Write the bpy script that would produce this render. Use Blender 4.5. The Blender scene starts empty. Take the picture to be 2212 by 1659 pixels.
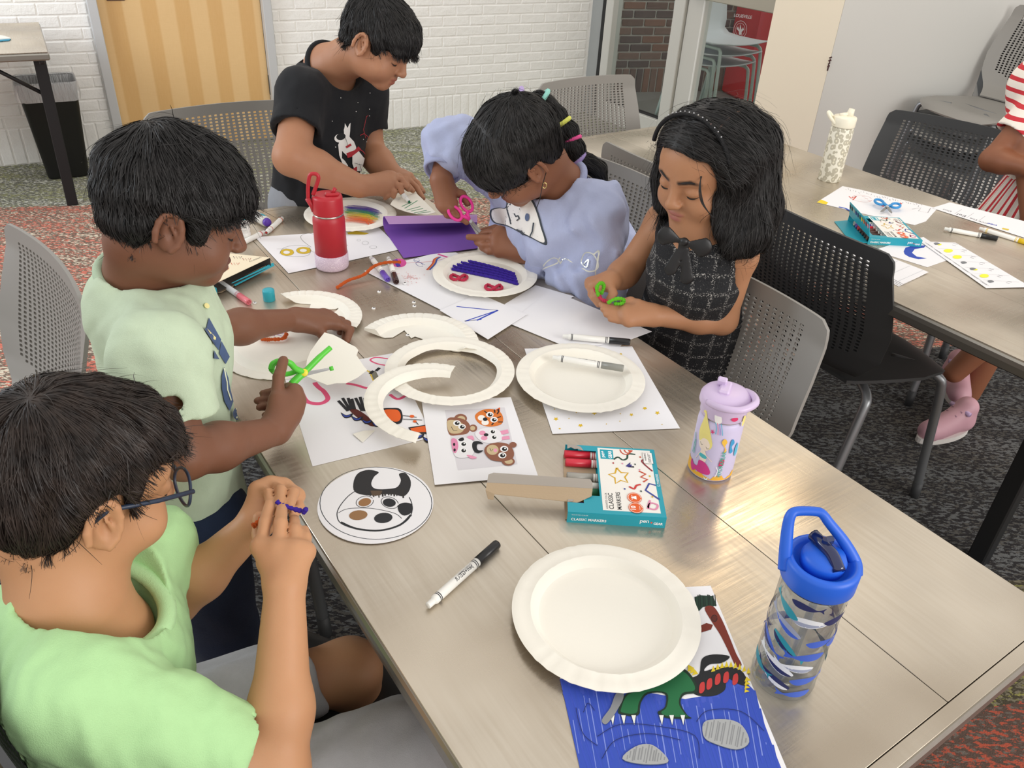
import bpy, bmesh, math, random
import numpy as np
from mathutils import Vector, Matrix, Euler
from mathutils.bvhtree import BVHTree
from mathutils.geometry import tessellate_polygon
random.seed(7)
scene = bpy.context.scene
COL = scene.collection
# ------------------------------------------------------------------ camera
F_PX, PITCH, ROLL, TYAW, CAM_H = 1739.8, 0.571618, -0.0595526, 0.619539, 1.52
_f = Vector((0, math.cos(PITCH), -math.sin(PITCH)))
_d = Vector((0, -math.sin(PITCH), -math.cos(PITCH)))
_r = Vector((1, 0, 0))
_c, _s = math.cos(ROLL), math.sin(ROLL)
CR, CD, CF = _c*_r + _s*_d, -_s*_r + _c*_d, _f
CAM = Vector((0, 0, CAM_H))
cam_data = bpy.data.cameras.new('camera')
cam_data.sensor_width = 36.0
cam_data.lens = F_PX / 2212 * 36.0
cam_data.clip_start = 0.02
cam = bpy.data.objects.new('camera', cam_data)
COL.objects.link(cam)
cam.matrix_world = Matrix(((CR.x, -CD.x, -CF.x, 0), (CR.y, -CD.y, -CF.y, 0), (CR.z, -CD.z, -CF.z, CAM_H), (0, 0, 0, 1)))
scene.camera = cam
# ------------------------------------------------------------------ world, lights, exposure
world = bpy.data.worlds.new('room_light'); scene.world = world; world.use_nodes = True
bg = world.node_tree.nodes['Background']
bg.inputs[0].default_value = (1.0, 0.965, 0.92, 1)
bg.inputs[1].default_value = 0.85
def area_light(name, loc, target, sx, sy, power, color):
    l = bpy.data.lights.new(name, 'AREA'); l.shape = 'RECTANGLE'; l.size = sx; l.size_y = sy
    l.energy = power; l.color = color
    o = bpy.data.objects.new(name, l); COL.objects.link(o); o.location = loc
    o.rotation_euler = (Vector(target) - Vector(loc)).to_track_quat('-Z', 'Y').to_euler()
    return o
area_light('window_daylight', (3.6, -1.6, 2.3), (0.3, 1.6, 0.7), 2.6, 1.8, 95, (1.0, 0.97, 0.93))
area_light('side_window_daylight', (-4.2, 1.6, 2.2), (-2.0, 4.2, 0.5), 1.6, 1.6, 75, (0.82, 0.91, 1.0))
lamp = bpy.data.lights.new('ceiling_lamp', 'AREA'); lamp.shape = 'DISK'; lamp.size = 0.34; lamp.energy = 5; lamp.color = (1.0, 0.80, 0.52)
lo = bpy.data.objects.new('ceiling_lamp', lamp); COL.objects.link(lo); lo.location = (1.16, 2.99, 2.6)
scene.view_settings.view_transform = 'Standard'
scene.view_settings.look = 'None'
scene.view_settings.gamma = 1.0
scene.view_settings.exposure = 0.18
scene.view_settings.use_curve_mapping = False

# ------------------------------------------------------------------ helpers
E1 = Vector((-math.sin(TYAW), math.cos(TYAW), 0)); E2 = Vector((math.cos(TYAW), math.sin(TYAW), 0))
TZ = 0.735
def ray(px, py): return CR*((px-1106)/F_PX) + CD*((py-829.5)/F_PX) + CF
def at(px, py, z=TZ):
    d = ray(px, py); return CAM + d*((z-CAM_H)/d.z)
def dep(px, py, t): return CAM + ray(px, py)*t
def D(px, py, t): return CAM + ray(px, py)*t
def tb(a, c, z=TZ): return E1*a + E2*c + Vector((0, 0, z))
def lin(h):
    if isinstance(h, str):
        h = h.lstrip('#'); c = [int(h[i:i+2], 16)/255 for i in (0, 2, 4)]
    else: c = list(h)
    return tuple(x/12.92 if x <= 0.04045 else ((x+0.055)/1.055)**2.4 for x in c[:3])
_MATS = {}
def mat(name, color, rough=0.6, metal=0.0, bump=0.0, bscale=200.0, spec=None, sss=0.0, alpha=None, trans=0.0, coat=0.0, var=0.0, vscale=8.0, sheen=0.0):
    key = name
    if key in _MATS: return _MATS[key]
    m = bpy.data.materials.new(name); m.use_nodes = True
    nt = m.node_tree; b = nt.nodes['Principled BSDF']
    c = lin(color)
    b.inputs['Base Color'].default_value = (*c, 1); b.inputs['Roughness'].default_value = rough; b.inputs['Metallic'].default_value = metal
    if spec is not None: b.inputs['Specular IOR Level'].default_value = spec
    if sss: 
        b.inputs['Subsurface Weight'].default_value = sss; b.inputs['Subsurface Radius'].default_value = (0.6, 0.25, 0.12); b.inputs['Subsurface Scale'].default_value = 0.008
    if trans: b.inputs['Transmission Weight'].default_value = trans
    if coat: b.inputs['Coat Weight'].default_value = coat
    if sheen: b.inputs['Sheen Weight'].default_value = sheen
    if alpha is not None: b.inputs['Alpha'].default_value = alpha
    tc = None
    if bump or var:
        tc = nt.nodes.new('ShaderNodeTexCoord')
    if bump:
        n = nt.nodes.new('ShaderNodeTexNoise'); n.inputs['Scale'].default_value = bscale; n.inputs['Detail'].default_value = 3
        bp = nt.nodes.new('ShaderNodeBump'); bp.inputs['Strength'].default_value = bump; bp.inputs['Distance'].default_value = 0.004
        nt.links.new(tc.outputs['Object'], n.inputs['Vector']); nt.links.new(n.outputs['Fac'], bp.inputs['Height']); nt.links.new(bp.outputs['Normal'], b.inputs['Normal'])
    if var:
        n = nt.nodes.new('ShaderNodeTexNoise'); n.inputs['Scale'].default_value = vscale; n.inputs['Detail'].default_value = 4
        mx = nt.nodes.new('ShaderNodeMix'); mx.data_type = 'RGBA'
        mx.inputs['A'].default_value = (*[x*(1-var) for x in c], 1); mx.inputs['B'].default_value = (*[min(1, x*(1+var)) for x in c], 1)
        nt.links.new(tc.outputs['Object'], n.inputs['Vector']); nt.links.new(n.outputs['Fac'], mx.inputs['Factor']); nt.links.new(mx.outputs['Result'], b.inputs['Base Color'])
    _MATS[key] = m
    return m
def flat(color, rough=0.75):
    k = 'ink_%s_%d' % (color if isinstance(color, str) else '_'.join('%.2f' % x for x in color), int(rough*100))
    return mat(k, color, rough)
class MB:
    """collects shapes; build() links them as one mesh object"""
    def __init__(s): s.v = []; s.f = []; s.m = []; s.mats = []; s.mi = 0; s.sm = []
    def use(s, m):
        if m not in s.mats: s.mats.append(m)
        s.mi = s.mats.index(m); return s
    def add(s, vs, fs, smooth=False):
        o = len(s.v); s.v += [tuple(x) for x in vs]
        for f in fs: s.f.append(tuple(i+o for i in f)); s.m.append(s.mi); s.sm.append(smooth)
        return s
    def box(s, c, size, R=None, bev=0.0):
        x, y, z = [k/2 for k in size]; c = Vector(c)
        if bev > 0:
            b = min(bev, x*.9, y*.9, z*.9); pts = []; idx = {}
            for sx in (-1, 1):
                for sy in (-1, 1):
                    for sz in (-1, 1):
                        for ax in range(3):
                            p = [sx*(x-b), sy*(y-b), sz*(z-b)]; p[ax] = (sx, sy, sz)[ax]*(x, y, z)[ax]
                            idx[(sx, sy, sz, ax)] = len(pts); pts.append(Vector(p))
            fs = []
            for ax in range(3):
                a, b2 = [k for k in range(3) if k != ax]
                for sg in (-1, 1):
                    q = []
                    for (i, j) in ((-1, -1), (1, -1), (1, 1), (-1, 1)):
                        t = [0, 0, 0]; t[ax] = sg; t[a] = i; t[b2] = j; q.append(idx[(*t, ax)])
                    fs.append(q)
            for ax in range(3):      # edges along axis ax
                a, b2 = [k for k in range(3) if k != ax]
                for i in (-1, 1):
                    for j in (-1, 1):
                        q = []
                        for (sg, u) in ((-1, a), (-1, b2), (1, b2), (1, a)):
                            t = [0, 0, 0]; t[ax] = sg; t[a] = i; t[b2] = j; q.append(idx[(*t, u)])
                        fs.append(q)
            for sx in (-1, 1):
                for sy in (-1, 1):
                    for sz in (-1, 1): fs.append([idx[(sx, sy, sz, k)] for k in range(3)])
        else:
            pts = [Vector((i*x, j*y, k*z)) for i in (-1, 1) for j in (-1, 1) for k in (-1, 1)]
            fs = [(0, 1, 3, 2), (4, 6, 7, 5), (0, 4, 5, 1), (2, 3, 7, 6), (0, 2, 6, 4), (1, 5, 7, 3)]
        if R is not None: pts = [R @ p for p in pts]
        return s.add([p+c for p in pts], fs)
    def tube(s, path, r, n=10, caps=True, smooth=True, closed=False):
        P = [Vector(p) for p in path]; k = len(P)
        rr = r if isinstance(r, (list, tuple)) else [r]*k
        vs = []; up = None
        for i in range(k):
            if closed: t = P[(i+1) % k]-P[i-1]
            else: t = P[min(i+1, k-1)]-P[max(i-1, 0)]
            if t.length < 1e-9: t = Vector((0, 0, 1))
            t.normalize()
            if up is None:
                up = Vector((0, 0, 1)) if abs(t.z) < .9 else Vector((1, 0, 0))
            a = up - t*up.dot(t)
            if a.length < 1e-6: a = t.orthogonal()
            a.normalize(); up = a; b = t.cross(a)
            for j in range(n):
                w = 2*math.pi*j/n; vs.append(P[i] + (a*math.cos(w)+b*math.sin(w))*rr[i])
        fs = []
        for i in range(k if closed else k-1):
            i2 = (i+1) % k
            for j in range(n): fs.append((i*n+j, i*n+(j+1) % n, i2*n+(j+1) % n, i2*n+j))
        if caps and not closed:
            fs.append(tuple(range(n-1, -1, -1))); fs.append(tuple((k-1)*n+j for j in range(n)))
        return s.add(vs, fs, smooth)
    def lathe(s, prof, n=32, M=None, smooth=True, cap0=True, cap1=True):
        """prof: (r,z) list about z axis"""
        vs = []; k = len(prof)
        for (r, z) in prof:
            for j in range(n):
                w = 2*math.pi*j/n; vs.append(Vector((r*math.cos(w), r*math.sin(w), z)))
        fs = [(i*n+j, i*n+(j+1) % n, (i+1)*n+(j+1) % n, (i+1)*n+j) for i in range(k-1) for j in range(n)]
        if cap0: fs.append(tuple(range(n-1, -1, -1)))
        if cap1: fs.append(tuple((k-1)*n+j for j in range(n)))
        if M is not None: vs = [M @ p for p in vs]
        return s.add(vs, fs, smooth)
    def poly(s, pts, smooth=False):
        P = [Vector(p) for p in pts]
        tri = tessellate_polygon([P]); return s.add(P, tri, smooth)
    def prism(s, pts, dz, smooth=False):
        """polygon pts (world) extruded by vector dz"""
        P = [Vector(p) for p in pts]; n = len(P); dz = Vector(dz)
        tri = [tuple(t) for t in tessellate_polygon([P])]
        s.add(P+[p+dz for p in P], tri + [tuple(i+n for i in reversed(t)) for t in tri] + [(i, (i+1) % n, (i+1) % n+n, i+n) for i in range(n)], smooth); return s
    def build(s, name, m=None, parent=None, M=None, recalc=True, autosmooth=None):
        me = bpy.data.meshes.new(name); vs = s.v
        if M is not None: vs = [M @ Vector(p) for p in vs]
        me.from_pydata([tuple(p) for p in vs], [], s.f)
        if s.mats:
            for k in s.mats: me.materials.append(k)
            me.polygons.foreach_set('material_index', s.m)
        elif m is not None: me.materials.append(m)
        me.polygons.foreach_set('use_smooth', s.sm)
        if recalc:
            bm = bmesh.new(); bm.from_mesh(me); bmesh.ops.recalc_face_normals(bm, faces=bm.faces); bm.to_mesh(me); bm.free()
        if autosmooth is not None: 
            me.polygons.foreach_set('use_smooth', [True]*len(me.polygons)); me.set_sharp_from_angle(angle=autosmooth)
        me.update()
        return link(name, me, parent)
def link(name, me, parent=None):
    o = bpy.data.objects.new(name, me); COL.objects.link(o)
    if parent is not None: o.parent = parent
    return o
def thing(name, label, cat, loc=(0, 0, 0), rotz=0.0, group=None):
    o = bpy.data.objects.new(name, None); COL.objects.link(o); o.empty_display_size = 0.05
    o.location = loc; o.rotation_euler = (0, 0, rotz); o['label'] = label; o['category'] = cat
    if group: o['group'] = group
    return o
def tag(o, label=None, cat=None, group=None, kind=None):
    for k, v in (('label', label), ('category', cat), ('group', group), ('kind', kind)):
        if v: o[k] = v
    return o
def dup(root, loc, rotz, label, group=None):
    r = root.copy(); COL.objects.link(r); r.location = loc; r.rotation_euler = (0, 0, rotz); r['label'] = label
    if group: r['group'] = group
    for ch in root.children:
        c = ch.copy(); COL.objects.link(c); c.parent = r
        for g in ch.children:
            d = g.copy(); COL.objects.link(d); d.parent = c
    return r
def frame(o, x, z):
    """matrix with columns x, z cross x, z at origin o"""
    x = Vector(x).normalized(); z = Vector(z); z = (z - x*z.dot(x)).normalized(); y = z.cross(x)
    return Matrix(((x.x, y.x, z.x, o[0]), (x.y, y.y, z.y, o[1]), (x.z, y.z, z.z, o[2]), (0, 0, 0, 1)))
def smooth_path(pts, n=6, closed=False):
    P = [Vector(p) for p in pts]; k = len(P); out = []
    rng = range(k if closed else k-1)
    for i in rng:
        p0 = P[(i-1) % k] if closed else P[max(i-1, 0)]; p1 = P[i]; p2 = P[(i+1) % k] if closed else P[i+1]
        p3 = P[(i+2) % k] if closed else P[min(i+2, k-1)]
        for j in range(n):
            t = j/n; out.append(0.5*((2*p1)+(p2-p0)*t+(2*p0-5*p1+4*p2-p3)*t*t+(3*p1-p0-3*p2+p3)*t*t*t))
    if not closed: out.append(P[-1])
    return out
def vframe(px, py, t):
    """frame at a point in the room whose z axis points back along the sight line"""
    z = -ray(px, py).normalized(); x = (CR-z*CR.dot(z)).normalized(); y = z.cross(x); o = dep(px, py, t)
    return Matrix(((x.x, y.x, z.x, o.x), (x.y, y.y, z.y, o.y), (x.z, y.z, z.z, o.z), (0, 0, 0, 1)))
# node helper for procedural materials
class NT:
    def __init__(s, name, rough=0.6, metal=0.0):
        s.m = bpy.data.materials.new(name); s.m.use_nodes = True; s.t = s.m.node_tree; s.b = s.t.nodes['Principled BSDF']
        s.b.inputs['Roughness'].default_value = rough; s.b.inputs['Metallic'].default_value = metal
    def n(s, typ, **kw):
        o = s.t.nodes.new('ShaderNode'+typ)
        for k, v in kw.items(): setattr(o, k, v)
        return o
    def l(s, a, b): s.t.links.new(a, b)
    def coord(s, which='Object', scale=(1, 1, 1), rot=(0, 0, 0)):
        tc = s.n('TexCoord'); mp = s.n('Mapping'); mp.inputs['Scale'].default_value = scale; mp.inputs['Rotation'].default_value = rot
        s.l(tc.outputs[which], mp.inputs['Vector']); return mp.outputs['Vector']
    def noise(s, vec, scale, detail=3, rough=0.5, dist=0.0):
        o = s.n('TexNoise'); o.inputs['Scale'].default_value = scale; o.inputs['Detail'].default_value = detail; o.inputs['Roughness'].default_value = rough; o.inputs['Distortion'].default_value = dist
        s.l(vec, o.inputs['Vector']); return o.outputs['Fac']
    def ramp(s, fac, stops, interp='LINEAR'):
        r = s.n('ValToRGB'); r.color_ramp.interpolation = interp; e = r.color_ramp.elements
        while len(e) < len(stops): e.new(0.5)
        for k, (p, c) in zip(e, stops): k.position = p; k.color = (*lin(c), 1) if isinstance(c, str) else (*c, 1) if len(c) == 3 else c
        s.l(fac, r.inputs['Fac']); return r.outputs['Color']
    def mix(s, fac, a, b, mode='MIX'):
        x = s.n('Mix'); x.data_type = 'RGBA'; x.blend_type = mode
        for sock, v in ((x.inputs['Factor'], fac), (x.inputs['A'], a), (x.inputs['B'], b)):
            if isinstance(v, (int, float)): sock.default_value = v
            elif isinstance(v, (str, tuple)): sock.default_value = (*lin(v), 1) if isinstance(v, str) else (*v, 1)
            else: s.l(v, sock)
        return x.outputs['Result']
    def math(s, op, a, b=None, clamp=False):
        x = s.n('Math'); x.operation = op; x.use_clamp = clamp
        for i, v in enumerate((a, b)):
            if v is None: continue
            if isinstance(v, (int, float)): x.inputs[i].default_value = v
            else: s.l(v, x.inputs[i])
        return x.outputs[0]
    def bump(s, h, strength=0.3, dist=0.01):
        o = s.n('Bump'); o.inputs['Strength'].default_value = strength; o.inputs['Distance'].default_value = dist
        s.l(h, o.inputs['Height']); s.l(o.outputs['Normal'], s.b.inputs['Normal'])
    def color(s, c): s.l(c, s.b.inputs['Base Color'])
# ------------------------------------------------------------------ the room
W0 = Vector((-2.858, 4.245, 0)); WD = Vector((2.5, 1.475, 0)).normalized(); WN = Vector((WD.y, -WD.x, 0))   # brick wall, WN into the room
def wall(u, z, d=0.0): return W0 + WD*u + WN*d + Vector((0, 0, z))
def carpet():
    N = NT('carpet', 0.95)
    ang = math.radians(12.8)
    v = N.coord('Object', rot=(0, 0, -ang))
    sep = N.n('SeparateXYZ'); N.l(v, sep.inputs[0])
    # distance coordinate across the carpet bands
    y = sep.outputs['Y']
    wob = N.noise(N.coord('Object', (1.2, 5.0, 1), (0, 0, -ang)), 1.0, 2)
    yy = N.math('ADD', y, N.math('MULTIPLY', N.math('SUBTRACT', wob, 0.5), 0.10))
    zone = N.math('MULTIPLY', N.math('ADD', yy, 0.5), 1/6.0)
    def Z(a): return (a+0.5)/6.0
    global ZB
    base = N.ramp(zone, [(0.0, '#5a4a42'), (Z(ZB[3]), '#4a4438'), (Z(ZB[2]), '#343233'), (Z(ZB[1]), '#77655a'), (Z(ZB[0]), '#73736a')], 'CONSTANT')
    fleckA = N.ramp(zone, [(0.0, '#a95442'), (Z(ZB[3]), '#8e8a52'), (Z(ZB[2]), '#6b6c6c'), (Z(ZB[1]), '#cf7766'), (Z(ZB[0]), '#9c9e74')], 'CONSTANT')
    fleckB = N.ramp(zone, [(0.0, '#6b635c'), (Z(ZB[3]), '#77705f'), (Z(ZB[2]), '#5d5a55'), (Z(ZB[1]), '#d8cdb8'), (Z(ZB[0]), '#d6d6cb')], 'CONSTANT')
    vs = N.coord('Object', (1.0, 2.2, 1), (0, 0, -ang))
    n1 = N.noise(vs, 46, 4, 0.62); n2 = N.noise(N.coord('Object', (1.0, 2.4, 1), (0, 0.3, 1-ang)), 60, 4, 0.62)
    big = N.noise(N.coord('Object', (0.8, 3.4, 1), (0, 0, -ang)), 4.0, 3)
    f1 = N.ramp(N.math('ADD', n1, N.math('MULTIPLY', N.math('SUBTRACT', big, 0.5), 0.35)), [(0.525, (0, 0, 0)), (0.56, (1, 1, 1))])
    f2 = N.ramp(N.math('SUBTRACT', n2, N.math('MULTIPLY', N.math('SUBTRACT', big, 0.5), 0.3)), [(0.55, (0, 0, 0)), (0.585, (1, 1, 1))])
    c = N.mix(f1, base, fleckA); c = N.mix(f2, c, fleckB)
    N.color(c); N.bump(N.noise(N.coord(), 350, 2), 0.5, 0.004)
    N.b.inputs['Specular IOR Level'].default_value = 0.1
    return N.m
# band limits measured along the rotated axis (far to near)
_ang = math.radians(12.8)
def bandy(p): return -p.x*math.sin(_ang) + p.y*math.cos(_ang)
ZB = [bandy(at(215, 446, 0)), bandy(at(1960, 765, 0)), bandy(at(790, 1432, 0)), bandy(at(2100, 1545, 0))]
fl = MB(); fl.add([(-7, -4, 0), (7, -4, 0), (7, 8.5, 0), (-7, 8.5, 0)], [(0, 1, 2, 3)])
tag(fl.build('floor', carpet(), recalc=False), 'patterned carpet with dark, red and green flecked bands', kind='structure')

def paint_white():
    N = NT('white_painted_brick', 0.55)
    n = N.noise(N.coord(), 9, 4); N.color(N.ramp(n, [(0.3, '#f1efeb'), (0.7, '#f9f8f5')]))
    h = N.math('ADD', N.noise(N.coord(), 60, 4), N.math('MULTIPLY', N.noise(N.coord(), 260, 3), 0.4))
    N.bump(h, 0.5, 0.006); return N.m
M_WB = paint_white()
def back_wall():
    w = MB().use(M_WB)
    for (u0, u1, z0, z1) in ((-1.6, 0.60, 0, 2.7), (1.547, 3.80, 0, 2.7), (0.60, 1.547, 2.15, 2.7)):
        c = wall((u0+u1)/2, (z0+z1)/2, -0.048)
        w.box(c, (u1-u0, 0.1, z1-z0), Matrix.Rotation(math.atan2(WD.y, WD.x), 3, 'Z'))
    root = tag(w.build('wall_back'), 'white painted brick wall across the back of the room', kind='structure')
    CH, BL, JT = 0.0613, 0.190, 0.007
    R3 = Matrix.Rotation(math.atan2(WD.y, WD.x), 4, 'Z')
    protos = {}
    rnd = random.Random(3)
    def brick(w_, h_, k):
        key = (round(w_, 3), round(h_, 3), k)
        if key not in protos:
            b = MB().use(M_WB); x, z, y = w_/2, h_/2, 0.012
            r = random.Random(hash(key) & 0xffff)
            j = lambda: r.uniform(-0.0016, 0.0016)
            e = 0.004
            pts = []
            for (sx, sz) in ((-1, -1), (1, -1), (1, 1), (-1, 1)): pts.append((sx*x, 0.012, sz*z))
            for (sx, sz) in ((-1, -1), (1, -1), (1, 1), (-1, 1)): pts.append((sx*x, -0.003, sz*z))
            for (sx, sz) in ((-1, -1), (1, -1), (1, 1), (-1, 1)): pts.append((sx*(x-e)+j(), -0.007+j(), sz*(z-e)+j()))
            b.add(pts, [(0, 1, 5, 4), (1, 2, 6, 5), (2, 3, 7, 6), (3, 0, 4, 7), (4, 5, 9, 8), (5, 6, 10, 9), (6, 7, 11, 10), (7, 4, 8, 11), (8, 9, 10, 11)])
            me_o = b.build('brick'); protos[key] = me_o.data; bpy.data.objects.remove(me_o)
        return protos[key]
    def put(u, z, w_, h_):
        o = link('brick', brick(w_, h_, rnd.randrange(3)), root)
        o.matrix_world = Matrix.Translation(wall(u, z, 0.0)) @ R3
    z0 = 0.195
    for (ua, ub) in ((-0.35, 0.595), (1.552, 3.76)):
        u = ua
        while u < ub-0.03:                     # soldier course
            w_ = min(0.0613, ub-u); put(u+w_/2, z0/2, w_-JT, z0-JT); u += 0.0613
        for r in range(12):
            z = z0 + CH*(r+0.5); off = (r % 2)*BL/2 + 0.075
            u = -0.95+off
            while u < ub:
                a, b_ = max(u, ua), min(u+BL, ub)
                if b_-a > 0.03: put((a+b_)/2, z, round(b_-a, 2)-JT, CH-JT)
                u += BL
    return root
WALL_BACK = back_wall()
# wooden door in its grey metal frame
def wood():
    N = NT('maple_veneer', 0.42)
    v = N.coord('Object'); sep = N.n('SeparateXYZ'); N.l(v, sep.inputs[0])
    st = N.math('PINGPONG', sep.outputs['X'], 0.086)
    st = N.ramp(N.math('MULTIPLY', st, 11.63), [(0.40, '#d8aa6a'), (0.52, '#e6c088')])
    g = N.noise(N.coord('Object', (1, 1, 14)), 26, 5, 0.6); gg = N.noise(N.coord('Object', (20, 1, 1.2)), 20, 4)
    c = N.mix(N.math('MULTIPLY', g, 0.22), st, '#b98d55'); c = N.mix(N.math('MULTIPLY', gg, 0.25), c, '#efd3a2')
    N.color(c); return N.m
RW = Matrix.Rotation(math.atan2(WD.y, WD.x), 3, 'Z')
M_FRAME = mat('grey_door_metal', '#c3c4c5', 0.45)
dr = MB(); dr.use(wood())
door1 = MB().use(wood()); door1.box((0, 0, 1.07), (0.852, 0.04, 2.10))
door1 = door1.build('door_1'); door1.matrix_world = Matrix.Translation(wall(1.074, 0, -0.03)) @ RW.to_4x4()
tag(door1, 'striped maple veneer wooden door in a grey metal frame', kind='structure')
def dpart(name, m, boxes):
    b = MB().use(m)
    for c, s in boxes: b.box(c, s, None, 0.003)
    o = b.build(name); o.parent = door1; return o
dpart('door_frame', M_FRAME, [((-0.452, -0.015, 1.08), (0.048, 0.13, 2.16)), ((0.45, -0.015, 1.08), (0.048, 0.13, 2.16)), ((0, -0.015, 2.18), (0.95, 0.13, 0.05))])
dpart('kick_gap', mat('door_gap_dark', '#2b2a2c', 0.8), [((-0.428, 0.0, 1.05), (0.004, 0.05, 2.1)), ((0.427, 0.0, 1.05), (0.004, 0.05, 2.1))])
dpart('hinge', mat('hinge_steel', '#6f6d68', 0.4, 0.8), [((0.429, -0.03, 0.335), (0.014, 0.014, 0.115))])
dpart('door_sign', mat('sign_brown', '#5a4038', 0.6), [((-0.33, -0.024, 0.84), (0.09, 0.006, 0.06))])

# glass door wall (beside the brick wall), its pier and the grey wall
GD0 = Vector((0.843, 5.64, 0)); GDD = Vector((0.6, -0.8, 0)); GDN = Vector((-0.8, -0.6, 0))
def gd(s, z, d=0.0): return GD0 + GDD*s + GDN*d + Vector((0, 0, z))
RG = Matrix.Rotation(math.atan2(GDD.y, GDD.x), 3, 'Z')
M_ALU = mat('painted_aluminium', '#c9c8c2', 0.4)
def on_gd(px, py):
    d = ray(px, py); t = (GD0-CAM).dot(GDN)/d.dot(GDN); p = CAM+d*t; return (p-GD0).dot(GDD), p.z
sL, sR = on_gd(1338, 0)[0], on_gd(1480, 100)[0]      # fixed glazed light between
s_dl = on_gd(1522, 80)[0]; s_pier = on_gd(1660, 100)[0]
def gpart(name, m, boxes, parent=None):
    b = MB().use(m)
    for (s0, s1, z0, z1, d0, d1) in boxes: b.box(gd((s0+s1)/2, (z0+z1)/2, (d0+d1)/2), (s1-s0, abs(d1-d0), z1-z0), RG, 0.004)
    return b.build(name, None, parent)
s_c = on_gd(1283, 0)[0]
win = gpart('window_1', M_ALU, [(s_c-0.10, s_c+0.02, 0, 2.7, -0.06, 0.05), (sL-0.075, sL, 0, 2.7, -0.04, 0.05), (sR-0.10, sR-0.005, 0, 2.7, -0.04, 0.05), (sL, sR-0.10, 0, 0.13, -0.04, 0.05)])
tag(win, 'tall fixed window beside the glass door', kind='structure')
gpart('frame_gasket', mat('black_gasket', '#1d1e20', 0.5), [(sL-0.115, sL-0.078, 0, 2.7, -0.05, 0.045), (sL, sR-0.105, 0.125, 0.14, -0.02, 0.02)], win)
gpart('frame_edge', mat('frame_mid_grey', '#9fa2a2', 0.4), [(s_c+0.02, sL-0.117, 0, 2.7, -0.05, 0.035)], win)
def glass():
    N = NT('window_glass', 0.02)
    nt = N.t; gl = N.n('BsdfGlossy'); gl.inputs['Roughness'].default_value = 0.02; gl.inputs['Color'].default_value = (0.8, 0.85, 0.88, 1)
    tr = N.n('BsdfTransparent'); tr.inputs['Color'].default_value = (0.93, 0.96, 0.96, 1)
    fr = N.n('LayerWeight'); fr.inputs['Blend'].default_value = 0.12
    mx = N.n('MixShader'); N.l(N.math('MULTIPLY', fr.outputs['Facing'], 0.30), mx.inputs[0]); N.l(tr.outputs[0], mx.inputs[1]); N.l(gl.outputs[0], mx.inputs[2])
    out = [n for n in nt.nodes if n.type == 'OUTPUT_MATERIAL'][0]; N.l(mx.outputs[0], out.inputs['Surface']); return N.m
M_GLASS = glass()
gpart('pane', M_GLASS, [(sL, sR-0.10, 0.13, 2.7, -0.004, 0.002)], win)
dr2 = gpart('door_2', M_ALU, [(sR+0.0, s_dl-0.01, 0.0, 2.2, -0.03, 0.03), (s_dl, s_pier+0.35, 0.0, 0.3, -0.03, 0.03), (s_pier+0.25, s_pier+0.35, 0.3, 2.2, -0.03, 0.03)])
tag(dr2, 'glass door in a pale metal frame with a push bar', kind='structure')
gpart('pane', M_GLASS, [(s_dl-0.01, s_pier+0.25, 0.3, 2.2, -0.004, 0.002)], dr2)
gpart('edge_strip', mat('bright_edge', '#e9e9e6', 0.4), [(s_dl-0.022, s_dl-0.008, 0.28, 2.2, -0.032, 0.034)], dr2)
zb = on_gd(1620, 10)[1]+.035
gpart('push_bar', mat('push_bar_metal', '#b0ada2', 0.35, 0.6), [(s_dl-0.02, s_pier+0.30, zb-0.045, zb+0.05, 0.03, 0.085)], dr2)
gpart('bar_end', mat('push_bar_end', '#8f8d86', 0.4, 0.6), [(s_dl-0.10, s_dl-0.045, zb-0.03, zb+0.12, 0.03, 0.09)], dr2)
# pier and grey wall meeting at a worn corner
PC = Vector((ray(1744, 327).x/ray(1744, 327).y*4.0, 4.0, 0))
M_CREAM = mat('cream_paint', '#e9dfca', 0.6, bump=0.05, bscale=150)
M_GREYW = mat('pale_grey_paint', '#cfcfcb', 0.6, bump=0.05, bscale=150)
cl = 0.0
d0 = ray(1640, 174); pd = GDD*-1
# left end of the cream face where it hides the door
k = (PC.x*d0.y - PC.y*d0.x)/(pd.y*d0.x - pd.x*d0.y); CL = PC + pd*k
pier = MB().use(M_CREAM); pier.prism([CL, PC, PC+Vector((0.12, 0.2, 0)), CL+Vector((0.3, 0.25, 0))], (0, 0, 2.7))
tag(pier.build('wall_pier'), 'cream painted wall pier beside the glass door', kind='structure')
gwd = Vector((math.cos(math.radians(15)), math.sin(math.radians(15)), 0))
gw = MB().use(M_GREYW); gw.prism([PC+gwd*0.001, PC+gwd*4, PC+gwd*4+Vector((-0.05, 0.15, 0)), PC+gwd*0.01+Vector((0.05, 0.15, 0))], (0, 0, 2.7))
wr = tag(gw.build('wall_right'), 'pale grey painted wall behind the stacked chairs', kind='structure')
cz = 1.52 + (ray(1790, 135)*(PC.y/ray(1790, 135).y)).z
ch = MB().use(mat('chipped_corner', '#4a3030', 0.9))
for i in range(5): ch.box(PC + Vector((-0.001, -0.001, cz-0.03+0.013*i)), (0.006+0.003*(i % 2), 0.004, 0.012), Matrix.Rotation(0.3*i, 3, 'Y'))
ch.build('corner_chip', None, wr)

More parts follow.
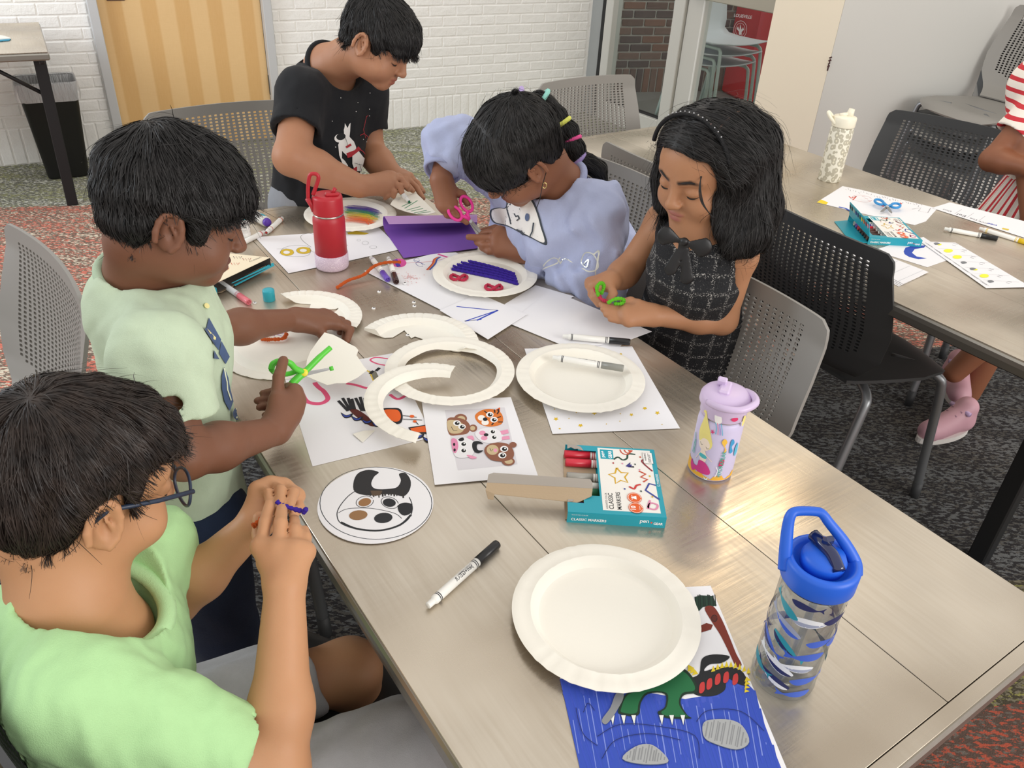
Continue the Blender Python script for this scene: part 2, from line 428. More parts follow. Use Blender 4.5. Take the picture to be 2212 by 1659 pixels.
# ---- outside the glass: brown brick wall, paving, red recycling cart, stacked chairs
OW0 = gd(-0.9, 0, -0.95); OWD = Vector((math.cos(math.radians(18)), math.sin(math.radians(18)), 0)); OWN = Vector((OWD.y, -OWD.x, 0))
RO = Matrix.Rotation(math.atan2(OWD.y, OWD.x), 4, 'Z')
def owp(px, py):
    d = ray(px, py); t = (OW0-CAM).dot(OWN)/d.dot(OWN); p = CAM+d*t; return (p-OW0).dot(OWD), p.z
ow = MB().use(mat('pale_mortar', '#dedbd2', 0.9)); ow.box(OW0+OWD*1.6+Vector((0, 0, 1.35))-OWN*0.05, (6.0, 0.1, 2.7), RO.to_3x3())
ow = tag(ow.build('wall_outside'), 'brown brick wall outside the glass', kind='structure')
def brown(i):
    c = ['#7d655b', '#8d7468', '#6d5d59', '#94705f'][i]
    return mat('brown_brick_%d' % i, c, 0.85, bump=0.3, bscale=80, var=0.2, vscale=14)
for i in range(4):
    b = MB().use(brown(i)); b.box((0, 0, 0), (0.177, 0.02, 0.049), None, 0.004); ob = b.build('brick'); bme = ob.data; bpy.data.objects.remove(ob)
    b = MB().use(brown(i)); b.box((0, 0, 0), (0.050, 0.02, 0.185), None, 0.004); ob = b.build('brick'); sme = ob.data; bpy.data.objects.remove(ob)
    globals()['_BB%d' % i] = (bme, sme)
ub, ue = owp(1290, 100)[0]-0.1, owp(1700, 100)[0]
rnd = random.Random(5)
u = ub
while u < ue:
    o = link('brick', globals()['_BB%d' % rnd.randrange(4)][1], ow); o.matrix_world = Matrix.Translation(OW0+OWD*u+OWN*0.002+Vector((0, 0, 0.1))) @ RO; u += 0.0613
for r in range(13):
    u = ub-0.1+(r % 2)*0.095
    while u < ue:
        o = link('brick', globals()['_BB%d' % rnd.randrange(4)][0], ow); o.matrix_world = Matrix.Translation(OW0+OWD*u+OWN*0.002+Vector((0, 0, 0.198+0.0613*(r+.5)))) @ RO; u += 0.19
pv = MB().use(mat('paving', '#8a8984', 0.8, bump=0.2, bscale=60)); pv.prism([gd(-1.2, 0.004, -0.03), gd(2.2, 0.004, -0.03), gd(2.2, 0.004, -1.6), gd(-1.2, 0.004, -1.6)], (0, 0, 0.008))
tag(pv.build('floor_outside'), 'pale paving outside the glass', kind='structure')
# ------------------------------------------------------------------ tables
def brushed():
    N = NT('brushed_metal_top', 0.34, 0.82)
    v1 = N.coord('Object', (1, 1, 1)); 
    n1 = N.noise(v1, 3.0, 3); n2 = N.noise(N.coord('Object', (3, 60, 1), (0, 0, 0.5)), 3.0, 3, 0.6); n3 = N.noise(N.coord('Object', (70, 3, 1), (0, 0, 0.2)), 3.0, 3, 0.6)
    n4 = N.noise(N.coord('Object', (90, 4, 1), (0, 0, -0.7)), 2.2, 3)
    s = N.mix(N.ramp(n1, [(0.40, (0, 0, 0)), (0.6, (1, 1, 1))]), n2, n3)
    w = N.n('TexWave'); w.wave_type = 'RINGS'; w.inputs['Scale'].default_value = 1.1; w.inputs['Distortion'].default_value = 7.0; w.inputs['Detail'].default_value = 3.0; w.inputs['Detail Scale'].default_value = 1.6; N.l(N.coord('Object', (1, 1, 0)), w.inputs['Vector'])
    sw = N.math('ADD', N.math('MULTIPLY', w.outputs['Fac'], 0.45), N.math('MULTIPLY', n1, 0.55))
    r = N.ramp(N.math('ADD', N.math('MULTIPLY', s, 0.45), N.math('MULTIPLY', sw, 0.55)), [(0.3, (0.20, 0.20, 0.20)), (0.72, (0.52, 0.52, 0.52))])
    N.l(r, N.b.inputs['Roughness'])
    c = N.ramp(n1, [(0.32, '#a89b89'), (0.68, '#d5cab9')]); c = N.mix(N.math('MULTIPLY', N.math('MULTIPLY', n4, w.outputs['Fac']), 0.55), c, '#e8e2d6')
    N.color(c)
    N.bump(s, 0.07, 0.003)
    N.b.inputs['Anisotropic'].default_value = 0.25
    return N.m
M_TOP = brushed()
M_EDGE = mat('metal_table_edge', '#a9a59d', 0.32, 0.85, bump=0.05, bscale=40)
M_BLK = mat('black_powder_coat', '#16171a', 0.5)
def table(a0, a1, c0, c1, label, legs, seams, group='metal topped tables'):
    w, l = c1-c0, a1-a0
    root = thing('work_table', label, 'table', tb((a0+a1)/2, (c0+c1)/2, 0), TYAW, group)
    # local x = cross direction, y = along
    th = 0.034
    zt = TZ
    cs = seams(w); bnd = 0.0185
    prev = -w/2
    for i, s in enumerate(cs+[w/2]):
        b = MB().use(M_TOP); b.box(((prev+s)/2, 0, zt-0.002), (s-prev-0.0012, l-2*bnd-0.001, 0.004), None, 0.0004); b.build('metal_panel', None, root); prev = s
    for sg in (-1, 1):
        b = MB().use(M_TOP); b.box((0, sg*(l/2-bnd/2), zt-0.002), (w, bnd-0.0014, 0.004), None, 0.0004); b.build('end_band', None, root)
    b = MB().use(M_EDGE)
    prof = [(-0.012, -0.0045), (0.001, -0.0035), (0.004, -0.008), (0.0045, -0.018), (0.002, -th), (-0.012, -th)]
    cn = [(-w/2, -l/2), (w/2, -l/2), (w/2, l/2), (-w/2, l/2)]
    vs = []; 
    for (x, y) in cn:
        sx, sy = (1 if x > 0 else -1), (1 if y > 0 else -1)
        for (o, z) in prof: vs.append((x+sx*o, y+sy*o, zt+z))
    n = len(prof); fs = []
    for i in range(4):
        j = (i+1) % 4
        for k in range(n-1): fs.append((i*n+k, i*n+k+1, j*n+k+1, j*n+k))
    b.add(vs, fs, False); b.build('edge_trim', None, root)
    b = MB().use(mat('table_core', '#7d776c', 0.7)); b.box((0, 0, zt-0.02), (w-0.004, l-0.004, 0.026)); b.build('tabletop_core', None, root)
    for (x, y) in legs(w, l):
        b = MB().use(M_BLK); b.box((x, y, 0.35), (0.045, 0.045, 0.70), None, 0.004); b.build('leg', None, root)
    b = MB().use(M_BLK)
    for sg in (-1, 1): b.box((sg*(w/2-0.09), 0, zt-0.055), (0.03, l-0.3, 0.04), None, 0.003)
    for sg in (-1, 1): b.box((0, sg*(l/2-0.16), zt-0.055), (w-0.2, 0.03, 0.04), None, 0.003)
    b.build('under_frame', None, root)
    return root
lg4 = lambda w, l: [(sx*(w/2-0.09), sy*(l/2-0.16)) for sx in (-1, 1) for sy in (-1, 1)]
def splayed_chair_leg(root):  # a chair's leg, built without its chair and parented to the table
    o = root.location; a, b_ = at(662, 1170, .33), at(703, 1362, .02); M = Matrix.Rotation(-TYAW, 3, 'Z'); p, q = M @ (a-o), M @ (b_-o)
    p = q+(p-q)*2.05; lg = MB().use(mat('dark_grey_tube', '#56585a', .45, .4)).tube([p, q+(p-q)*.10, q+(p-q)*.08], .0135, 12).build('leg', None, root)
    MB().use(M_FOOT_).tube([q+(p-q)*.09, q, q+Vector((0, 0, -.015))], [.015, .0155, .014], 12).build('foot_cap', None, lg)
M_FOOT_ = mat('black_leg_foot', '#232425', .6)
TABLE1 = table(0.165, 2.01, 0.258, 1.026, 'long metal topped table where the children are crafting', lg4, lambda w: [-w/2+0.258, -w/2+0.516])
splayed_chair_leg(TABLE1)
table(0.40, 2.20, 1.657, 2.435, 'metal topped table with the leopard print bottle on it', lambda w, l: [(0.0-0.06, -l/2+0.17), (-w/2+0.36, l/2-0.16), (w/2-0.09, -l/2+0.17), (w/2-0.09, l/2-0.16)], lambda w: [-w/2+0.26, -w/2+0.52])
# table by the wooden door: only its corner is in view
t3 = at(108, 118, TZ)
def table3():
    P = at(105, 112, TZ); 
    root = thing('work_table', 'metal topped table by the waste bin and wooden door', 'table', (P.x, P.y, 0), 0.53, 'metal topped tables')
    b = MB().use(M_TOP); b.box((-0.70, 0.38, TZ-0.002), (1.39, 0.76, 0.004)); b.build('metal_panel', None, root)
    b = MB().use(M_EDGE); b.box((-0.70, 0.38, TZ-0.02), (1.40, 0.77, 0.03), None, 0.006); b.build('edge_trim', None, root)
    for (x, y) in ((-0.05, 0.14), (-1.3, 0.14), (-0.05, 0.66), (-1.3, 0.66)):
        b = MB().use(M_BLK); b.box((x, y, 0.355), (0.05, 0.03, 0.71), Matrix.Rotation(0.02, 3, 'Y'), 0.003); b.build('leg', None, root)
    b = MB().use(M_BLK); b.tube([(-0.06, 0.14, 0.53), (-0.30, 0.14, 0.70)], 0.009, 8); b.build('leg_brace', None, root)
    b = MB().use(M_BLK); b.lathe([(0.011, 0), (0.011, 0.02)], 10, Matrix.Translation((-0.035, 0.03, TZ-0.055))); b.build('glide_knob', None, root)
    return root
table3()
# ------------------------------------------------------------------ waste bin
def bin_():
    P = at(150, 388, 0); P = P + Vector((-0.05, 0.09, 0))
    root = thing('waste_bin', 'black plastic waste bin with a clear bag folded over its rim', 'bin', (P.x, P.y, 0), math.atan2(WD.y, WD.x)); root.scale = (.9, .9, .93)
    def ring(wx, wy, z, n=10, rr=0.035):
        pts = []
        for (sx, sy, a0) in ((1, 1, 0), (-1, 1, 90), (-1, -1, 180), (1, -1, 270)):
            for i in range(n): 
                a = math.radians(a0+90*i/(n-1)); pts.append((sx*(wx-rr)+rr*math.cos(a), sy*(wy-rr)+rr*math.sin(a), z))
        return pts
    def loft(b, rings, cap0=False, smooth=True):
        n = len(rings[0]); vs = sum(rings, []); fs = [(i*n+j, i*n+(j+1) % n, (i+1)*n+(j+1) % n, (i+1)*n+j) for i in range(len(rings)-1) for j in range(n)]
        if cap0: fs.append(tuple(range(n)))
        b.add(vs, fs, smooth)
    b = MB().use(mat('black_bin_plastic', '#141415', 0.45))
    loft(b, [ring(0.105, 0.085, 0.0), ring(0.11, 0.09, 0.01), ring(0.15, 0.125, 0.50), ring(0.155, 0.13, 0.505), ring(0.155, 0.13, 0.525), ring(0.147, 0.122, 0.525), ring(0.10, 0.08, 0.02)], True)
    b.build('bin_body', None, root)
    N = NT('clear_bag_film', 0.22)
    N.b.inputs['Base Color'].default_value = (0.86, 0.87, 0.88, 1); N.b.inputs['Alpha'].default_value = 0.5
    N.bump(N.noise(N.coord('Object', (40, 40, 4)), 3, 3), 0.8, 0.02)
    b = MB().use(N.m); rnd = random.Random(2)
    def jit(r, a): return [(x*(1+rnd.uniform(-a, a)), y*(1+rnd.uniform(-a, a)), z+rnd.uniform(-a, a)*0.12) for (x, y, z) in r]
    loft(b, [jit(ring(0.158, 0.133, 0.435), 0.03), jit(ring(0.163, 0.138, 0.47), 0.02), ring(0.160, 0.135, 0.52), ring(0.156, 0.131, 0.532), jit(ring(0.143, 0.118, 0.52), 0.01), jit(ring(0.125, 0.10, 0.38), 0.06), jit(ring(0.10, 0.08, 0.15), 0.06)])
    b.build('bin_bag', None, root)
bin_()
# ------------------------------------------------------------------ chairs
def chair_meshes():
    NU, NV = 27, 40
    def S(u, v):
        """u -1..1 across, v 0..1 from seat to top; y is forward"""
        k = [(0, .150), (.10, .190), (.25, .236), (.45, .252), (.7, .246), (.93, .236), (1.0, .232)]
        for i in range(len(k)-1):
            if v <= k[i+1][0]: t = (v-k[i][0])/(k[i+1][0]-k[i][0]); w = k[i][1]*(1-t)+k[i+1][1]*t; break
        else: w = k[-1][1]
        z = 0.455 + 0.395*v + (-0.004*u*u*(v**3))
        y = -0.185 - 0.085*v - 0.03*math.sin(v*math.pi)*0.6 + 0.045*u*u*(0.35+0.65*math.sin(min(1, v*1.15)*math.pi)) + 0.008*u*u
        if v < 0.14: y += 0.045*(1-v/0.14)**2
        # rounded top corners
        if v > 0.93 and abs(u) > 0.90:
            q = (abs(u)-0.90)/0.10; z -= 0.014*q*q*((v-0.93)/0.07)
        return Vector((u*w, y, z))
    bm = bmesh.new()
    us = [-1+2*i/NU for i in range(NU+1)]; vs_ = [i/NV for i in range(NV+1)]
    grid = [[bm.verts.new(S(u, v)) for u in us] for v in vs_]
    for j in range(NV):
        for i in range(NU):
            uc, vc = (us[i]+us[i+1])/2, (vs_[j]+vs_[j+1])/2
            q = [grid[j][i], grid[j][i+1], grid[j+1][i+1], grid[j+1][i]]
            if abs(uc) < 0.80 and vc < 0.925 and vc > 0.17+0.20*uc*uc:
                du, dv = (us[1]-us[0])/2*0.56, (vs_[1]-vs_[0])/2*0.66
                cu, cv = du*0.62, dv*0.62
                o8 = [(-du, -cv), (-cu, -dv), (cu, -dv), (du, -cv), (du, cv), (cu, dv), (-cu, dv), (-du, cv)]
                w8 = [bm.verts.new(S(uc+a, vc+b)) for a, b in o8]
                a, b, c, d = q
                for f in ((a, b, w8[2], w8[1]), (b, w8[3], w8[2]), (b, c, w8[4], w8[3]), (c, w8[5], w8[4]), (c, d, w8[6], w8[5]), (d, w8[7], w8[6]), (d, a, w8[0], w8[7]), (a, w8[1], w8[0])): bm.faces.new(f)
            else: bm.faces.new(q)
    bm.normal_update()
    bmesh.ops.solidify(bm, geom=bm.faces[:], thickness=0.007)
    bmesh.ops.recalc_face_normals(bm, faces=bm.faces)
    back = bpy.data.meshes.new('backrest'); bm.to_mesh(back); bm.free()
    back.polygons.foreach_set('use_smooth', [True]*len(back.polygons)); back.set_sharp_from_angle(angle=0.7)
    # seat: rounded, dished, tapering to the back
    bm = bmesh.new(); NU, NV = 20, 20
    def T(u, v):
        w = 0.150 + (0.225-0.150)*min(1, v/0.55)**0.8
        y = -0.145 + 0.39*v
        if v > 0.8: w *= math.sqrt(max(0.03, 1-((v-0.8)/0.2)**2*0.62))
        z = 0.452 - 0.016*(1-u*u)*math.sin(min(1, v*1.1)*math.pi) - (0.030*((v-0.75)/0.25)**2 if v > 0.75 else 0) - 0.012*abs(u)**3 * (v)
        y += -0.03*u*u*max(0, v-0.6)/0.4
        return Vector((u*w, y, z))
    g = [[bm.verts.new(T(-1+2*i/NU, j/NV)) for i in range(NU+1)] for j in range(NV+1)]
    for j in range(NV):
        for i in range(NU): bm.faces.new((g[j][i], g[j][i+1], g[j+1][i+1], g[j+1][i]))
    bm.normal_update(); bmesh.ops.solidify(bm, geom=bm.faces[:], thickness=0.009); bmesh.ops.recalc_face_normals(bm, faces=bm.faces)
    seat = bpy.data.meshes.new('seat'); bm.to_mesh(seat); bm.free()
    seat.polygons.foreach_set('use_smooth', [True]*len(seat.polygons)); seat.set_sharp_from_angle(angle=0.9)
    return back, seat
_BACK, _SEAT = chair_meshes()
M_LEG = mat('grey_leg_tube', '#8f9194', 0.38, 0.7)
M_FOOT = mat('dark_leg_foot', '#3c3d3f', 0.6)
M_CG = mat('grey_chair_plastic', '#8f8c87', 0.5, bump=0.04, bscale=700)
M_CD = mat('charcoal_chair_plastic', '#3b3c3d', 0.5, bump=0.04, bscale=700)
def make_chair(label, m, shade):
    root = thing('stacking_chair', label, 'chair', (0, 0, 0), 0, 'perforated back chairs')
    for nm, me in (('backrest', _BACK), ('seat', _SEAT)):
        d = me.copy(); d.materials.clear(); d.materials.append(m); link(nm, d, root)
    for sx in (-1, 1):
        for sy in (-1, 1):
            if sy > 0: path = [(sx*0.10, 0.10, 0.432), (sx*0.17, 0.14, 0.430), (sx*0.212, 0.16, 0.415), (sx*0.228, 0.172, 0.37), (sx*0.245, 0.20, 0.12), (sx*0.248, 0.212, 0.05)]
            else: path = [(sx*0.10, -0.06, 0.432), (sx*0.16, -0.09, 0.430), (sx*0.196, -0.11, 0.415), (sx*0.208, -0.13, 0.37), (sx*0.225, -0.20, 0.12), (sx*0.228, -0.222, 0.05)]
            b = MB().use(M_LEG); pp = smooth_path(path, 4); b.tube(pp, 0.0125, 10); leg = b.build('leg', None, root)
            e = Vector(path[-1]); b = MB().use(M_FOOT); b.tube([e+Vector((0, 0, 0.004)), e+Vector((sx*.002, sy*.004, -0.05))], [0.0145, 0.0135], 10); b.build('foot_cap', None, leg)
    b = MB().use(M_LEG); b.tube([(-0.12, 0.02, 0.428), (0.12, 0.02, 0.428)], 0.011, 8); b.build('under_bar', None, root)
    return root
def face(v): return math.atan2(-v[0], v[1])   # rotation about z so that local +y points along v
CH_G = [make_chair('grey perforated chair pushed back beside the boy in the sage green shirt', M_CG, 'grey')]
CH_D = [make_chair('charcoal perforated chair tucked under the near side of the second table', M_CD, 'dark')]
def place(root, top, v, label=None, first=False, z=0.0):
    """top: world xy of the middle of the back's top edge; v: facing"""
    v = Vector((v[0], v[1], 0)).normalized(); loc = Vector((top[0], top[1], z)) + v*0.28
    if first: root.location = loc; root.rotation_euler = (0, 0, face(v)); return root
    return dup(root, loc, face(v), label)
def corner(px, py, v, side):
    """middle of the top edge from the picture point of one top corner (side +1: sitter's right)"""
    v = Vector((v[0], v[1], 0)).normalized(); P = at(px, py, .845); r = Vector((v.y, -v.x, 0)); q = P-r*side*.232; return (q.x, q.y)
place(CH_G[0], (-0.885, 1.415), (-0.72, -0.70), first=True)
v8 = E2*1.0-E1*.06
place(CH_D[0], corner(1912, 562, v8, 1), v8, first=True)
place(CH_D[0], tb(0.60, -0.135, 0), E2*0.95+E1*0.25, 'charcoal perforated chair of the boy in glasses at the lower left')
place(CH_G[0], tb(2.655, 0.70, 0), -E1, 'grey perforated chair in front of the wooden door')
place(CH_G[0], tb(2.54, 2.06, 0), -E1*1.0, 'grey perforated chair in front of the tall window')
place(CH_G[0], tb(1.54, 1.49, 0), -E2*1.0, 'grey perforated chair of the girl in the lavender sweatshirt')
place(CH_G[0], corner(1284, 306, E2, -1), E2, 'grey chair between the lavender sweatshirt girl and the second table')
v7 = -E2*1.0-E1*.05
place(CH_G[0], corner(1820, 690, v7, -1), v7, 'grey perforated chair of the girl in the black dress')
place(CH_D[0], tb(1.50, 2.93, 0), -E2*0.94-E1*0.25, 'charcoal perforated chair on the wall side of the second table')
sv = Vector((-0.93, -0.36, 0)); sp = Vector((2.36, 3.98, 0))
names = ['grey chair, lowest of the stack by the grey wall', 'charcoal chair, second from the floor in the stack by the grey wall', 'grey chair, second from the top of the stack by the grey wall', 'charcoal chair just under the top chair of the stack', 'grey perforated chair on top of the stack by the grey wall']
for i in range(5):
    o = place((CH_G[0], CH_D[0])[i % 2], sp, sv, names[i], z=0.062*i)
    o['group'] = 'chairs stacked by the grey wall'
# ------------------------------------------------------------------ implicit modelling of bodies, clothes and hair
def A3(p): return np.array([p[0], p[1], p[2]], dtype=np.float32)
def cone(a, b, ra, rb, k=0.01, n=None, s=1.0): return ('c', A3(a), A3(b), ra, rb, k, None if n is None else A3(n)/np.linalg.norm(A3(n)), s)
def ell(c, r, k=0.01, R=None): return ('e', A3(c), np.array(r, dtype=np.float32), k, np.eye(3, dtype=np.float32) if R is None else np.array(R, dtype=np.float32))
def sub(p): return ('-', p)
def cut(fn): return ('f', fn)        # F = max(F, fn(P))
def disp(fn): return ('d', fn)       # F += fn(P) near the surface
def xf(prims, M):
    """move primitives by 4x4 rigid+uniform-scale matrix"""
    Q = np.array(M, dtype=np.float32); S = float(np.cbrt(abs(np.linalg.det(Q[:3, :3])))); R = Q[:3, :3]/S; out = []
    T = lambda p: (Q[:3, :3] @ p + Q[:3, 3]).astype(np.float32)
    for p in prims:
        if p[0] == 'c': out.append(('c', T(p[1]), T(p[2]), p[3]*S, p[4]*S, p[5]*S, None if p[6] is None else R @ p[6], p[7]))
        elif p[0] == 'e': out.append(('e', T(p[1]), p[2]*S, p[3]*S, p[4] @ R.T))
        elif p[0] == '-': out.append(('-', xf([p[1]], M)[0]))
        elif p[0] == 'g': out.append(('g', xf(p[1], M), p[2]*S))
        elif p[0] in 'fd':
            Qi = np.linalg.inv(Q).astype(np.float32); f = p[1]
            out.append((p[0], (lambda X, f=f, Qi=Qi, S=S: f(X @ Qi[:3, :3].T + Qi[:3, 3])*S)))
    return out
def grp(prims, k=0.02): return ('g', prims, k)
def pdist(p, X):
    if p[0] == 'c':
        _, a, b, ra, rb, k, n, s = p
        pa = X-a; ba = b-a
        if n is not None:
            pa = pa - (pa @ n)[..., None]*n*(1-1/s); ba = ba - (ba @ n)*n*(1-1/s)
        l2 = float(ba @ ba)+1e-12
        t = np.clip((pa @ ba)/l2, 0, 1)
        q = pa - t[..., None]*ba
        d = np.sqrt((q*q).sum(-1)) - (ra+(rb-ra)*t)
        return d*(0.5+0.5*min(s, 1)) if n is not None else d
    _, c, r, k, R = p
    q = (X-c) @ R.T
    k0 = np.sqrt(((q/r)**2).sum(-1)); k1 = np.sqrt(((q/(r*r))**2).sum(-1))+1e-9
    return k0*(k0-1)/k1
def pbox(p, m):
    if p[0] == 'g':
        b = [pbox(q, m) for q in p[1] if q[0] in 'ceg']; return np.min([x[0] for x in b], 0), np.max([x[1] for x in b], 0)
    if p[0] == 'c':
        r = max(p[3], p[4])*max(1, 1/1.0)+m; lo = np.minimum(p[1], p[2])-r; hi = np.maximum(p[1], p[2])+r
    else:
        r = float(p[2].max())+m; lo = p[1]-r; hi = p[1]+r
    return lo, hi
def field(prims, F, L, ax, h):
    n = np.array(F.shape)
    for p in prims:
        if p[0] in 'fd':
            for i0 in range(0, n[0], 32):
                sl = slice(i0, i0+32)
                X = np.stack(np.meshgrid(ax[0][sl], ax[1], ax[2], indexing='ij'), -1).astype(np.float32)
                if p[0] == 'f': F[sl] = np.maximum(F[sl], p[1](X))
                else:
                    m = np.abs(F[sl]) < 0.02; G = F[sl]
                    if m.any(): G[m] += p[1](X[m])
            continue
        neg = p[0] == '-'; q = p[1] if neg else p
        k = {'c': 5, 'e': 3, 'g': 2}[q[0]]; k = max(q[k], 1e-6)
        lo_, hi_ = pbox(q, k+3*h+0.012)
        i0 = np.clip(np.floor((lo_-L)/h).astype(int), 0, n); i1 = np.clip(np.ceil((hi_-L)/h).astype(int)+1, 0, n)
        if (i1 <= i0).any(): continue
        sl = tuple(slice(a, b) for a, b in zip(i0, i1))
        if q[0] == 'g':
            sx = [ax[i][sl[i]] for i in range(3)]; d = np.full(tuple(len(x) for x in sx), 0.06, dtype=np.float32)
            field(q[1], d, np.array([x[0] for x in sx]), sx, h)
        else:
            X = np.stack(np.meshgrid(ax[0][sl[0]], ax[1][sl[1]], ax[2][sl[2]], indexing='ij'), -1); d = pdist(q, X)
        f = F[sl]
        if neg:
            hh = np.maximum(k-np.abs(f+d), 0)/k; F[sl] = np.maximum(f, -d) + hh*hh*k*0.25
        else:
            hh = np.maximum(k-np.abs(f-d), 0)/k; F[sl] = np.minimum(f, d) - hh*hh*k*0.25
def surface(prims, h=0.003, pad=0.02, lo=None, hi=None, smooth=1):
    adds = [p for p in prims if p[0] in 'ceg']
    L = np.min([pbox(p, pad)[0] for p in adds], 0) if lo is None else np.array(lo); H = np.max([pbox(p, pad)[1] for p in adds], 0) if hi is None else np.array(hi)
    n = np.ceil((H-L)/h).astype(int)+1
    F = np.full(tuple(n), 0.06, dtype=np.float32)
    ax = [(L[i]+h*np.arange(n[i])).astype(np.float32) for i in range(3)]
    field(prims, F, L, ax, h)
    return surfnet(F, L, h, smooth)
def surfnet(F, L, h, smooth=1):
    S = F < 0
    n = F.shape
    c = np.zeros(tuple(k-1 for k in n), dtype=np.int8)
    for dx in (0, 1):
        for dy in (0, 1):
            for dz in (0, 1): c += S[dx:n[0]-1+dx, dy:n[1]-1+dy, dz:n[2]-1+dz]
    act = (c > 0) & (c < 8); ii = np.argwhere(act)
    idx = np.full(act.shape, -1, dtype=np.int32); idx[act] = np.arange(len(ii))
    V = np.zeros((len(ii), 3), dtype=np.float64); W = np.zeros(len(ii))
    cor = [(a, b, d) for a in (0, 1) for b in (0, 1) for d in (0, 1)]
    val = {q: F[ii[:, 0]+q[0], ii[:, 1]+q[1], ii[:, 2]+q[2]] for q in cor}
    for q in cor:
        for axs in range(3):
            if q[axs] == 0:
                r = list(q); r[axs] = 1; r = tuple(r); a, b = val[q], val[r]; m = (a < 0) != (b < 0)
                t = np.where(m, a/(a-b+1e-20), 0)
                P = np.tile(np.array(q, dtype=np.float64), (len(ii), 1)); P[:, axs] = t
                V[m] += P[m]; W[m] += 1
    V = (V/W[:, None] + ii)*h + L
    quads = []
    for axs in range(3):
        s0 = [slice(None)]*3; s1 = [slice(None)]*3; s0[axs] = slice(0, -1); s1[axs] = slice(1, None)
        a = S[tuple(s0)]; b = S[tuple(s1)]; e = np.argwhere(a != b)
        o1, o2 = [k for k in range(3) if k != axs]
        ok = (e[:, o1] > 0) & (e[:, o2] > 0) & (e[:, o1] < n[o1]-1) & (e[:, o2] < n[o2]-1); e = e[ok]
        ins = a[tuple(e.T)]
        g = []
        for (u, w) in ((-1, -1), (0, -1), (0, 0), (-1, 0)):
            x = e.copy(); x[:, o1] += u; x[:, o2] += w; g.append(idx[tuple(x.T)])
        q = np.stack(g, 1)
        flip = ins if axs != 1 else ~ins
        q[~flip] = q[~flip][:, ::-1]
        quads.append(q)
    Q = np.concatenate(quads); Q = Q[(Q >= 0).all(1)]
    for _ in range(smooth):
        acc = np.zeros_like(V); cnt = np.zeros(len(V))
        for a, b in ((0, 1), (1, 2), (2, 3), (3, 0)):
            np.add.at(acc, Q[:, a], V[Q[:, b]]); np.add.at(acc, Q[:, b], V[Q[:, a]]); np.add.at(cnt, Q[:, a], 1); np.add.at(cnt, Q[:, b], 1)
        V = 0.5*V + 0.5*acc/np.maximum(cnt, 1)[:, None]
    return V, Q
def biggest(V, Q):
    lab = np.arange(len(V))
    for _ in range(400):
        m = lab[Q].min(1); new = lab.copy()
        for i in range(4): np.minimum.at(new, Q[:, i], m)
        new = new[new]
        if (new == lab).all(): break
        lab = new
    u, c = np.unique(lab, return_counts=True); keep = lab == u[c.argmax()]; idx = np.cumsum(keep)-1
    return V[keep], idx[Q[keep[Q].all(1)]]
def np_mesh(name, V, Q, m, parent=None, colors=None, smooth=True):
    me = bpy.data.meshes.new(name); k = Q.shape[1]
    me.vertices.add(len(V)); me.vertices.foreach_set('co', np.asarray(V, dtype=np.float32).ravel())
    me.loops.add(Q.size); me.loops.foreach_set('vertex_index', Q.ravel().astype(np.int32))
    me.polygons.add(len(Q)); me.polygons.foreach_set('loop_start', np.arange(0, Q.size, k, dtype=np.int32)); me.polygons.foreach_set('loop_total', np.full(len(Q), k, dtype=np.int32))
    me.polygons.foreach_set('use_smooth', [smooth]*len(Q))
    me.update(calc_edges=True); me.materials.append(m)
    if colors is not None:
        at_ = me.color_attributes.new('Col', 'FLOAT_COLOR', 'POINT'); at_.data.foreach_set('color', np.asarray(colors, dtype=np.float32).ravel())
    return link(name, me, parent)
def wrinkle(seed, amp, freq, stretch=(1, 1, 0.45)):
    r = np.random.RandomState(seed); K = r.normal(size=(5, 3))*freq*np.array(stretch); ph = r.uniform(0, 6.28, 5); K2 = r.normal(size=(5, 3))*freq*0.5
    def f(X):
        out = np.zeros(X.shape[:-1], dtype=np.float32)
        for i in range(5): out += np.sin(X @ K[i].astype(np.float32) + ph[i] + 1.7*np.sin(X @ K2[i].astype(np.float32)))
        return out*(amp/3.0)
    return f
def skin_mat(name, rough=0.5):
    N = NT(name, rough)
    a = N.n('Attribute'); a.attribute_name = 'Col'
    n = N.noise(N.coord(), 40, 4)
    N.color(N.mix(N.math('MULTIPLY', N.math('SUBTRACT', n, 0.35), 0.28, True), a.outputs['Color'], N.mix(1.0, a.outputs['Color'], (0.72, 0.58, 0.52), 'MULTIPLY')))
    N.b.inputs['Subsurface Weight'].default_value = 0.12; N.b.inputs['Subsurface Radius'].default_value = (1.0, 0.35, 0.2); N.b.inputs['Subsurface Scale'].default_value = 0.006
    N.b.inputs['Specular IOR Level'].default_value = 0.35
    N.bump(N.noise(N.coord(), 500, 2), 0.06, 0.002)
    return N.m
M_SKIN = skin_mat('skin')
def cloth(name, color, rough=0.85, heather=0.0, bscale=900, bump=0.25):
    N = NT(name, rough); c = lin(color)
    n = N.noise(N.coord('Object', (1, 1, 0.25)), 55, 4, 0.7)
    N.color(N.mix(N.math('MULTIPLY', n, 1.0), (*[x*(1-heather) for x in c],), (*[min(1, x*(1+heather)) for x in c],)))
    N.bump(N.math('ADD', N.noise(N.coord(), bscale, 2), N.math('MULTIPLY', N.noise(N.coord(), 30, 3), 1.5)), bump, 0.003)
    N.b.inputs['Sheen Weight'].default_value = 0.06; N.b.inputs['Specular IOR Level'].default_value = 0.2
    return N.m
def hair_mat(name, c0, c1, rough=0.38):
    N = NT(name, rough)
    n = N.noise(N.coord('Object', (1, 1, 1)), 60, 3); N.color(N.ramp(n, [(0.35, c0), (0.7, c1)]))
    N.b.inputs['Specular IOR Level'].default_value = 0.32
    return N.m
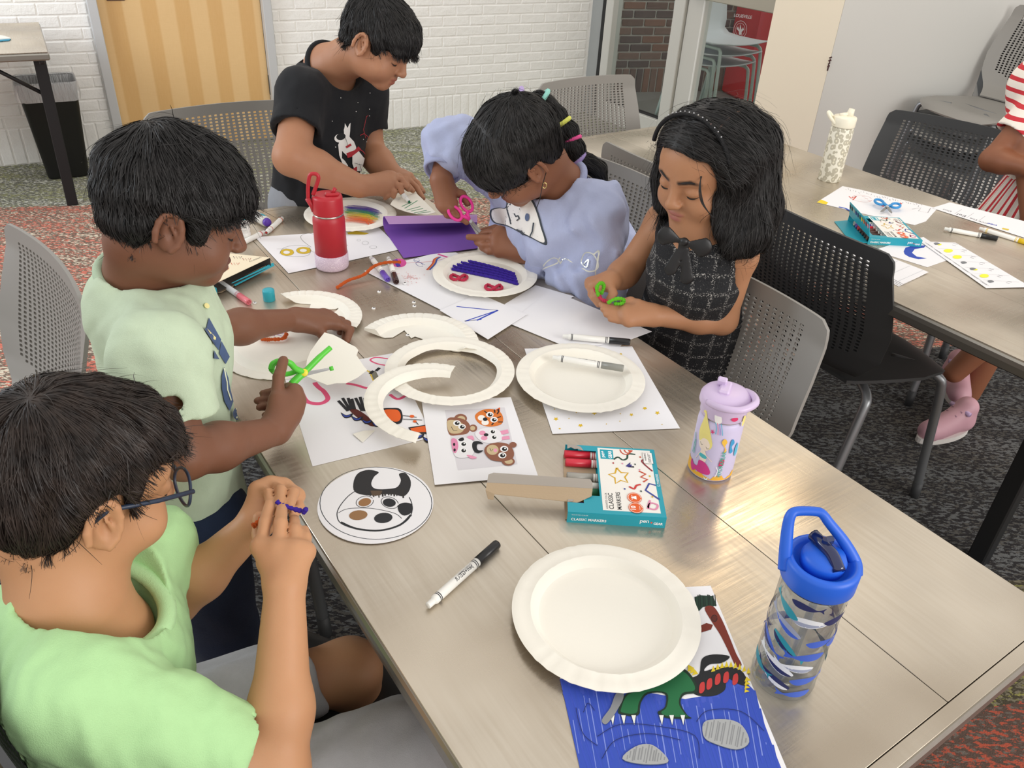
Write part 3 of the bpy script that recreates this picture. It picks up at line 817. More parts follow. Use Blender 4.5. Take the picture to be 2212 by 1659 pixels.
def head_prims(ear=True, nose=1.0, jaw=1.0, chub=0.0):
    P = [ell((0, -.012, .03), (.074, .093, .078), .01), ell((0, .026, -.034), (.059+chub*.3, .060, .070), .035), ell((0, .064, -.086), (.022, .018, .018), .03),
         ell((0, .050, .034), (.056, .038, .044), .03)]
    for s in (-1, 1):
        P += [ell((s*.038, .008, -.058), (.024+chub, .038, .032), .03), ell((s*.037, .056, -.044), (.026+chub, .025, .027), .022)]
    P += [ell((0, -.045, -.055), (.045, .04, .05), .03)]
    P += [sub(ell((s*.033, .101, -.004), (.019, .018, .015), .016)) for s in (-1, 1)]
    P += [cone((s*.012, .0855, .0165), (s*.047, .071, .017), .0055, .004, .012) for s in (-1, 1)]
    P += [ell((s*.032, .0735, -.005), (.0165, .0135, .0115), .004) for s in (-1, 1)]
    P += [cone((0, .082, .008), (0, .1005*nose, -.030), .0075, .0105, .010), ell((0, .1015*nose, -.0315), (.010, .009, .0085), .006)]
    P += [ell((s*.0105, .0945, -.0345), (.0075, .0085, .0065), .006) for s in (-1, 1)]
    P += [ell((0, .0850, -.0575), (.019, .0085, .0062), .007), ell((0, .0835, -.0685), (.016, .0085, .0068), .007)]
    P += [sub(cone((-.017, .0905, -.0628), (.017, .0905, -.0628), .0016, .0016, .004))]
    if ear:
        for s in (-1, 1):
            R = np.array(Euler((0.18, 0, s*-0.42)).to_matrix().transposed())
            P += [ell((s*.0775, -.010, -.014), (.0055, .0175, .030), .006, R)]
            pts = []
            for i in range(11):
                a = math.radians(-62+i*27); pts.append(Vector((s*(.080+.004*max(0, math.cos(a+2.6))), -.010-.018*math.cos(a+math.pi)*-1 if False else -.010+.0175*math.cos(a), -.014+.0305*math.sin(a)*(1.0 if math.sin(a) > 0 else 0.95))))
            for i in range(len(pts)-1): P += [cone(pts[i]+Vector((s*.003, 0, 0)), pts[i+1]+Vector((s*.003, 0, 0)), .0048, .0048, .003)]
            P += [sub(ell((s*.0905, -.008, -.014), (.0138, .0105, .0185), .003, R)), cone((s*.081, .002, -.020), (s*.083, -.008, -.004), .0030, .0026, .003)]
    return P
def head_matrix(pos, F, U, sc=1.0):
    F = Vector(F).normalized(); U = Vector(U); U = (U-F*U.dot(F)).normalized(); X = F.cross(U)
    return Matrix(((X.x*sc, F.x*sc, U.x*sc, pos[0]), (X.y*sc, F.y*sc, U.y*sc, pos[1]), (X.z*sc, F.z*sc, U.z*sc, pos[2]), (0, 0, 0, 1)))
def face_paint(M, lips, brow, nostril_shade):
    """(prim, colour, softness) spots in head space, moved to the world"""
    out = []
    out.append((ell((0, .086, -.0575), (.0195, .012, .0050)), lips, .002)); out.append((ell((0, .0845, -.0680), (.0165, .012, .0058)), lips, .002))
    for s in (-1, 1):
        out.append((cone((s*.013, .093, .0165), (s*.035, .088, .0215), .0042, .0040), brow, .0022)); out.append((cone((s*.035, .088, .0215), (s*.050, .074, .0165), .0038, .0022), brow, .0022))
        pass
        out.append((ell((s*.0105, .099, -.040), (.0035, .004, .002)), nostril_shade, .001))  # nostril openings: their shade painted on as dark spots
    return [(xf([p], M)[0], c, w) for p, c, w in out]
def colorize(V, base, spots, ruddy=()):
    C = np.tile(np.array([*lin(base), 1.0]), (len(V), 1)).astype(np.float32); X = V.astype(np.float32)
    for p, c, w in spots:
        lo, hi = pbox(p, w+0.003); m = ((X > lo) & (X < hi)).all(1)
        if not m.any(): continue
        d = pdist(p, X[m]); t = np.clip(0.5-d/(2*w), 0, 1)[:, None]; cc = np.array([*lin(c), 1.0]); C[m] = C[m]*(1-t)+cc*t
    return C
def hand(P, wrist, fingers, thumb, r=0.0068, palm=0.0125, k=0.0028):
    w = Vector(wrist); kn = [Vector(f[0]) for f in fingers]
    for i, q in enumerate(kn): P.append(cone(w+(q-w)*0.12, q, palm*1.15, palm*0.80, 0.012))
    for i in range(len(kn)-1): P.append(cone(kn[i], kn[i+1], palm*0.78, palm*0.76, 0.006))
    if thumb: P.append(cone(w+(Vector(thumb[0])-w)*0.25, thumb[0], palm*1.1, palm*0.85, 0.012))
    for j, f in enumerate(fingers):
        sc = (1.0, 1.04, 0.98, 0.86)[j] if len(fingers) == 4 else 1.0
        for i in range(len(f)-1):
            P.append(cone(f[i], f[i+1], r*sc*(1.12-0.09*i), r*sc*(1.06-0.09*(i+1)), k))
    if thumb:
        for i in range(len(thumb)-1): P.append(cone(thumb[i], thumb[i+1], r*(1.35-0.13*i), r*(1.22-0.13*i), k))
def limb(P, a, b, ra, rb, bulge=None, k=0.02):
    a, b = Vector(a), Vector(b)
    if bulge: 
        m = a.lerp(b, 0.35); P.append(cone(a, m, ra, bulge, k)); P.append(cone(m, b, bulge, rb, k))
    else: P.append(cone(a, b, ra, rb, k))
def ribbons(name, strands, width, m, parent, taper=0.35):
    """strands: list of (points Nx3, side normals Nx3)"""
    V = []; Q = []; o = 0
    for pts, nr in strands:
        pts = np.asarray(pts); n = len(pts); t = np.gradient(pts, axis=0); sd = np.cross(t, nr); sd /= (np.linalg.norm(sd, axis=1, keepdims=True)+1e-9); sd = sd+np.asarray(nr)*random.uniform(-.9, .9); sd /= (np.linalg.norm(sd, axis=1, keepdims=True)+1e-9)
        w = width*(1-(1-taper)*np.linspace(0, 1, n)**2)[:, None]*random.uniform(.7, 1.25)
        V.append(pts-sd*w); V.append(pts+sd*w)
        i = np.arange(n-1)+o; Q.append(np.stack([i, i+1, i+1+n, i+n], 1)); o += 2*n
    o = np_mesh(name, np.concatenate(V), np.concatenate(Q), m, parent); o['kind'] = 'stuff'; return o
def groom(V, Q, count, flow, steps, step, lift, rs, root_ok=None, free=None, jitter=0.15, gravity=0.0, start=0.4, over=2):
    """strands that start on the hair surface and follow flow(p, n) -> dir"""
    bvh = BVHTree.FromPolygons([tuple(v) for v in V], [tuple(q) for q in Q])
    r = np.random.RandomState(rs); ids = r.permutation(len(V)); out = []
    for i in ids:
        if len(out) >= count: break
        p = Vector(V[i])
        if root_ok and not root_ok(p): continue
        loc, nr, _, _ = bvh.find_nearest(p)
        if nr is None: continue
        pts, ns = [], []; loose = False; left = over; d = None; L = r.uniform(0.6, 1.0)
        cur = Vector(loc); n = Vector(nr)
        j = Vector(r.normal(size=3))*jitter; lf = lift*r.uniform(start, 1.3)
        for s in range(steps):
            pts.append(cur+n*(lf*(0.15+0.85*s/steps))); ns.append(n)
            f = flow(cur, n)+j
            if gravity: f = f+Vector((0, 0, -gravity*s/steps))
            f = f-n*f.dot(n)*(0.0 if loose else 1.0)
            if f.length < 1e-6: break
            f.normalize(); d = f if d is None else (d*0.5+f*0.5).normalized()
            nxt = cur+d*step*L
            if not loose:
                loc, nr2, _, dist = bvh.find_nearest(nxt)
                if dist is not None and dist < step*0.6: nxt = Vector(loc); n = (n*0.4+Vector(nr2)*0.6).normalized()
                else: loose = True
            if loose:
                left -= 1
                if left < 0: break
            cur = nxt
        if len(pts) > 2: out.append((np.array([tuple(q) for q in pts]), np.array([tuple(q) for q in ns])))
    return out
def piecewise(x, pts):
    return np.interp(x, [p[0] for p in pts], [p[1] for p in pts])
def project_decal(name, items, M, target, parent, off=0.0012, maxd=0.25, sub_=0.006, back=0.0):
    """items: list of (polygon 2-D points, material); each is cut fine, dropped along -z of M onto the target mesh and laid just above it"""
    me = target.data; Mw = target.matrix_world
    V = np.empty(len(me.vertices)*3, dtype=np.float32); me.vertices.foreach_get('co', V); V = V.reshape(-1, 3)
    bvh = BVHTree.FromPolygons([tuple(v) for v in V], [tuple(p.vertices) for p in me.polygons])
    b = MB(); zdir = -Vector((M[0][2], M[1][2], M[2][2])); lay = 0
    for poly, m in items:
        lay += 1; b.use(m)
        bm = bmesh.new(); vs = [bm.verts.new((x, y, 0)) for x, y in poly]
        try: f = bm.faces.new(vs)
        except ValueError: bm.free(); continue
        bmesh.ops.triangulate(bm, faces=bm.faces[:])
        for _ in range(5):
            es = [e for e in bm.edges if e.calc_length() > sub_]
            if not es: break
            bmesh.ops.subdivide_edges(bm, edges=es, cuts=1); bmesh.ops.triangulate(bm, faces=bm.faces[:])
        pts = []; good = []
        for v in bm.verts:
            p = M @ Vector((v.co.x, v.co.y, 0)); hit, n, _, dd = bvh.ray_cast(p-zdir*back, zdir, maxd)
            if hit is None: pts.append(p); good.append(False)
            else: pts.append(hit+n*(off+0.00025*lay)); good.append(True)
        bm.verts.index_update()
        b.add(pts, [tuple(v.index for v in f.verts) for f in bm.faces if all(good[v.index] for v in f.verts)], True); bm.free()
    return b.build(name, None, parent, recalc=False) if b.f else None
def stroke(pts, w):
    """2-D polyline with width -> list of quads"""
    out = []
    for i in range(len(pts)-1):
        a, b = Vector((*pts[i], 0)), Vector((*pts[i+1], 0)); d = b-a
        if d.length < 1e-7: continue
        d.normalize(); n = Vector((-d.y, d.x, 0))*w/2; e = d*w*0.3
        out.append([tuple((a-n-e)[:2]), tuple((b-n+e)[:2]), tuple((b+n+e)[:2]), tuple((a+n-e)[:2])])
    return out
def oval(cx, cy, rx, ry, n=20, rot=0.0):
    c, s = math.cos(rot), math.sin(rot)
    return [(cx+rx*math.cos(2*math.pi*i/n)*c-ry*math.sin(2*math.pi*i/n)*s, cy+rx*math.cos(2*math.pi*i/n)*s+ry*math.sin(2*math.pi*i/n)*c) for i in range(n)]
# ------------------------------------------------------------------ paper, plates, drawing helpers
_TXT = {}
def text2d(s, bold=0.0):
    if (s, bold) not in _TXT:
        cu = bpy.data.curves.new('t', 'FONT'); cu.body = s; cu.size = 1.0; cu.offset = bold; cu.resolution_u = 3
        ob = bpy.data.objects.new('t', cu); COL.objects.link(ob)
        me = bpy.data.meshes.new_from_object(ob); bm = bmesh.new(); bm.from_mesh(me); bmesh.ops.triangulate(bm, faces=bm.faces[:])
        vs = [(v.co.x, v.co.y) for v in bm.verts]; bm.verts.index_update(); fs = [tuple(v.index for v in f.verts) for f in bm.faces]; bm.free()
        bpy.data.objects.remove(ob); bpy.data.curves.remove(cu); bpy.data.meshes.remove(me)
        x0 = min(v[0] for v in vs); x1 = max(v[0] for v in vs); y0 = min(v[1] for v in vs); y1 = max(v[1] for v in vs)
        _TXT[(s, bold)] = ([((x-x0)/(x1-x0), (y-y0)/(x1-x0)) for x, y in vs], fs, (y1-y0)/(x1-x0))
    return _TXT[(s, bold)]
class Draw:
    """flat marks on a plane; points are given on the photograph and land on the plane z (or any map fn)"""
    def __init__(s, z=None, fn=None, step=0.00002): s.b = MB(); s.z = z; s.fn = fn or (lambda x, y: at(x, y, s.z)); s.k = 0; s.step = step; s.up = Vector((0, 0, 1))
    def _p(s, pts): return [Vector(s.fn(*p))+s.up*(s.step*s.k) for p in pts]
    def fill(s, pts, col, rough=.8):
        s.k += 1; s.b.use(flat(col, rough)); s.b.poly(s._p(pts)); return s
    def blob(s, pts, col, n=4): return s.fill([(p.x, p.y) for p in smooth_path([(x, y, 0) for x, y in pts], n, True)], col)
    def line(s, pts, w, col, smooth=0, closed=False, rough=.8, same=False):
        s.k += 0 if same else 1; s.b.use(flat(col, rough))
        if smooth: pts = [(p.x, p.y) for p in smooth_path([(x, y, 0) for x, y in pts], smooth, closed)]
        if closed: pts = list(pts)+[pts[0]]
        P = s._p(pts); up = s.up
        vs = []; n = len(P)
        for i in range(n):
            t = P[min(i+1, n-1)]-P[max(i-1, 0)]
            if t.length < 1e-9: t = Vector((1, 0, 0))
            sd = t.cross(up).normalized()*w/2; vs += [P[i]-sd, P[i]+sd]
        s.b.add(vs, [(2*i, 2*i+1, 2*i+3, 2*i+2) for i in range(n-1)]); return s
    def oval(s, cx, cy, rx, ry, col, rot=0.0, n=20): return s.fill(oval(cx, cy, rx, ry, n, rot), col)
    def text(s, t, p0, p1, col, hs=1.0, bold=0.0, flip=False):
        """text whose baseline runs p0 -> p1"""
        s.k += 1; v, f, asp = text2d(t, bold); a, b = Vector(s.fn(*p0)), Vector(s.fn(*p1)); X = b-a; L = X.length; Y = s.up.cross(X)*hs*(-1 if flip else 1)
        s.b.use(flat(col)); o = s.up*(s.step*s.k); s.b.add([a+X*x+Y*y+o for x, y in v], f); return s
    def hatch(s, poly, n, w, col, ang=0.0, gap=0.0, seed=0):
        """parallel marker strokes across a px polygon"""
        r = random.Random(seed); c, sn = math.cos(ang), math.sin(ang); R = [(x*c+y*sn, -x*sn+y*c) for x, y in poly]
        y0, y1 = min(q[1] for q in R), max(q[1] for q in R); s.k += 1
        for i in range(n):
            y = y0+(y1-y0)*(i+.5)/n+r.uniform(-.3, .3)*(y1-y0)/n; xs = []
            for j in range(len(R)):
                a, b = R[j-1], R[j]
                if (a[1]-y)*(b[1]-y) < 0: xs.append(a[0]+(b[0]-a[0])*(y-a[1])/(b[1]-a[1]))
            xs.sort()
            for k in range(0, len(xs)-1, 2):
                u0, u1 = xs[k]+r.uniform(0, gap), xs[k+1]-r.uniform(0, gap)
                s.k += .04
                if u1 > u0: s.line([(u0*c-y*sn, u0*sn+y*c), (u1*c-y*sn, u1*sn+y*c)], w*r.uniform(.6, 1.2), col, same=True)
        return s
    def build(s, name, parent, local=True):
        o = s.b.build(name, None, None, recalc=False); o.parent = parent
        o.matrix_parent_inverse = parent.matrix_world.inverted() if parent.type == 'MESH' else Matrix.Translation(parent.location).inverted(); return o
M_PAPER = mat('white_paper', '#eeedf0', .85, bump=.03, bscale=60)
M_PLATE = mat('paper_plate_card', '#f1ede2', .6, bump=.05, bscale=250)
def paper(name, label, pts, k, cat='paper', m=None, group='papers on the tables', curl=None, n=10):
    """sheet lying flat: k is its level in the pile"""
    z = TZ+.0009*k; P = [at(x, y, z) for x, y in pts]; b = MB().use(m or M_PAPER)
    b.prism([p-Vector((0, 0, .0005)) for p in P], (0, 0, .0005))
    o = b.build(name); tag(o, label, cat, group); o['_z'] = z; return o, z+.00012
def plate_mesh(r0=None, ts=(0, 2*math.pi), R=.117, nt=120, seed=0, flute=True, r1=None):
    prof = [0, .02, .05, .074, .0795, .083, .087, .0905, .094, .097, .1005, .106, .1115, .115, .117]
    def zz(r):
        return float(np.interp(r, [0, .079, .083, .087, .0905, .094, .0965, .100, .112, .117], [.0012, .0012, .0024, .0075, .0118, .0138, .0134, .0128, .0132, .0120]))
    rnd = random.Random(seed); ph = [rnd.uniform(0, 6.28) for _ in range(4)]
    full = abs(ts[1]-ts[0]-2*math.pi) < 1e-6
    n = nt if full else max(8, int(nt*(ts[1]-ts[0])/(2*math.pi))*1)
    bm = bmesh.new(); rows = []
    for i in range(n if full else n+1):
        a = ts[0]+(ts[1]-ts[0])*i/n; ra = r0(a) if r0 else 0.0; rb = r1(a) if r1 else R; row = []
        for r in prof:
            rr = max(ra, min(r, rb)) if r1 is None else min(max(r, ra), rb)
            fl = 0.0
            if flute and rr > .080:
                s_ = min(1, (rr-.080)/.02); c = math.cos(a*44+1.5*math.sin(a*3+ph[0])); fl = .0011*s_*(-1 if c > .80 else .12*math.sin(a*9+ph[1]))
            row.append(bm.verts.new((rr*math.cos(a), rr*math.sin(a), zz(rr)+fl)))
        rows.append(row)
    m = len(rows)
    for i in range(m if full else m-1):
        A, B = rows[i], rows[(i+1) % m]
        for j in range(len(prof)-1):
            try: bm.faces.new((A[j], B[j], B[j+1], A[j+1]))
            except ValueError: pass
    bmesh.ops.remove_doubles(bm, verts=bm.verts[:], dist=1e-5); bmesh.ops.dissolve_degenerate(bm, edges=bm.edges[:], dist=1e-6); bm.normal_update()
    bmesh.ops.solidify(bm, geom=bm.faces[:], thickness=-.0008); bmesh.ops.recalc_face_normals(bm, faces=bm.faces)
    me = bpy.data.meshes.new('paper_plate'); bm.to_mesh(me); bm.free(); me.materials.append(M_PLATE)
    me.polygons.foreach_set('use_smooth', [True]*len(me.polygons)); me.set_sharp_from_angle(angle=.6); return me
PLATE = plate_mesh()
def plate(name, label, px, py, z=0.0, rot=0.0, me=None, tilt=(0, 0), cat='plate', group='paper plates and plate pieces', flipped=False):
    o = link(name, me or PLATE); P = at(px, py, TZ+z+.012); o.location = (P.x, P.y, TZ+z+(.0135 if flipped else 0))
    o.rotation_euler = (tilt[0]+(math.pi if flipped else 0), tilt[1], rot); tag(o, label, cat, group); bpy.context.view_layer.update(); return o
def cut_plate(px, py, poly, z=0.0, flute=True, **kw):
    """plate piece whose inner edge follows a cut line traced as points"""
    C = at(px, py, TZ+.012+z); L = [at(x, y, TZ+.012+z)-C for x, y in poly]; A = []
    a_prev = None
    for q in L:
        a = math.atan2(q.y, q.x)
        if a_prev is not None:
            while a-a_prev > math.pi: a -= 2*math.pi
            while a-a_prev < -math.pi: a += 2*math.pi
        A.append(a); a_prev = a
    t0, t1 = min(A[0], A[-1]), max(A[0], A[-1])
    def r0(t):
        best = None; d = (math.cos(t), math.sin(t))
        for p, q in zip(L, L[1:]):
            ex, ey = q.x-p.x, q.y-p.y; det = d[0]*-ey+d[1]*ex
            if abs(det) < 1e-12: continue
            r = (p.x*-ey+p.y*ex)/det; s = (d[0]*p.y-d[1]*p.x)/det
            if -1e-3 <= s <= 1.001 and r > 0: best = r if best is None else max(best, r)
        return min(best if best is not None else .11, .1165)
    return plate_mesh(r0, (t0, t1), nt=260, flute=flute)
def zat(base, py):
    """height above base at which the picture row is py"""
    lo, hi = 0.0, .6
    for _ in range(40):
        m = (lo+hi)/2; v = Vector((base.x, base.y, base.z+m))-CAM; y = 829.5+F_PX*v.dot(CD)/v.dot(CF)
        if y > py: lo = m
        else: hi = m
    return (lo+hi)/2

# ------------------------------------------------------------------ sheets on the long table
o, z = paper('drawing_sheet', 'white sheet with a bug, pink letters and orange blocks drawn on it', [(675, 1007), (935, 944), (848, 763), (612, 806)], 1)
d = Draw(z)
K, PK, OR, BL, MR = '#1b1b20', '#e2557f', '#e2601f', '#2f46a8', '#5a2019'
d.line([(648, 838), (662, 866), (690, 872), (708, 862), (700, 846), (690, 838), (682, 830), (680, 826)], .0085, PK, 5)
d.line([(748, 828), (770, 832), (790, 838), (812, 842)], .006, PK, 4); d.line([(838, 775), (812, 772), (800, 778), (816, 786), (840, 790)], .0035, PK, 4); d.line([(842, 852), (858, 862), (874, 856), (884, 846)], .006, PK, 4)
d.fill([(797, 801), (812, 802), (820, 818), (808, 822), (800, 812)], '#7c7a6c'); d.line([(793, 800), (800, 806), (806, 822), (824, 814)], .0025, '#e8c63a')
for x in (803, 816): d.line([(x-4, 808-(x-803)*.5), (x+4, 801-(x-803)*.5)], .006, K)
d.fill([(822, 820), (836, 814), (842, 822), (826, 830)], MR)
d.blob([(752, 880), (766, 882), (790, 896), (806, 912), (812, 920), (800, 920), (780, 908), (760, 892)], MR)
for i in range(9):
    x, y = 736+i*22, 895+i*6.4
    d.blob([(x, y-4), (x+12, y+2), (x+26, y-2), (x+22, y+6), (x+8, y+8)], K, 3); d.blob([(x+3, y-1), (x+12, y+3.5), (x+22, y+.5), (x+18, y+5), (x+9, y+6)], BL, 3)
for (x0, y0, x1, y1) in ((752, 888, 731, 866), (756, 886, 740, 860), (760, 884, 752, 860), (766, 884, 760, 862), (782, 888, 768, 860), (786, 888, 778, 858), (790, 888, 788, 860)): d.line([(x0, y0), (x1, y1)], .0052, K)
d.blob([(826, 884), (846, 882), (864, 884), (870, 900), (866, 914), (852, 916), (838, 906), (830, 896)], K); d.blob([(830, 887), (848, 885), (861, 888), (866, 900), (862, 910), (850, 911), (838, 902)], OR)
d.fill([(882, 924), (922, 918), (926, 938), (890, 938)], K); d.fill([(886, 926), (920, 920), (923, 934), (892, 935)], OR)
for (a, b, c_, e) in ((870, 898, 900, 902), (870, 906, 912, 908), (896, 910, 904, 918)): d.line([(a, b), (c_, e)], .0014, K)
d.oval(890, 900, 5, 3, OR); d.oval(896, 911, 4, 2.6, OR); d.build('marker_drawing', o)
o, z = paper('printed_sheet', 'white sheet printed with five paper plate animal faces', [(910.4, 865), (1103.5, 858), (1162, 1027), (939, 1047)], 3)
d = Draw(z)
d.fill([(961, 886), (1090, 880), (1118, 1003), (989, 1016)], '#dcd9de')
BR, TN = '#8d5a45', '#c9b48e'
def eye(x, y, r=6.5): d.oval(x, y, r*1.35, r, '#f2f2f2'); d.oval(x+.6, y+.4, r*.85, r*.66, '#141414'); d.oval(x+2, y-1, r*.3, r*.24, '#ffffff')
d.oval(995, 904, 14, 10, BR); d.oval(996, 905, 9, 6.5, TN); d.oval(1022, 925, 9, 8, BR); d.oval(1021, 925, 5.5, 5, TN)
d.blob([(966, 906), (985, 902), (1006, 908), (1016, 922), (1010, 936), (990, 940), (970, 938)], BR); d.blob([(966, 910), (984, 908), (1000, 916), (1002, 928), (992, 936), (971, 934)], TN); eye(987, 914, 6); eye(998, 922, 6); d.line([(975, 922), (980, 930), (988, 930)], .0008, K, 3)
d.fill([(1066, 888), (1080, 880), (1080, 894)], OR); d.fill([(1069, 888), (1078, 883), (1078, 891)], K)
d.blob([(1026, 898), (1042, 886), (1064, 884), (1082, 892), (1087, 908), (1080, 918), (1056, 922), (1034, 914)], '#d9762c'); d.oval(1040, 903, 8, 6, '#f3efe9'); d.oval(1048, 913, 8, 6, '#f3efe9'); d.oval(1048, 906, 5, 4, K); eye(1058, 896, 6); eye(1067, 907, 6)
for q in ([(1046, 888), (1052, 893)], [(1068, 885), (1069, 892)], [(1082, 900), (1074, 903)], [(1086, 912), (1076, 912)], [(1062, 919), (1066, 914)], [(1078, 888), (1074, 895)]): d.line(q, .0022, K)
d.blob([(1026, 938), (1042, 926), (1068, 926), (1086, 938), (1084, 952), (1062, 958), (1040, 954)], '#ebe8ec'); d.fill([(1080, 932), (1097, 928), (1099, 936), (1084, 940)], '#e79ab8'); d.fill([(1084, 944), (1100, 942), (1101, 949), (1084, 951)], '#e79ab8'); d.oval(1042, 936, 7, 5, '#e79ab8'); d.oval(1046, 947, 7, 5, '#e79ab8'); d.oval(1050, 940, 5, 3.5, K); eye(1064, 933, 5.5); eye(1067, 945, 5.5)
d.blob([(978, 956), (1000, 946), (1020, 952), (1026, 970), (1018, 986), (996, 990), (982, 984)], '#e9e7ea'); d.blob([(975, 950), (986, 950), (990, 966), (984, 980), (978, 974)], '#e08cb0'); d.oval(981, 961, 2.5, 3.5, K); d.oval(982, 973, 2.5, 3.5, K); eye(1001, 960, 6); eye(1001, 974, 6); d.blob([(990, 950), (1000, 946), (1002, 952), (994, 954)], K, 3); d.blob([(1008, 946), (1020, 942), (1024, 952)], '#e79ab8', 3); d.blob([(1008, 984), (1022, 986), (1030, 990), (1018, 992)], '#e79ab8', 3)
d.blob([(1020, 966), (1022, 956), (1034, 954), (1044, 960), (1032, 960), (1030, 968), (1034, 974), (1044, 974), (1034, 980), (1024, 976)], K, 3)
d.oval(1108, 962, 8, 6, BR); d.oval(1098, 998, 14, 9, BR); d.oval(1099, 998, 9, 5.5, TN)
d.blob([(1046, 976), (1054, 962), (1078, 957), (1100, 962), (1110, 978), (1106, 992), (1086, 998), (1060, 994)], BR); d.oval(1064, 973, 13, 11, TN); d.oval(1070, 974, 4, 4, '#e79ab8'); eye(1089, 971, 6.5); eye(1085, 985, 6.5); d.line([(1058, 970), (1061, 976), (1065, 972)], .0008, K); d.build('animal_print', o)
o, z = paper('drawing_sheet', 'white sheet with small yellow stars under a plate and grey marker', [(1133, 753), (1365.5, 748), (1469, 925), (1193.6, 937)], 2)
d = Draw(z)
def star(d, x, y, r, col='#e0bb2c'): d.fill([(x+(r if i % 2 == 0 else r*.5)*math.cos(i*math.pi/5+.3), y+.72*(r if i % 2 == 0 else r*.5)*math.sin(i*math.pi/5+.3)) for i in range(10)], col)
for x, y, r in ((1201, 905, 6), (1245, 888, 6), (1284, 892, 6.5), (1254, 919, 6), (1364, 896, 5), (1393, 882, 5.5), (1420, 892, 6), (1341, 765, 3.6), (1209, 926, 3), (1306, 885, 3)): star(d, x, y, r)
for x, y in ((1229, 904), (1310, 916), (1339, 910), (1340, 894), (1430, 917), (1198, 884)): d.oval(x, y, 1.3, 1, '#d9b53a', n=8)
d.build('star_drawing', o)
# sheets under the near plate: monster picture
o, z = paper('drawing_sheet', 'colourful marker drawing of a green monster in blue water', [(1535, 1265), (1712, 1690), (1262, 1690), (1196, 1405), (1212, 1284)], 1)
d = Draw(z)
B1, B2, GR, RD, YL, GY = '#2f49b4', '#2a3f9e', '#1f6b3f', '#b8372f', '#e3c92e', '#8f9192'
sea = [(1209, 1466), (1240, 1470), (1300, 1488), (1340, 1492), (1400, 1496), (1480, 1510), (1540, 1500), (1560, 1470), (1600, 1462), (1628, 1490), (1650, 1560), (1680, 1640), (1700, 1690), (1262, 1690)]
d.fill(sea, '#4258bf'); d.hatch(sea, 85, .0034, '#3450b8', 1.35, 26, 1); d.hatch(sea, 40, .0022, '#3650bd', 1.25, 60, 2); d.hatch(sea, 26, .0012, '#7f90de', 1.4, 90, 5)
d.fill([(1500, 1290), (1514, 1286), (1540, 1288), (1548, 1308), (1534, 1312), (1520, 1310), (1508, 1322), (1502, 1306)], '#1c3a2c')
d.hatch([(1500, 1284), (1546, 1284), (1548, 1312), (1504, 1318)], 9, .0016, '#10241c', 1.5, 6, 4)
d.blob([(1522, 1314), (1540, 1310), (1556, 1332), (1574, 1372), (1590, 1412), (1602, 1436), (1590, 1440), (1576, 1412), (1556, 1372), (1538, 1344)], '#7a2f22'); d.fill([(1508, 1354), (1526, 1346), (1540, 1350), (1536, 1360), (1510, 1368)], '#7a2f22'); d.oval(1543, 1336, 7, 8, '#5e2219'); d.line(oval(1543, 1336, 6, 7, 14), .0006, K)
d.blob([(1488, 1470), (1510, 1456), (1516, 1424), (1540, 1414), (1576, 1418), (1560, 1432), (1532, 1436), (1522, 1450), (1560, 1440), (1600, 1448), (1616, 1478), (1600, 1480), (1570, 1466), (1566, 1490), (1540, 1504), (1500, 1500)], '#1f2124')
for i in range(9):
    x, y = 1536+i*9.5, 1452-3.2*math.sin(i*.45)*3; d.fill([(x, y), (x+9, y-2), (x+5, y-14)], YL)
for i in range(4): d.fill([(1612-i*1, 1462+i*9), (1622-i, 1470+i*8), (1608, 1473+i*8)], YL)
for i in range(3): d.fill([(1486+i*8, 1436+i*6), (1500+i*4, 1444+i*6), (1486+i*4, 1452+i*4)], YL)
for (x, y) in ((1516, 1484), (1532, 1476), (1550, 1466), (1568, 1462), (1588, 1466)): d.blob([(x-6, y+12), (x-4, y-6), (x+5, y-10), (x+6, y+6), (x, y+14)], '#c23b3a', 3)
d.blob([(1388, 1490), (1410, 1470), (1450, 1452), (1478, 1446), (1500, 1470), (1506, 1496), (1478, 1502), (1470, 1520), (1484, 1545), (1492, 1553), (1440, 1552), (1420, 1540), (1436, 1528), (1436, 1500), (1400, 1500), (1384, 1520), (1378, 1546), (1340, 1544), (1336, 1532), (1352, 1500)], '#15301f'); d.blob([(1392, 1490), (1412, 1474), (1450, 1457), (1475, 1451), (1495, 1472), (1500, 1492), (1474, 1498), (1466, 1520), (1478, 1542), (1484, 1549), (1444, 1548), (1428, 1540), (1440, 1528), (1440, 1498), (1398, 1496), (1380, 1518), (1374, 1541), (1344, 1540), (1342, 1530), (1356, 1502)], GR)
for x in (1322, 1346, 1368, 1428, 1450, 1474): d.fill([(x-5, 1546), (x+6, 1546), (x+2, 1568)], '#e9ece8'); d.line([(x-5, 1546), (x+2, 1568), (x+6, 1546)], .0006, K)
d.blob([(1330, 1500), (1346, 1492), (1346, 1510), (1336, 1530), (1322, 1552), (1308, 1566), (1300, 1556), (1318, 1530)], '#8b8d90')
for pts in ([(1518, 1566), (1534, 1556), (1576, 1556), (1604, 1570), (1618, 1604), (1590, 1620), (1540, 1606), (1520, 1592)], [(1344, 1640), (1372, 1614), (1404, 1609), (1430, 1626), (1442, 1648), (1390, 1652)]):
    d.blob([(x, y+1.5) for x, y in pts], '#55607a'); d.blob(pts, '#a9abac'); d.hatch(pts, 16, .0014, '#8c8e90', 1.75, 8, 6)
for q in ([(1290, 1592), (1340, 1566), (1420, 1570), (1500, 1590), (1510, 1640)], [(1300, 1640), (1330, 1600), (1400, 1586), (1470, 1600)], [(1504, 1560), (1530, 1536), (1600, 1538), (1650, 1580)], [(1244, 1530), (1250, 1560), (1262, 1590), (1290, 1612)], [(1260, 1540), (1270, 1520), (1284, 1536)]): d.line(q, .0008, '#1d2a66', 5)
d.build('marker_drawing', o)
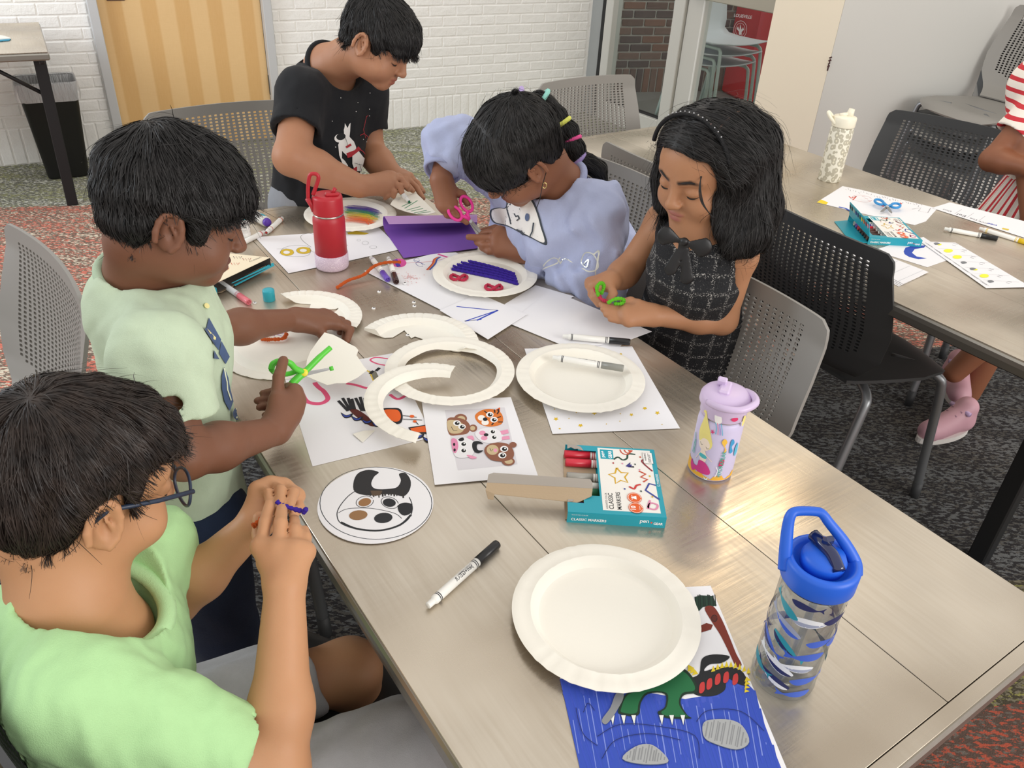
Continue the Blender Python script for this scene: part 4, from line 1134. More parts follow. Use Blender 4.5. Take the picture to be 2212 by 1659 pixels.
o, z = paper('drawing_sheet', 'small white card with a blue triangle outline', [(950, 670), (1035, 634), (1138, 679), (1054, 733)], 5)
d = Draw(z); d.line([(986, 662), (1046, 668), (1076, 670), (1004, 694), (1040, 690)], .0032, '#2f46b8'); d.line([(1030, 692), (1074, 671)], .004, '#2f46b8'); d.build('marker_drawing', o)
o, z = paper('plain_sheet', 'blank white sheet overhanging the table edge by the girl in the black dress', [(1099, 698), (1190, 626), (1408, 716), (1362, 733), (1290, 746), (1214, 745)], 3)
o, z = paper('plain_sheet', 'blank white sheet behind the blue triangle card', [(1090, 657), (1157, 616), (1240, 640), (1150, 690), (1100, 690)], 2)
o, z = paper('plain_sheet', 'narrow blank sheet corner between the plate and the black marker', [(1230, 738), (1345, 742), (1330, 760), (1260, 762)], 1)
o, z = paper('drawing_sheet', 'white sheet with a pink balloon, bow and rainbow ribbon drawn on it', [(787, 585), (940, 547), (985, 545), (1095, 622), (952, 669)], 3)
d = Draw(z); d.oval(862, 568, 16, 9.5, '#d8529c'); d.fill([(848, 562), (858, 560), (866, 575), (858, 577)], '#4b3aa6'); d.line([(878, 568), (905, 567), (940, 564), (966, 557)], .0012, '#d1444a')
d.line([(896, 562), (906, 566), (918, 572)], .001, '#3a3f9a'); d.line(oval(900, 562, 6, 4, 14), .001, '#3a3f9a'); d.line(oval(906, 571, 8, 4, 14, .4), .001, '#3a3f9a')
for k, c in enumerate(('#c9473c', '#e0823c', '#3c56a8')): d.line([(922+k*3, 583), (934+k*3, 570), (938+k*3, 560), (948+k*2, 555)], .004, c, 4)
d.line([(946, 549), (970, 557)], .006, '#dd4f96'); d.line([(966, 617), (980, 621), (1000, 632)], .003, '#3b3b40'); d.line([(950, 616), (962, 615)], .003, '#b02f5e'); r = random.Random(9)
for i in range(60): d.oval(886+r.gauss(0, 12), 600+r.gauss(0, 5), r.uniform(.6, 1.6), r.uniform(.4, 1), '#e3b3b3', n=6)
d.build('marker_drawing', o)
o, z = paper('drawing_sheet', 'white sheet with two yellow eyes under the red bottle', [(551, 512), (700, 502), (815, 488), (866, 538), (740, 566), (623, 590)], 2)
d = Draw(z)
for (x, y, rx, ry) in ((620, 545, 15, 7.5), (656, 541, 16, 7.5)): d.oval(x, y, rx, ry, '#d8b62c'); d.line(oval(x, y, rx, ry, 22), .0006, '#6b6a66'); d.oval(x-1, y, rx*.5, ry*.5, '#f1eeea'); d.line(oval(x-1, y, rx*.5, ry*.5, 14), .0006, '#7a7974')
d.line([(604, 548), (612, 536), (636, 530), (664, 532), (671, 542), (664, 552), (640, 554), (616, 553)], .0007, '#77766f', 4); d.line([(598, 538), (620, 537)], .0006, '#8a8984'); d.line([(672, 534), (654, 520), (650, 510), (664, 504), (678, 506)], .0008, '#77766f', 5); d.line([(668, 540), (680, 546)], .0006, '#77766f')
d.fill([(750, 502), (770, 499), (797, 504), (788, 507), (752, 506)], '#dcc035')
for (x, y, a, b) in ((775, 519, 4, 2), (789, 525, 7, 4), (806, 534, 8, 3), (745, 530, 6, 1.4)): d.line(oval(x, y, a, b, 14), .0005, '#6d6c68', closed=True)
d.build('marker_drawing', o)
# ------------------------------------------------------------------ plates
plate('paper_plate', 'plain white paper plate nearest the camera on the monster drawing', 1309, 1320, .0018)
P2 = plate('paper_plate', 'white paper plate with a grey marker resting on it', 1254, 811, .003, 1.1)
P3 = plate('paper_plate', 'white paper plate with purple pipe cleaners and two pink loops', 1048, 590, .0042, 2.2)
P4 = plate('paper_plate', 'white paper plate coloured with a marker rainbow', 757, 461, .001, .4)
d = Draw(TZ+.0040)
for i, (c, ya) in enumerate((('#6a45a8', 449), ('#4c3f9c', 453), ('#3f7a8c', 457), ('#4f9a58', 460), ('#c8c33a', 465), ('#d8a838', 469), ('#e0702f', 474), ('#dd5a2c', 479))):
    r = random.Random(i)
    for k in range(9): d.line([(744+r.uniform(-2, 10), ya-7+k*.9+r.uniform(-1, 1)), (790, ya-3+k*.9), (826+r.uniform(-14, 4)-i*2.5, ya+4+k*.9)], .0016, c, 3)
for i in range(8): d.line([(764+i*3, 436+i % 3), (766+i*3, 441+i % 2)], .0008, '#6a45a8')
d.build('rainbow_scribble', P4)
ring_r = lambda t: .0835+.0016*math.sin(3*t+.5)+.0008*math.sin(7*t)
plate('plate_ring', 'paper plate rim ring with its middle cut out', 972, 796, .0035, 0, plate_mesh(ring_r, nt=160))
o = plate('plate_strip', 'curved paper plate strip lying across the ring', 938, 866, .0125, 0, plate_mesh(lambda t: .0845+.002*math.sin(2*t), (math.radians(78), math.radians(262)), nt=160), tilt=(.02, .06))
plate('plate_piece', 'half paper plate with a torn notched edge above the ring', 902, 738, .001, 0, cut_plate(902, 738, [(776, 706), (800, 716), (812, 720), (848, 718), (868, 706), (874, 702), (866, 712), (884, 722), (896, 716), (914, 722), (940, 726), (985, 752), (1004, 752)]))
plate('plate_piece', 'half paper plate cut with zigzag teeth beside the teal glue cap', 653, 684, .0, 0, cut_plate(653, 684, [(592, 620), (600, 632), (614, 643), (671, 647), (650, 659), (732, 657), (697, 679), (723, 681), (706, 690), (742, 701)]))
P9 = plate('paper_plate', 'upside down paper plate with an orange pipe cleaner triangle', 612, 738, .0, .7, flipped=True)
d = Draw(TZ+.0140)
for i in range(12): r = random.Random(i); d.line([(572+r.uniform(0, 30), 712+r.uniform(0, 10)), (590+r.uniform(0, 30), 716+r.uniform(0, 12))], .0012, '#a583c4')
d.build('purple_scribble', P9)
b = MB().use(M_PLATE)
hp = [(701, 719), (720, 724), (736, 732), (752, 742), (768, 750), (774, 757), (770, 768), (786, 792), (793, 800), (772, 816), (748, 828), (726, 828), (706, 832), (686, 824), (663, 814), (661, 798), (663, 779), (670, 761), (686, 738)]
b.prism([at(x, y, TZ+.050-(y-719)*.00022) for x, y in hp], (0, 0, .0009)); tag(b.build('plate_piece'), 'ragged plate piece held between the green scissors and a hand', 'plate', 'paper plates and plate pieces')
b = MB().use(M_PLATE); wz = TZ+.030
wp_ = [(843, 442), (848, 434), (860, 427), (880, 422), (898, 417), (912, 430), (926, 444), (941, 459), (924, 464), (902, 463), (878, 458), (858, 451)]
b.prism([at(x, y, wz+(.006 if x < 850 else 0)) for x, y in wp_], (0, 0, .0009)); o = tag(b.build('plate_piece'), 'plate wedge being coloured green by the boy in the black shirt', 'plate', 'paper plates and plate pieces')
d = Draw(wz+.0012)
for (x0, y0, x1, y1) in ((874, 450, 902, 433), (878, 454, 908, 446), (888, 456, 914, 450), (894, 460, 922, 454), (902, 461, 930, 457), (868, 446, 890, 436)): d.line([(x0, y0), (x1, y1)], .0028, '#5d9a76')
d.build('green_scribble', o)
b = MB().use(M_PAPER); C = at(812, 1087, TZ+.002); b.lathe([(.0, 0), (.082, 0), (.0826, .0006), (.0824, .0014), (0, .0014)], 64, Matrix.Translation((C.x, C.y, TZ+.0012)), False, False, False); o = tag(b.build('cow_disc'), 'round card with a horned cow face in black and brown marker', 'card'); bpy.context.view_layer.update()
d = Draw(TZ+.0027); cow = d
d.line(oval(812, 1087, 121, 78, 40), .0011, '#3a4048', closed=True)
d.blob([(766, 1062), (764, 1040), (774, 1022), (796, 1015), (818, 1020), (808, 1030), (802, 1046), (812, 1056), (840, 1056), (858, 1052), (866, 1038), (862, 1024), (876, 1022), (887, 1038), (885, 1058), (872, 1072), (850, 1068), (818, 1068), (792, 1070)], '#2b2a2c')
d.hatch([(790, 1056), (880, 1056), (876, 1076), (794, 1076)], 14, .0022, '#2e2b2a', 1.5, 7, 3); d.fill([(800, 1060), (826, 1060), (822, 1070), (804, 1071)], '#5b4a3a')
d.line([(772, 1058), (752, 1072), (734, 1094), (728, 1112), (736, 1130), (766, 1142), (800, 1146), (840, 1142), (872, 1130), (888, 1112), (890, 1090), (884, 1074)], .0013, '#33353a', 5); d.line([(736, 1128), (770, 1142), (820, 1146), (864, 1134), (888, 1112)], .0034, '#26282c', 5)
d.line([(731, 1108), (752, 1099), (800, 1098), (850, 1108), (868, 1120)], .0009, '#33353a', 5); d.line(oval(788, 1084, 19, 12, 20, -.2), .0009, '#33353a'); d.line(oval(842, 1086, 19, 12, 20, .3), .0009, '#33353a')
d.oval(788, 1085, 14, 8.5, '#9a7048', -.25); d.oval(841, 1086, 14, 9, '#27282c', .1); d.oval(774, 1113, 20, 10.5, '#97714c', -.1); d.oval(828, 1119, 20, 11, '#2b2c30', -.1); d.blob([(860, 1092), (874, 1086), (890, 1090), (890, 1106), (874, 1114), (862, 1106)], '#26272b')
d.line([(845, 1085), (868, 1018), (840, 1019)], .0007, '#55585c') if False else None
d.build('marker_drawing', o)
b = MB().use(M_PLATE); b.prism([at(x, y, TZ+.0022) for x, y in ((762, 938), (786, 931), (810, 930), (783, 956))], (0, 0, .0008)); tag(b.build('plate_scrap'), 'small triangular plate offcut on the bug drawing', 'plate')
# folded purple paper
def purple():
    A, Bp = at(872, 557, TZ+.003), at(1032, 536, TZ+.003); C2 = at(1030, 486, TZ+.003); D2_ = at(832, 500, TZ+.003)
    N = mat('purple_paper', '#7d4fae', .8); Nl = mat('light_purple_paper', '#b58cc0', .8)  # second, paler purple goes on the flap's up-facing faces
    m = 14; n = 16; bm = bmesh.new(); rows = []
    for i in range(m+1):
        u = i/m; f, k = A.lerp(Bp, u), D2_.lerp(C2, u); back = (k-f); L = back.length; bd = back.normalized(); row = []
        R = .019*(1-.30*u)
        for j in range(9): row.append(f+bd*(L*j/8))
        for j in range(1, 11):
            a = math.pi*j/10; row.append(k+bd*R*math.sin(a)+Vector((0, 0, R*(1-math.cos(a)))))
        for j in range(1, 6): row.append(k-bd*(.040*j/5)+Vector((0, 0, 2*R-.004*j/5)))
        rows.append([bm.verts.new(p) for p in row])
    for i in range(m):
        for j in range(len(rows[0])-1): bm.faces.new((rows[i][j], rows[i+1][j], rows[i+1][j+1], rows[i][j+1]))
    bm.normal_update(); bmesh.ops.solidify(bm, geom=bm.faces[:], thickness=.0006); 
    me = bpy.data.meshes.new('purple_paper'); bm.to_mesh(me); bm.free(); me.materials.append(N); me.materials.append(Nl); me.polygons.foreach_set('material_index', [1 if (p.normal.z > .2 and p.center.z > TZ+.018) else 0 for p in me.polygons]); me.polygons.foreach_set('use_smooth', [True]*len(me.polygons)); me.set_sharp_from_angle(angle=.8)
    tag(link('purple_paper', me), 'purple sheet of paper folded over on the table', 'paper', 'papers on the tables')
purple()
# ------------------------------------------------------------------ markers
def cyl_text(b, s, r, x0, x1, ang, M, col, hs=1.0, flip=False, bold=.0):
    v, f, asp = text2d(s, bold); L = x1-x0; b.use(flat(col)); out = []
    for (x, y) in v:
        a = ang+(y-asp/2)*L*hs/r*(-1 if flip else 1); out.append(M @ Vector((x0+x*L, (r+.0002)*math.sin(a)*-1, (r+.0002)*math.cos(a))))
    b.add(out, f)
M_MW = mat('marker_white_plastic', '#ecebe6', .35)
def marker(label, p0, p1, cap, z=0.0, group='felt tip markers', text=True, nib=None, r=.0062, roll=.45, name='marker', band=None, bar=None, L=None):
    """p0 plug end, p1 cap (or nib) end; world points on the axis"""
    p0, p1 = Vector(p0), Vector(p1); root = thing(name, label, 'marker', p0, 0, group); L = L or (p1-p0).length; x = (p1-p0).normalized(); M = frame((0, 0, 0), x, Vector((0, 0, 1)) if abs(x.z) < .8 else Vector((0, 1, 0))); Rx = Matrix.Rotation(-math.pi/2, 4, 'Y')
    A = M @ Matrix.Rotation(math.pi/2, 4, 'Y')
    e = .70*L if not nib else .90*L
    b = MB().use(M_MW if bar is None else bar); b.lathe([(r*.62, 0), (r*.70, .0008), (r*.72, .010), (r*.80, .0105), (r*.97, .0125), (r, .016), (r, e)], 22, A); b.build('barrel', None, root)
    if not nib:
        mc = mat('marker_cap_'+cap.strip('#'), cap, .32); b = MB().use(mc); b.lathe([(r*1.06, e-.001), (r*1.06, L*.985), (r*.98, L), (r*.62, L), (r*.55, L-.004), (r*.28, L-.004), (r*.28, L+.0)], 22, A); b.build('cap', None, root)
    else:
        b = MB().use(M_MW); b.lathe([(r*.98, e), (r*.82, e+.002), (r*.80, e+.010), (r*.58, e+.012), (r*.56, L-.004)], 20, A); b.build('nose', None, root)
        b = MB().use(flat(nib, .9)); b.lathe([(r*.52, L-.004), (r*.50, L), (r*.30, L+.004), (r*.05, L+.0055)], 14, A); b.build('nib', None, root)
    col = band or ('#33343a' if cap in ('#1a1a1c', '#8f8f88') else cap)
    b = MB().use(flat(col, .5))
    for xx in (.125, .142, .635 if not nib else .74, .655 if not nib else .76): b.lathe([(r*1.006, L*xx), (r*1.012, L*xx+.0003), (r*1.012, L*xx+.0011), (r*1.006, L*xx+.0014)], 22, A, True, False, False)
    if text: cyl_text(b, 'pen+GEAR', r, L*.60, L*.36, roll, M, '#2e2f34', 1.0, False, .01); cyl_text(b, 'CLASSIC MARKER', r, L*.60, L*.42, roll-.55, M, '#5a5b60', 1.0)
    b.build('printed_label', None, root)
    return root
rz = TZ+.0064
marker('black capped marker lying alone on the metal near the cow face card', at(924, 1309, rz), at(1074, 1175, rz), '#1a1a1c', roll=.5)
marker('grey capped marker resting on the white plate', at(1194, 772, rz+.016), at(1347, 796, rz+.016), '#8f8f88', roll=-.35)
marker('black capped marker on blank paper below the hands of the girl in the black dress', at(1215, 726, rz+.004), at(1361, 739, rz+.004), '#1a1a1c', text=False)
marker('purple capped marker under the orange pipe cleaner', at(801, 556, rz+.003), at(838, 604, rz+.003), '#6b4fb8', text=False, band='#a59ab8')
marker('dark brown capped marker beside the purple one', at(839, 557, rz+.003), at(856, 609, rz+.003), '#3a1d1a', text=False, band='#8f7470')
marker('uncapped marker with a red tip near the wooden door end of the table', at(610, 471, rz), at(576, 502, rz), '#c23a34', nib='#b02a24', text=False, band='#c7664f')
marker('uncapped marker with a black tip beside the red tipped one', at(571, 501, rz), at(508, 533, rz), '#c23a4a', nib='#1d1717', text=False, band='#c8505a')
marker('pink capped marker poking out from under the tilted marker box', at(470, 606, rz), at(538, 653, rz), '#e0737f', text=False, band='#b86a78', bar=mat('marker_grey_white', '#c9cdd2', .4))
marker('black capped marker on the second table', at(2040, 494, rz), at(2155, 515, rz), '#1a1a1c', roll=-.4)
marker('yellow capped marker on the second table at the right edge', at(2116, 493, rz), at(2240, 531, rz), '#f2cc1e', text=False, band='#e9c53a')
marker('green marker held by the boy in the black shirt', D(828, 372, 2.15), D(884, 436, 2.10), '#2f7a5a', nib='#1f6a48', text=False, band='#5f9a86')
# green cap on the table, glue cap, glue sticks
def capo(label, p0, p1, col, r, name='marker_stopper'):
    p0, p1 = Vector(p0), Vector(p1); M = frame(p0, p1-p0, (0, 0, 1)) @ Matrix.Rotation(math.pi/2, 4, 'Y'); L = (p1-p0).length
    b = MB().use(mat('cap_'+col.strip('#'), col, .3)); b.lathe([(r*.75, L*.4), (r*.75, 0), (r, 0), (r, L*.93), (r*.85, L)], 22, M, True, False, True); return tag(b.build(name), label, 'cap')
capo('dark green marker cap lying by the far table corner', at(957, 474, TZ+.0068), at(966, 459, TZ+.0068), '#1f5a44', .0066)
def standing(label, px, py, prof, m, name, cat): 
    P = at(px, py, TZ); b = MB().use(m); b.lathe(prof, 32, Matrix.Translation(P)); return tag(b.build(name), label, cat), P
standing('teal glue stick cap standing beside the zigzag plate', 582, 648, [(.0118, 0), (.0122, .001), (.0122, .021), (.0116, .0235), (.008, .0242)], mat('teal_cap', '#2aa3b4', .4), 'glue_stopper', 'cap')
def glue_stick(label, M, purple=False):
    root = thing('glue_stick', label, 'glue stick', M.translation, 0, 'glue sticks'); Q = M.copy(); Q.translation = (0, 0, 0); r = .0128
    b = MB().use(M_MW); b.lathe([(r*1.0, 0), (r*1.03, .001), (r*1.03, .016), (r*.96, .017), (r*.96, .020), (r, .021), (r, .078)], 28, Q); b.build('barrel', None, root)
    if purple: b = MB().use(mat('purple_glue', '#5b34a8', .45)); b.lathe([(r*.80, .070), (r*.80, .084), (r*.70, .088), (r*.2, .089)], 20, Q); b.build('glue', None, root)
    else: b = MB().use(M_MW); b.lathe([(r*1.0, .078), (r*1.0, .10), (r*.9, .103)], 28, Q); b.build('cap', None, root)
    b = MB().use(flat('#2aa3b4', .5)); n = 10
    a0 = GA
    vs = [Q @ Vector(((r+.0002)*math.cos(a0+(i/n-.5)*1.5), (r+.0002)*math.sin(a0+(i/n-.5)*1.5), zz)) for zz in (.052, .072) for i in range(n+1)]; b.add(vs, [(i, i+1, n+2+i, n+1+i) for i in range(n)])
    def ct(s, z0, w, col, st=1.0):
        v, f, asp = text2d(s, .015); b.use(flat(col)); b.add([Q @ Vector(((r+.0004)*math.cos(a0+(x-.5)*w/r), (r+.0004)*math.sin(a0+(x-.5)*w/r), z0+y*w*st)) for x, y in v], f)
    ct('pen+', .064, .010, '#ffffff'); ct('GEAR', .055, .012, '#ffffff'); ct('GLUE', .042, .014, '#2a3038'); ct('STICK', .032, .015, '#2a3038'); ct('NET WT 0.7 OZ', .025, .012, '#6a7078')
    b.build('printed_label', None, root); return root
GA = -math.pi/2+.2
glue_stick('white glue stick standing upright behind the sage shirted boy', Matrix.Translation(at(531, 516, TZ)))
GA = .9
gq = at(541, 459, TZ+.0132); glue_stick('open purple glue stick lying near the far table edge', Matrix.Translation(gq) @ (at(580, 482, TZ+.0132)-gq).to_track_quat('Z', 'Y').to_matrix().to_4x4(), True)
# ------------------------------------------------------------------ pipe cleaners
def fuzzy(col, name):
    N = NT(name, .9); n = N.noise(N.coord(), 1500, 2); c = lin(col); N.color(N.mix(n, tuple(x*.72 for x in c), tuple(min(1, x*1.2) for x in c))); N.bump(n, 1.0, .003); return N.m
FZ = {k: fuzzy(c, 'chenille_'+k) for k, c in dict(orange='#ff6a20', purple='#4a2ac0', pink='#ff3f66', green='#7bea2a').items()}
def chenille(b, pts, r=.0030, n=6):
    P = smooth_path(pts, 8); L = 0; out = []; fine = []
    for i in range(len(P)-1):
        k = max(1, int((P[i+1]-P[i]).length/.0012))
        for j in range(k): fine.append(P[i].lerp(P[i+1], j/k))
    fine.append(P[-1]); rr = [r*(1+.22*math.sin(i*2.1)+.12*math.sin(i*.7)) for i in range(len(fine))]; rr[0] *= .6; rr[-1] *= .6
    b.tube(fine, rr, n); return b
def cleaner(label, pts, col, r=.003, group='pipe cleaners'):
    return tag(chenille(MB().use(FZ[col]), pts, r).build('pipe_cleaner'), label, 'pipe cleaner', group)
cz_ = TZ+.0035
cleaner('long orange pipe cleaner curving beside the red bottle', [at(727, 622, cz_), at(752, 606, cz_+.004), at(785, 594, cz_+.008), at(808, 575, cz_+.016), at(835, 567, cz_+.018), at(866, 566, cz_+.012)], 'orange', .0034)
pz = TZ+.0085
for i in range(5):
    dy = (i-2)*6.0; cleaner(('uppermost', 'second', 'middle', 'fourth', 'lowest')[i]+' straight purple pipe cleaner of the five on the plate', [at(984-i*2, 570+dy*.9, pz), at(1030, 577+dy+3, pz+.0006*(i % 2)), at(1080, 590+dy*.9+2, pz), at(1112+i*2, 603+dy*.9, pz)], 'purple', .0036)
for (x, y, lab) in ((992, 598, 'pink pipe cleaner bow on the left of the purple row'), (1067, 620, 'pink pipe cleaner heart on the right of the purple row')):
    cleaner(lab, [at(x, y+1, pz), at(x-14, y-5, pz), at(x-18, y+2, pz), at(x-8, y+6, pz), at(x+2, y+1, pz+.004), at(x+12, y-4, pz), at(x+17, y+2, pz), at(x+8, y+7, pz), at(x-2, y+4, pz)], 'pink', .0033)
cleaner('orange pipe cleaner triangle on the upside down plate', [at(579, 713, TZ+.019), at(567, 726, TZ+.019), at(569, 733, TZ+.019), at(592, 733, TZ+.019), at(612, 731, TZ+.019), at(619, 721, TZ+.019)], 'orange', .0036)
cleaner('purple pipe cleaner end behind the sage shirted boy', [at(494, 527, cz_), at(508, 526, cz_), at(522, 518, cz_)], 'purple', .003)
cleaner('purple pipe cleaner held by the boy in glasses', [D(597, 1082, .985), D(606, 1090, .985), D(630, 1098, .985), D(654, 1104, .985), D(661, 1100, .98), D(655, 1108, .985)], 'purple', .0028)
cleaner('orange pipe cleaner end held by the boy in glasses', [D(545, 1137, .985), D(560, 1126, .99), D(600, 1088, 1.0)], 'orange', .0034)
cleaner('bright green pipe cleaner loop held upright by the girl in the black dress', [D(1294, 640, 1.605), D(1289, 626, 1.60), D(1293, 614, 1.598), D(1302, 612, 1.60), D(1304, 622, 1.605), D(1298, 636, 1.61)], 'green', .0038)
cleaner('bright green pipe cleaner loop lying on her left hand', [D(1312, 655, 1.585), D(1326, 647, 1.582), D(1342, 645, 1.582), D(1348, 651, 1.585), D(1338, 656, 1.585), D(1326, 655, 1.588)], 'green', .0038)
cleaner('pink pipe cleaner between the two green loops', [D(1274, 608, 1.65), D(1292, 634, 1.612), D(1298, 645, 1.60), D(1308, 650, 1.595), D(1318, 652, 1.59)], 'pink', .0036)
# ------------------------------------------------------------------ googly eyes
M_GE = mat('googly_white', '#f4f4f4', .15)
for (x, y, lab) in ((819, 631, 'googly eye by the orange pipe cleaner on the metal'), (874, 613, 'googly eye on the balloon drawing edge'), (894, 654, 'upper googly eye of the pair right of the torn half plate'), (895, 662, 'lower googly eye of the pair right of the torn half plate'), (807, 667, 'googly eye above the torn half plate'), (689, 672, 'googly eye inside the zigzag plate'), (881, 725, 'googly eye in the notch of the torn half plate'), (550, 655, 'googly eye beside the pink marker cap')):
    P = at(x, y, TZ+.004 if (x, y) == (874, 613) else TZ); b = MB().use(M_GE); b.lathe([(.0040, 0), (.0041, .0012), (.0034, .0024), (.0018, .0030)], 16, Matrix.Translation(P)); o = tag(b.build('googly_eye'), lab, 'googly eye', 'googly eyes scattered on the table')
    b = MB().use(flat('#151515', .2)); b.lathe([(.0018, .0030), (.0016, .0034)], 12, Matrix.Translation(P+Vector((.0008, -.0006, -.0001)))); q = b.build('pupil'); q.parent = o
# ------------------------------------------------------------------ scissors
def scissors(label, pivot, tipdir, up, col, L=.066, Lh=.055, open_=.35, rr=.016, pivcol='#b9babd', blade=None, name='scissors', flatloops=.75):
    root = thing('scissors', label, 'scissors', pivot, 0, 'children\'s scissors'); M = frame((0, 0, 0), tipdir, up); mh = mat('scissor_'+col.strip('#'), col, .4); mb = blade or mat('scissor_steel', '#a9a9a8', .25, .9)
    for s in (-1, 1):
        R = M @ Matrix.Rotation(s*open_/2, 4, 'Z') @ Matrix.Translation((0, 0, s*.0012))
        b = MB().use(mb); b.prism([(-.012, -.004*s, -.0008), (L*.75, -.0036*s, -.0008), (L, .0012*s, -.0008), (L*.9, .0036*s, -.0008), (-.012, .0045*s, -.0008)], (0, 0, .0016)); bl = b.build('blade', None, root, R)
        b = MB().use(mh); b.tube([(-.004, 0, 0), (-.018, .003*-s, 0), (-Lh*.45, .009*-s, 0)], [.0042, .0048, .0040], 10)
        c = Vector((-Lh*.45-rr*1.0, -s*.0145, 0)); ring = [c+Vector((rr*1.15*math.cos(a), rr*flatloops*math.sin(a), 0)) for a in [2*math.pi*i/26 for i in range(26)]]; b.tube(ring, .0036, 8, closed=True); b.build('handle', None, root, R)
    b = MB().use(mat('pivot_'+pivcol.strip('#'), pivcol, .4)); b.lathe([(.0045, -.003), (.0045, .0032), (.003, .004)], 16, M); b.build('pivot', None, root); return root
scissors('blue handled scissors lying on the drawing on the second table', at(1916, 447, TZ+.012), at(1912, 470, TZ+.004)-at(1916, 440, TZ+.012), (0, 0, 1), '#2f8fd0', L=.045, Lh=.032, open_=.62, rr=.0155)
scissors('pink handled scissors cutting the purple paper', D(1016, 478, 1.875), D(1036, 502, 1.885)-D(1012, 470, 1.875), -ray(1016, 478)+CR*.5, '#f0389c', L=.050, Lh=.048, open_=.22, rr=.0165)
gm = mat('green_blade_guard', '#58c83a', .4)
def green_scissors():
    pv = D(657, 805, 1.30); nrm = -ray(657, 805); root = thing('scissors', 'bright green safety scissors in the hand of the sage shirted boy', 'scissors', pv, 0, 'children\'s scissors'); o = Matrix.Translation(-pv)
    G = mat('scissor_green', '#5ccf3e', .38); X = lambda x, y, t=1.30: D(x, y, t)-pv
    b = MB().use(G); b.tube(smooth_path([X(630, 830, 1.29), X(648, 812, 1.295), X(657, 805), X(690, 772, 1.31), X(714, 751, 1.32)], 4), [.0062]*9+[.0050]*4+[.0044]*4, 10); b.build('handle_arm', None, root)
    b = MB().use(G); b.tube(smooth_path([X(586, 798, 1.265), X(590, 786, 1.265), X(606, 780, 1.27), X(626, 784, 1.275), X(638, 796, 1.285), X(654, 803, 1.295)], 5), .0050, 10); b.tube(smooth_path([X(586, 798, 1.265), X(596, 806, 1.29), X(620, 808, 1.30), X(640, 802, 1.30)], 4), .0042, 10); b.build('handle', None, root)
    b = MB().use(G); b.tube([X(628, 830, 1.285), X(620, 846, 1.29)], .0058, 8); b.build('handle', None, root)
    b = MB().use(mat('scissor_steel', '#a9a9a8', .25, .9)); n = nrm.normalized()*.0012; b.prism([X(658, 803), X(718, 793, 1.315), X(718, 798, 1.315), X(662, 812)], n); b.build('blade', None, root)
    b = MB().use(G); b.tube([X(712, 797, 1.315), X(720, 795, 1.316)], [.0036, .0040], 8); b.build('tip_guard', None, root)
    b = MB().use(mat('pivot_yellow', '#f2e23c', .4)); b.lathe([(.0062, 0), (.0062, .0075), (.005, .0085)], 18, nrm.to_track_quat('Z', 'Y').to_matrix().to_4x4()); b.build('pivot', None, root)
green_scissors()
# ------------------------------------------------------------------ marker boxes
TEAL = '#1f9fb2'
def marker_box(label, top4, th, design, z0=0.0, n_text=True, group='marker boxes', zt=None):
    """top4: picture points of the top face: front-left, front-right, back-right, back-left"""
    z = TZ+z0+th; P = [at(x, y, z) for x, y in top4]; c = sum(P, Vector())/4
    # square it up
    x = ((P[1]-P[0])+(P[2]-P[3])).normalized(); y = Vector((0, 0, 1)).cross(x); w = ((P[1]-P[0]).length+(P[2]-P[3]).length)/2; h = abs((P[3]-P[0]).dot(y)+(P[2]-P[1]).dot(y))/2
    root = thing('marker_box', label, 'box', (c.x, c.y, TZ+z0), math.atan2(x.y, x.x), group)
    return root, w, h
def local_draw(w, h, z, step=.00003):
    d = Draw(fn=lambda u, v: Vector(((u-.5)*w, (v-.5)*h, z)), step=step); return d
M_TEAL = mat('teal_carton', TEAL, .4); M_KRAFT = mat('kraft_board', '#b59f83', .85, bump=.1, bscale=300); M_KRG = mat('grey_board', '#a8a097', .85)
